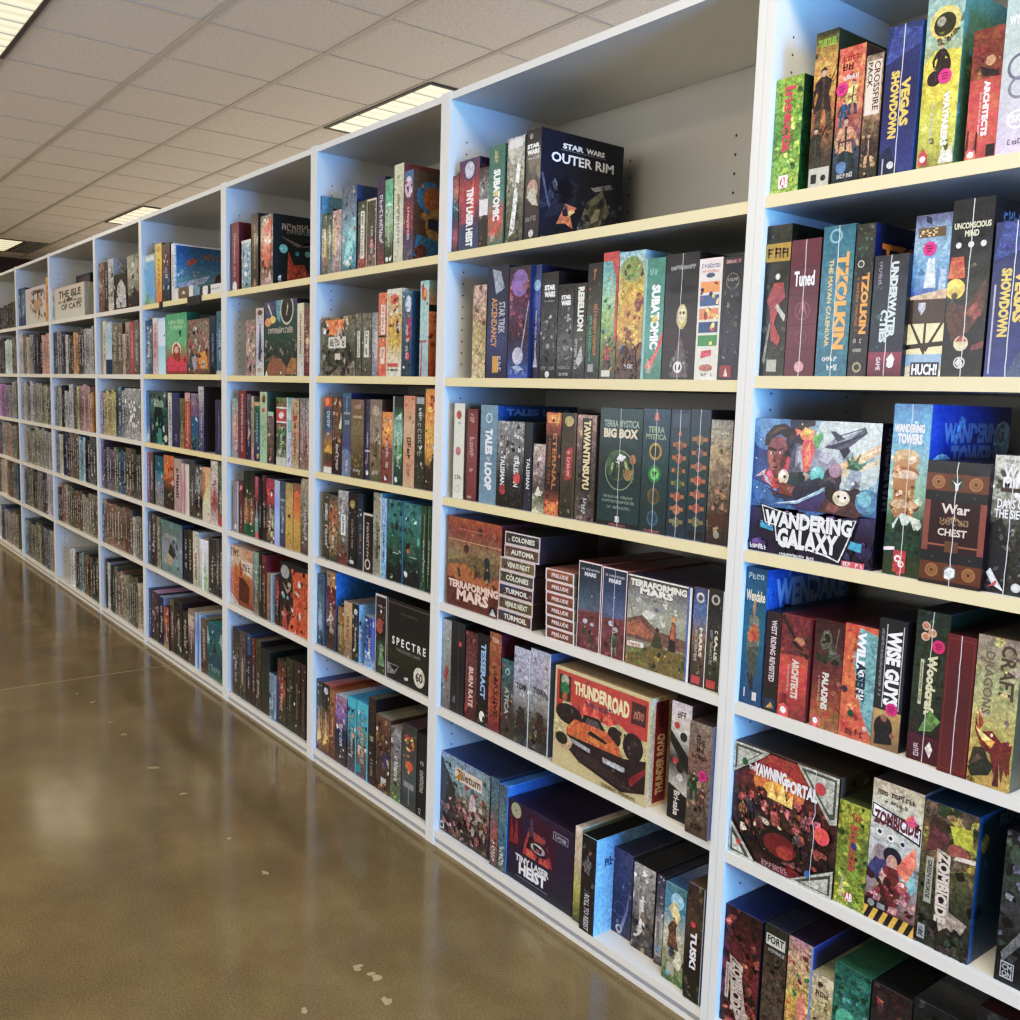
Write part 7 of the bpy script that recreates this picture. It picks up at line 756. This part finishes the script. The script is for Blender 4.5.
        q([(.13, .77), (.24, .6 if not up else .95), (.3, .4 if not up else 1.02), (.25, .38 if not up else .98), (.17, .58 if not up else .8), (.08, .66)], T)
        q([(-.1, .5), (.11, .52), (.11, .55), (-.1, .53)], D)
        q([(-.02, .36), (.02, .36), (.02, .8), (-.02, .8)], B)
        self.ell(u + L * .9 * k, v + .895 * s, .05 * k, .07 * s, S, 12)
        q([(-.06, .88), (-.055, .95), (0, .985), (.055, .95), (.06, .9), (.03, .93), (-.03, .93)], D)
        self.ell(u - .2 * k + L * .36 * k, v + .36 * s, .025 * k, .025 * s, S, 8)
    def auto(self, stops):
        r = self.r
        light = sum(srgb(stops[0])[:3]) > 0.9
        self.blobs([r.choice(stops) for _ in range(2)] + (['543', '776'] if light else ['998', '223']), 0, 0.02, 1, 0.98, 7)
        self.scribble(srgb('433' if light else 'ddc', 0), .3, .25, .72, .82, True)
    def draw(self, bg, toks):
        busy = 0.3
        if '~' in bg:
            bg, b = bg.split('~'); busy = int(b) / 9.0
        stops = [s for s in bg.split(',') if s]
        self.gradient(stops, busy)
        if busy > .35:
            var = [''.join('%x' % max(0, min(15, int(q, 16) + k)) for q in c) for c in stops for k in (-3, 2, -1)]
            for i, c in enumerate(stops):
                a, b2 = 1 - (i + 1) / len(stops), 1 - i / len(stops)
                self.blobs(var[3 * i:3 * i + 3] + [stops[i - 1] if i else stops[-1]], 0, max(0, a - .06), 1, min(1, b2 + .06), int(busy * 26 / len(stops) * (1 if self.w < .09 else 2.2)))
        for t in toks.split():
            if t[:2] not in ('T:', 'S:', 'B:', 'G:', 'E:', 'O:', 'P:', 'F:', 'N:', 'K:', 'W:'): continue
            k, a = t[0], t[2:].split(',')
            if k == 'T':
                self.word(a[0], srgb(a[1], 0), *map(float, a[2:6]), a[6] if len(a) > 6 else '')
            elif k == 'S':
                self.scribble(srgb(a[0], 0), *map(float, a[1:5]), len(a) > 5)
            elif k == 'B':
                self.rect(*map(float, a[1:5]), srgb(a[0], 0.15))
            elif k == 'G':
                x = list(map(float, a[2:6]))
                c0, c1 = srgb(a[0], .2), srgb(a[1], .2)
                self.poly([(x[0], x[1]), (x[2], x[1]), (x[2], x[3]), (x[0], x[3])], [c1, c1, c0, c0])
            elif k == 'E':
                x = list(map(float, a[1:]))
                rv = x[3] if len(x) > 3 else x[2] * self.w / self.h
                self.ell(x[0], x[1], x[2], rv, srgb(a[0], 0.4))
            elif k == 'O':
                u, v, ru, th = map(float, a[1:5])
                rv = ru * self.w / self.h
                self.lay += 1
                n = 20
                f = max(0.0, 1 - th / ru)
                for i in range(n):
                    p, q = 2 * math.pi * i / n, 2 * math.pi * (i + 1) / n
                    self.mb.poly([self.pt(u + ru * g * math.cos(w), v + rv * g * math.sin(w)) for g, w in ((f, p), (1, p), (1, q), (f, q))], srgb(a[0], 0.1))
            elif k == 'P':
                x = list(map(float, a[1:]))
                self.poly(list(zip(x[::2], x[1::2])), srgb(a[0], 0.5))
            elif k == 'F':
                self.figure(a[0], a[1], *map(float, a[2:5]))
            elif k == 'N':
                cols = [c for c in a if re.fullmatch('[0-9a-f]{3}', c)]
                x = [float(c) for c in a[len(cols):]]
                # a bare 0/1 is never three characters, so colours end where numbers start
                self.blobs(cols, x[0], x[1], x[2], x[3], int(x[4]))
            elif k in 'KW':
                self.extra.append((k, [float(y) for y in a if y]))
        if not toks.strip():
            self.auto(stops)

def avg(bg):
    cs = [srgb(s) for s in bg.split('~')[0].split(',') if s]
    return tuple(sum(c[i] for c in cs) / len(cs) for i in range(3))

# ------------------------------------------------------------------ bookcases
BAYS = 'ABCDEFGHI'
CASE_LABEL = dict(zip(BAYS, ['rightmost tall white bookcase of board games, cut by the right frame edge'] +
    [f'tall white bookcase of board games, {o} from right in the run' for o in ('second', 'third', 'fourth', 'fifth', 'sixth', 'seventh', 'eighth', 'ninth')]))

def disc(mb, x, y, z, r, sx, mat):
    """small flat disc facing +-x"""
    n = 8
    pts = [(x, y + r * math.cos(2 * math.pi * i / n), z + r * math.sin(2 * math.pi * i / n)) for i in range(n)]
    if sx < 0: pts.reverse()
    mb.poly(pts, (1, 1, 1, 0), mat)

for bi, b in enumerate(BAYS):
    xl, xr, zs = GEO['XL'][b], GEO['XR'][b], GEO['ZS'][b]
    lt = (xl - GEO['XR'][BAYS[bi + 1]]) / 2 if bi + 1 < len(BAYS) else 0.02
    rt = (GEO['XL'][BAYS[bi - 1]] - xr) / 2 if bi else 0.02
    root = empty('bookcase', ((xl + xr) / 2, DEPTH / 2, 0))
    tag(root, CASE_LABEL[b], 'bookcase', 'white bookcases in one run')
    off = Vector(root.location)
    def part(name, mb, mats, bevel=0.0, root=root, off=off):
        return mb.build(name, mats, root, -off, bevel)
    for side, x0, x1, face, sx in ((-1, xl - lt + .0004, xl, xl, 1), (1, xr, xr + rt - .0004, xr, -1)):
        mb = Mesh()
        mb.box(x0, x1, -0.002, DEPTH, 0, TOP + .003, mat=0)
        for yy in (0.055, 0.315):
            zz = 0.14
            while zz < 2.05:
                if all(abs(zz - z + .012) > .02 for z in zs.values()):
                    disc(mb, face + sx * .0003, yy, zz, .0026, sx, 1)
                zz += .032
        disc(mb, face + sx * .0004, .07, 2.02, .007, sx, 2)
        part('side_panel', mb, [M['white'], M['hole'], M['pin']])
    mb = Mesh(); mb.box(xl, xr, 0, DEPTH - .012, TOP - .019, TOP, front_mat=1); part('top_panel', mb, [M['white'], M['white']])
    mb = Mesh(); mb.box(xl, xr, DEPTH - .010, DEPTH, .006, TOP - .0005)
    for xx in (xl + .31 * (xr - xl), xl + .66 * (xr - xl)):
        for k in range(5):
            n = 8
            z = 1.80 + .045 * k
            mb.poly([(xx + .0035 * math.cos(2 * math.pi * i / n), DEPTH - .0104, z + .0035 * math.sin(2 * math.pi * i / n)) for i in range(n)], (1, 1, 1, 0), 1)
    part('back_panel', mb, [M['back'], M['hole']])
    for l in range(1, 6):
        z = zs[l]
        mb = Mesh(); mb.box(xl + .0005, xr - .0005, 0, DEPTH - .0105, z - .0234, z, front_mat=1)
        part('shelf', mb, [M['white'], M['cream'] if l < 4 and b in 'ABCDE' else M['pale']])
    z = zs[6]
    mb = Mesh(); mb.box(xl, xr, 0, DEPTH - .0105, z - .02, z, front_mat=1); part('base_shelf', mb, [M['white'], M['pale']])
    mb = Mesh(); mb.box(xl, xr, .006, .02, .0, z - .0204); part('kick_plate', mb, M['recess'])
    mb = Mesh(); mb.box(xl, xr, .0, .0055, .0, .010); part('floor_rail', mb, M['pale'])

# ------------------------------------------------------------------ the boxed games
SHELF = {1: 'top', 2: 'second', 3: 'third', 4: 'fourth', 5: 'fifth', 6: 'bottom'}
CASE = dict(zip(BAYS, ('rightmost', 'second', 'third', 'fourth', 'fifth', 'sixth', 'seventh', 'eighth', 'ninth')))

def carton(mb, w, d, h, col, top, busy=0.12):
    """plain card body with slightly rounded edges, lid colour or painted shade on the top"""
    e = 0.0012
    c = col + (busy,)
    rings = []
    for z, i in ((0, e), (e, 0), (h - e, 0), (h, e)):
        rings.append([(-w / 2 + i, i, z), (w / 2 - i, i, z), (w / 2 - i, d - i, z), (-w / 2 + i, d - i, z)])
    for k in range(3):
        for i in range(4):
            j = (i + 1) % 4
            cc = c if k < 2 else tuple(min(1, x * 1.5 + .04) for x in c[:3]) + (0.0,)  # top edge lightened to paint in the glint of the wrap
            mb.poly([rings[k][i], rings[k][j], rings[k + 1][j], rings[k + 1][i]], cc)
    mb.poly(list(reversed(rings[0])), c)
    r = rings[3]
    ts = [srgb(t, .25) for t in top] if top else [tuple(x * .55 for x in col) + (busy,)]  # default top darkened in the colour for the shade under a shelf
    f, g = ts[0], ts[-1]
    mb.poly([r[0], r[1], r[2], r[3]], [f, f, g, g])

def sticker(face, u, v, parent, w):
    r = min(.0115, .3 * w)
    mb = Mesh()
    face.lay += 8
    c = face.pt(u, v)
    U, V, n = face.U, face.V, face.n
    mb.poly([c + U * r * math.cos(2 * math.pi * i / 20) + V * r * math.sin(2 * math.pi * i / 20) + n * .0006 for i in range(20)], (1, 1, 1, 0), 0)
    for k, (a, bb) in enumerate(((-.55, .5), (-.45, .6), (-.4, .35))):
        y = (.38 - .36 * k) * r
        seg = 5
        for i in range(seg):
            x0 = (a + (bb - a) * i / seg) * r; x1 = x0 + (bb - a) / seg * r * .7
            mb.poly([c + U * x0 + V * (y - .09 * r) + n * .0008, c + U * x1 + V * (y - .09 * r) + n * .0008, c + U * x1 + V * (y + .1 * r) + n * .0008, c + U * x0 + V * (y + .1 * r) + n * .0008], (1, 1, 1, 0), 1)
    o = mb.build('price_sticker', [M['pink'], M['ink']], parent)
    o['label'] = 'round pink price sticker'

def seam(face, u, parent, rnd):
    """shrink film seam up the spine, its highlight drawn as a pale strip"""
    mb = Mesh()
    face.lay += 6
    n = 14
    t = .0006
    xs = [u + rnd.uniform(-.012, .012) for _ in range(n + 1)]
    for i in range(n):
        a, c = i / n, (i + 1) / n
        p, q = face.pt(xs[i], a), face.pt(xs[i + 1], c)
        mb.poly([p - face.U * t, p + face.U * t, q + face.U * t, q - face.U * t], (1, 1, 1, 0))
    mb.build('film_seam_highlight', M['film'], parent)

for gi, (b, l, xc, y0, z0, w, h, d, bg, toks, rt, tp, label) in enumerate(GAMES):
    rnd = random.Random(1000 + gi * 7)
    split = b in 'ABC'
    base = avg(bg)
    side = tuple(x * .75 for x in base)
    rbg, _, rtok = rt.partition(';')
    if rbg: side = avg(rbg)
    body = Mesh()
    carton(body, w, d, h, side, [t for t in tp.split(',') if t])
    if split:
        root = body.build('board_game_box', M['print'], None, (xc, y0, z0))
    fm = Mesh() if split else body
    front = Face(fm, (-w / 2, 0, 0), (1, 0, 0), (0, 0, 1), (0, -1, 0), w, h, rnd)
    front.draw(bg, toks)
    if b in 'CDEF' and '~' in bg and int(bg.split('~')[1]) >= 4:
        front.blobs(['ddd', 'cba', '322'], .06, .05, .94, .95, 6 if w < .1 else 14)
        if 'S:' not in toks and 'T:' not in toks and toks and w < .09:
            front.scribble(srgb('ddd' if sum(base) < .9 else '322', 0), .38, .2, .66, .6, True)
    rm = None
    if rtok.replace('W:', '').strip() or ',' in rbg:
        rm = Mesh() if split else body
        rf = Face(rm, (w / 2, 0, 0), (0, 1, 0), (0, 0, 1), (1, 0, 0), d, h, rnd)
        rf.draw(rbg, rtok or 'B:%s,0,0,1,.01' % rbg.split(',')[-1][:3])
    if split:
        fo = fm.build('cover' if w > .16 else 'spine', M['print'], root)
        if rm is not None:
            rm.build('spine' if w > .16 else 'cover', M['print'], root)
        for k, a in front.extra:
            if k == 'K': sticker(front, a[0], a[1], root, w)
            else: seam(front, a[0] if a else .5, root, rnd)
    else:
        root = body.build('board_game_box', M['print'], None, (xc, y0, z0))
    tag(root, label, 'board game', f'board games on the {SHELF[l]} shelf of the {CASE[b]} bookcase')

# games in the far bookcases, too small to count
fb = Mesh()
rnd = random.Random(5)
for x, w, z, h, c in FAR:
    c = ''.join('%x' % min(15, int(q, 16) + 1) for q in c)
    col = srgb(c, .5)
    dk = tuple(v * .6 for v in col[:3]) + (.3,)
    fb.box(x, x + w, .012, .27, z, z + h, dk)
    f = Face(fb, (x, .012, z), (1, 0, 0), (0, 0, 1), (0, -1, 0), w, h, rnd)
    lighter = ''.join('%x' % min(15, int(q, 16) + 3) for q in c)
    darker = ''.join('%x' % max(0, int(q, 16) - 3) for q in c)
    f.gradient([c, darker, c], .9)
    f.blobs([lighter, darker, c, 'eee', 'ddd'], 0, 0, 1, 1, 16)
    if rnd.random() < .75: f.scribble(srgb('eee', 0), .3, rnd.uniform(.1, .3), .75, rnd.uniform(.7, .92), True)
o = fb.build('distant_board_games', M['print'])
tag(o, 'rows of small boxed games filling the far left bookcases', 'board games', None, 'stuff')

# black plastic clips hanging on the top shelf edge of the fifth bookcase
for x, wd, lab in ((-4.66, .035, 'small black clip under top shelf edge, left of wide clip'), (-4.22, .16, 'wide black label clip under top shelf edge, below the sky cover box')):
    mb = Mesh()
    z = GEO['ZS']['E'][1]
    mb.box(-wd / 2, wd / 2, -.006, -.0008, -.036, .0); mb.box(-wd / 2, wd / 2, -.006, .05, .0004, .0016)
    o = mb.build('label_clip', M['black'], None, (x, 0, z))
    tag(o, lab, 'clip', 'label clips on the top shelf')

# ------------------------------------------------------------------ setting
X0, X1, Y0, Y1 = -14.75, 3.3, -6.2, 4.6
mb = Mesh(); mb.poly([(X0, Y0, 0), (X1, Y0, 0), (X1, Y1, 0), (X0, Y1, 0)], (1, 1, 1, 0))
tag(mb.build('floor', M['floor']), kind='structure')
mb = Mesh(); mb.poly([(X0, Y0, CEIL), (X0, Y1, CEIL), (X1, Y1, CEIL), (X1, Y0, CEIL)], (1, 1, 1, 0))
tag(mb.build('ceiling', M['ceil']), kind='structure')
mb = Mesh(); mb.box(X0 - .1, X0, Y0, Y1, 0, CEIL); tag(mb.build('wall_left', M['walld']), kind='structure')
mb = Mesh(); mb.box(X0, X1, Y1, Y1 + .1, 0, CEIL); tag(mb.build('wall_back', M['wallw']), kind='structure')
FX0, FX1 = -9.0, 1.5
mb = Mesh()
mb.box(X0, FX0, Y0 - .1, Y0, 0, CEIL); mb.box(FX1, X1, Y0 - .1, Y0, 0, CEIL)
mb.box(FX0, FX1, Y0 - .1, Y0, 0, .9); mb.box(FX0, FX1, Y0 - .1, Y0, 2.6, CEIL)
tag(mb.build('wall_front', M['wallw']), kind='structure')
# right wall: storefront opening that lets the daylight in
WY0, WY1, WZ0, WZ1 = -1.35, .15, .2, 2.4
mb = Mesh()
mb.box(X1, X1 + .1, Y0, WY0, 0, CEIL); mb.box(X1, X1 + .1, WY1, Y1, 0, CEIL)
mb.box(X1, X1 + .1, WY0, WY1, 0, WZ0); mb.box(X1, X1 + .1, WY0, WY1, WZ1, CEIL)
tag(mb.build('wall_right', M['wallw']), kind='structure')
mb = Mesh()
for k in range(2):
    y = WY0 + (WY1 - WY0) * k
    mb.box(X1 + .02, X1 + .08, y - .03, y + .03, WZ0, WZ1)
mb.box(X1 + .02, X1 + .08, WY0, WY1, WZ0, WZ0 + .05); mb.box(X1 + .02, X1 + .08, WY0, WY1, WZ1 - .05, WZ1)
tag(mb.build('window_1', M['darkmetal']), kind='structure')

# suspended grid
mb = Mesh()
P = 0.606
y = -.44 - P * 9
while y < Y1:
    if y > Y0: mb.box(X0, X1, y - .012, y + .012, CEIL - .006, CEIL - .0005)
    y += P
tag(mb.build('trim_1', M['tbar']), kind='structure')
mb = Mesh()
x = -3.92 - .61 * 17
while x < X1:
    hw = .008 if round((x + 3.92) / .61) % 2 else .0032
    if x > X0: mb.box(x - hw, x + hw, Y0, Y1, CEIL - .004, CEIL - .0004)
    x += .61
M['tbar2'] = simple_mat('pale_tbar', 'b9ac98', 0.5)
tag(mb.build('trim_2', M['tbar2']), kind='structure')

# saw-cut joint and paint chips in the concrete
mb = Mesh()
for xx in (-4.52, .9, -9.9):
    mb.poly([(xx - .004, Y0, .0006), (xx + .004, Y0, .0006), (xx + .004 , -.001, .0006), (xx - .004, -.001, .0006)], (1, 1, 1, 0))
rnd = random.Random(3)
for cx, cy, r in ((-1.85, -.49, .016), (-1.80, -.48, .02), (-1.70, -.5, .02), (-1.78, -.66, .012), (-2.39, -.48, .015), (-2.64, -.48, .013), (-3.02, -.48, .014), (-3.3, -.49, .02), (-3.69, -.48, .014), (-3.86, -.48, .012), (-4.15, -.47, .014), (-4.3, -.5, .012)):
    for _ in range(3):
        ax, ay = cx + rnd.uniform(-r, r) * .6, cy + rnd.uniform(-r, r) * .6
        rr = r * rnd.uniform(.3, .62)
        mb.poly([(ax + rr * rnd.uniform(.6, 1.3) * math.cos(t * .9), ay + rr * rnd.uniform(.6, 1.3) * math.sin(t * .9), .0006 + .00002 * _) for t in range(7)], (1, 1, 1, 0))
tag(mb.build('floor_marks', M['chip']), kind='structure')

# ------------------------------------------------------------------ lights
def troffer(x0, x1, y0, y1, label, bright=True):
    t = empty('ceiling_light', ((x0 + x1) / 2, (y0 + y1) / 2, CEIL))
    tag(t, label, 'ceiling light', 'recessed ceiling lights')
    w, d = (x1 - x0) / 2, (y1 - y0) / 2
    mb = Mesh()
    f = .022
    for a in ((-w, w, -d, -d + f), (-w, w, d - f, d), (-w, -w + f, -d + f, d - f), (w - f, w, -d + f, d - f)):
        mb.box(a[0], a[1], a[2], a[3], -.012, -.001)
    mb.build('frame', M['darkmetal'], t)
    mb = Mesh()
    mb.poly([(-w + f, -d + f, -.006), (-w + f, d - f, -.006), (w - f, d - f, -.006), (w - f, -d + f, -.006)], (1, 1, 1, 0))
    mb.build('diffuser', M['lens'] if bright else M['lens_dim'], t)
    mb = Mesh()
    for k in range(1, 6):
        x = -w + 2 * w * k / 6
        mb.box(x - .003, x + .003, -d + f, d - f, -.011, -.0065)
    mb.build('louvre', M['metal'], t)
spots = [(-5.74, -4.52, -1.04, -.44, 'long ceiling light at the upper left corner of the view'),
         (-5.74, -4.52, 1.38, 1.98, 'long ceiling light just above the third bookcase from right'),
         (-10.62, -9.40, 1.38, 1.98, 'long ceiling light just above the sixth bookcase from right'),
         (-14.05, -12.85, .5, 1.1, 'farthest ceiling light, beside the dark wall and a grille')]
for xx in (-10.62, -.86):
    spots.append((xx, xx + 1.22, -1.04, -.44, f'long ceiling light in the aisle, {"far" if xx < -5 else "near"} end of the row'))
for xx in (-10.62, -5.74, -.86):
    spots.append((xx, xx + 1.22, -3.46, -2.86, f'long ceiling light behind the camera, {dict(zip((-10.62, -5.74, -.86), ("far", "middle", "near")))[xx]} one of three'))
for i, s in enumerate(spots): troffer(*s, bright=i > 3)
t = empty('ceiling_vent', (-13.45, 1.25, CEIL))
tag(t, 'dark ceiling air grille beside the farthest light', 'air vent')
mb = Mesh(); mb.box(-.6, .6, -.12, .12, -.006, -.001); mb.build('backing', M['darkmetal'], t)
mb = Mesh()
for k in range(6): mb.box(-.58, .58, -.1 + .04 * k - .006, -.1 + .04 * k + .006, -.014, -.0065)
mb.build('grille', M['metal'], t)

# daylight through the storefront
sun = bpy.data.lights.new('daylight', 'AREA')
sun.shape = 'RECTANGLE'
sun.size = 1.5; sun.size_y = 2.1
sun.energy = 620
sun.color = (.13, .41, 1.0)
so = bpy.data.objects.new('daylight', sun)
COL.objects.link(so)
so.location = (X1 + .3, (WY0 + WY1) / 2, 1.3)
so.rotation_euler = Vector((-1, 0, 0)).to_track_quat('-Z', 'Z').to_euler()

fl = bpy.data.lights.new('front_daylight', 'AREA')  # unseen fill light added to brighten the box fronts and ceiling
fl.shape = 'RECTANGLE'
fl.size = 10.4; fl.size_y = 1.7
fl.energy = 190
fl.color = (.97, .97, 1.0)
fo = bpy.data.objects.new('front_daylight', fl)
COL.objects.link(fo)
fo.location = ((FX0 + FX1) / 2, Y0 - .3, 1.75)
fo.rotation_euler = Vector((0, 1, 0)).to_track_quat('-Z', 'Z').to_euler()

for nm, yy, en in (('aisle_uplight', -4.4, 130), ('far_aisle_uplight', 2.7, 130)):  # unseen fill lamps, added facing up to brighten the ceiling
    ul = bpy.data.lights.new(nm, 'AREA')
    ul.shape = 'RECTANGLE'
    ul.size = 14; ul.size_y = 2.6
    ul.energy = en
    ul.color = (1.0, .95, .89)
    uo = bpy.data.objects.new(nm, ul)
    COL.objects.link(uo)
    uo.location = (-6.0, yy, .9)
    uo.rotation_euler = (math.pi, 0, 0)

w = bpy.data.worlds.new('shop_world')
scene.world = w
w.use_nodes = True
bgn = w.node_tree.nodes['Background']
bgn.inputs[0].default_value = (.55, .7, 1.0, 1)
bgn.inputs[1].default_value = .6

# ------------------------------------------------------------------ camera
cam = bpy.data.cameras.new('camera')
cam.sensor_width = 36
cam.lens = 33.90
cam.clip_end = 60
co = bpy.data.objects.new('camera', cam)
COL.objects.link(co)
right = Vector((0.61451261, 0.78826771, 0.03175317))
up = Vector((-0.1121501, 0.04744682, 0.99255788))
fwd = Vector((-0.78089474, 0.61350046, -0.11756097))
m = Matrix((right, up, -fwd)).transposed().to_4x4()
m.translation = Vector((0, -1.5309682, 1.3345065))
co.matrix_world = m
scene.camera = co

scene.view_settings.view_transform = 'Standard'
scene.view_settings.look = 'None'
scene.view_settings.exposure = 0.0
scene.view_settings.use_curve_mapping = True
cm = scene.view_settings.curve_mapping
cv = cm.curves[3]
for x, y in ((.045, .028), (.2, .2), (.55, .64)):
    cv.points.new(x, y)
cm.update()
scene.cycles.max_bounces = 6
scene.cycles.diffuse_bounces = 4
scene.cycles.glossy_bounces = 3
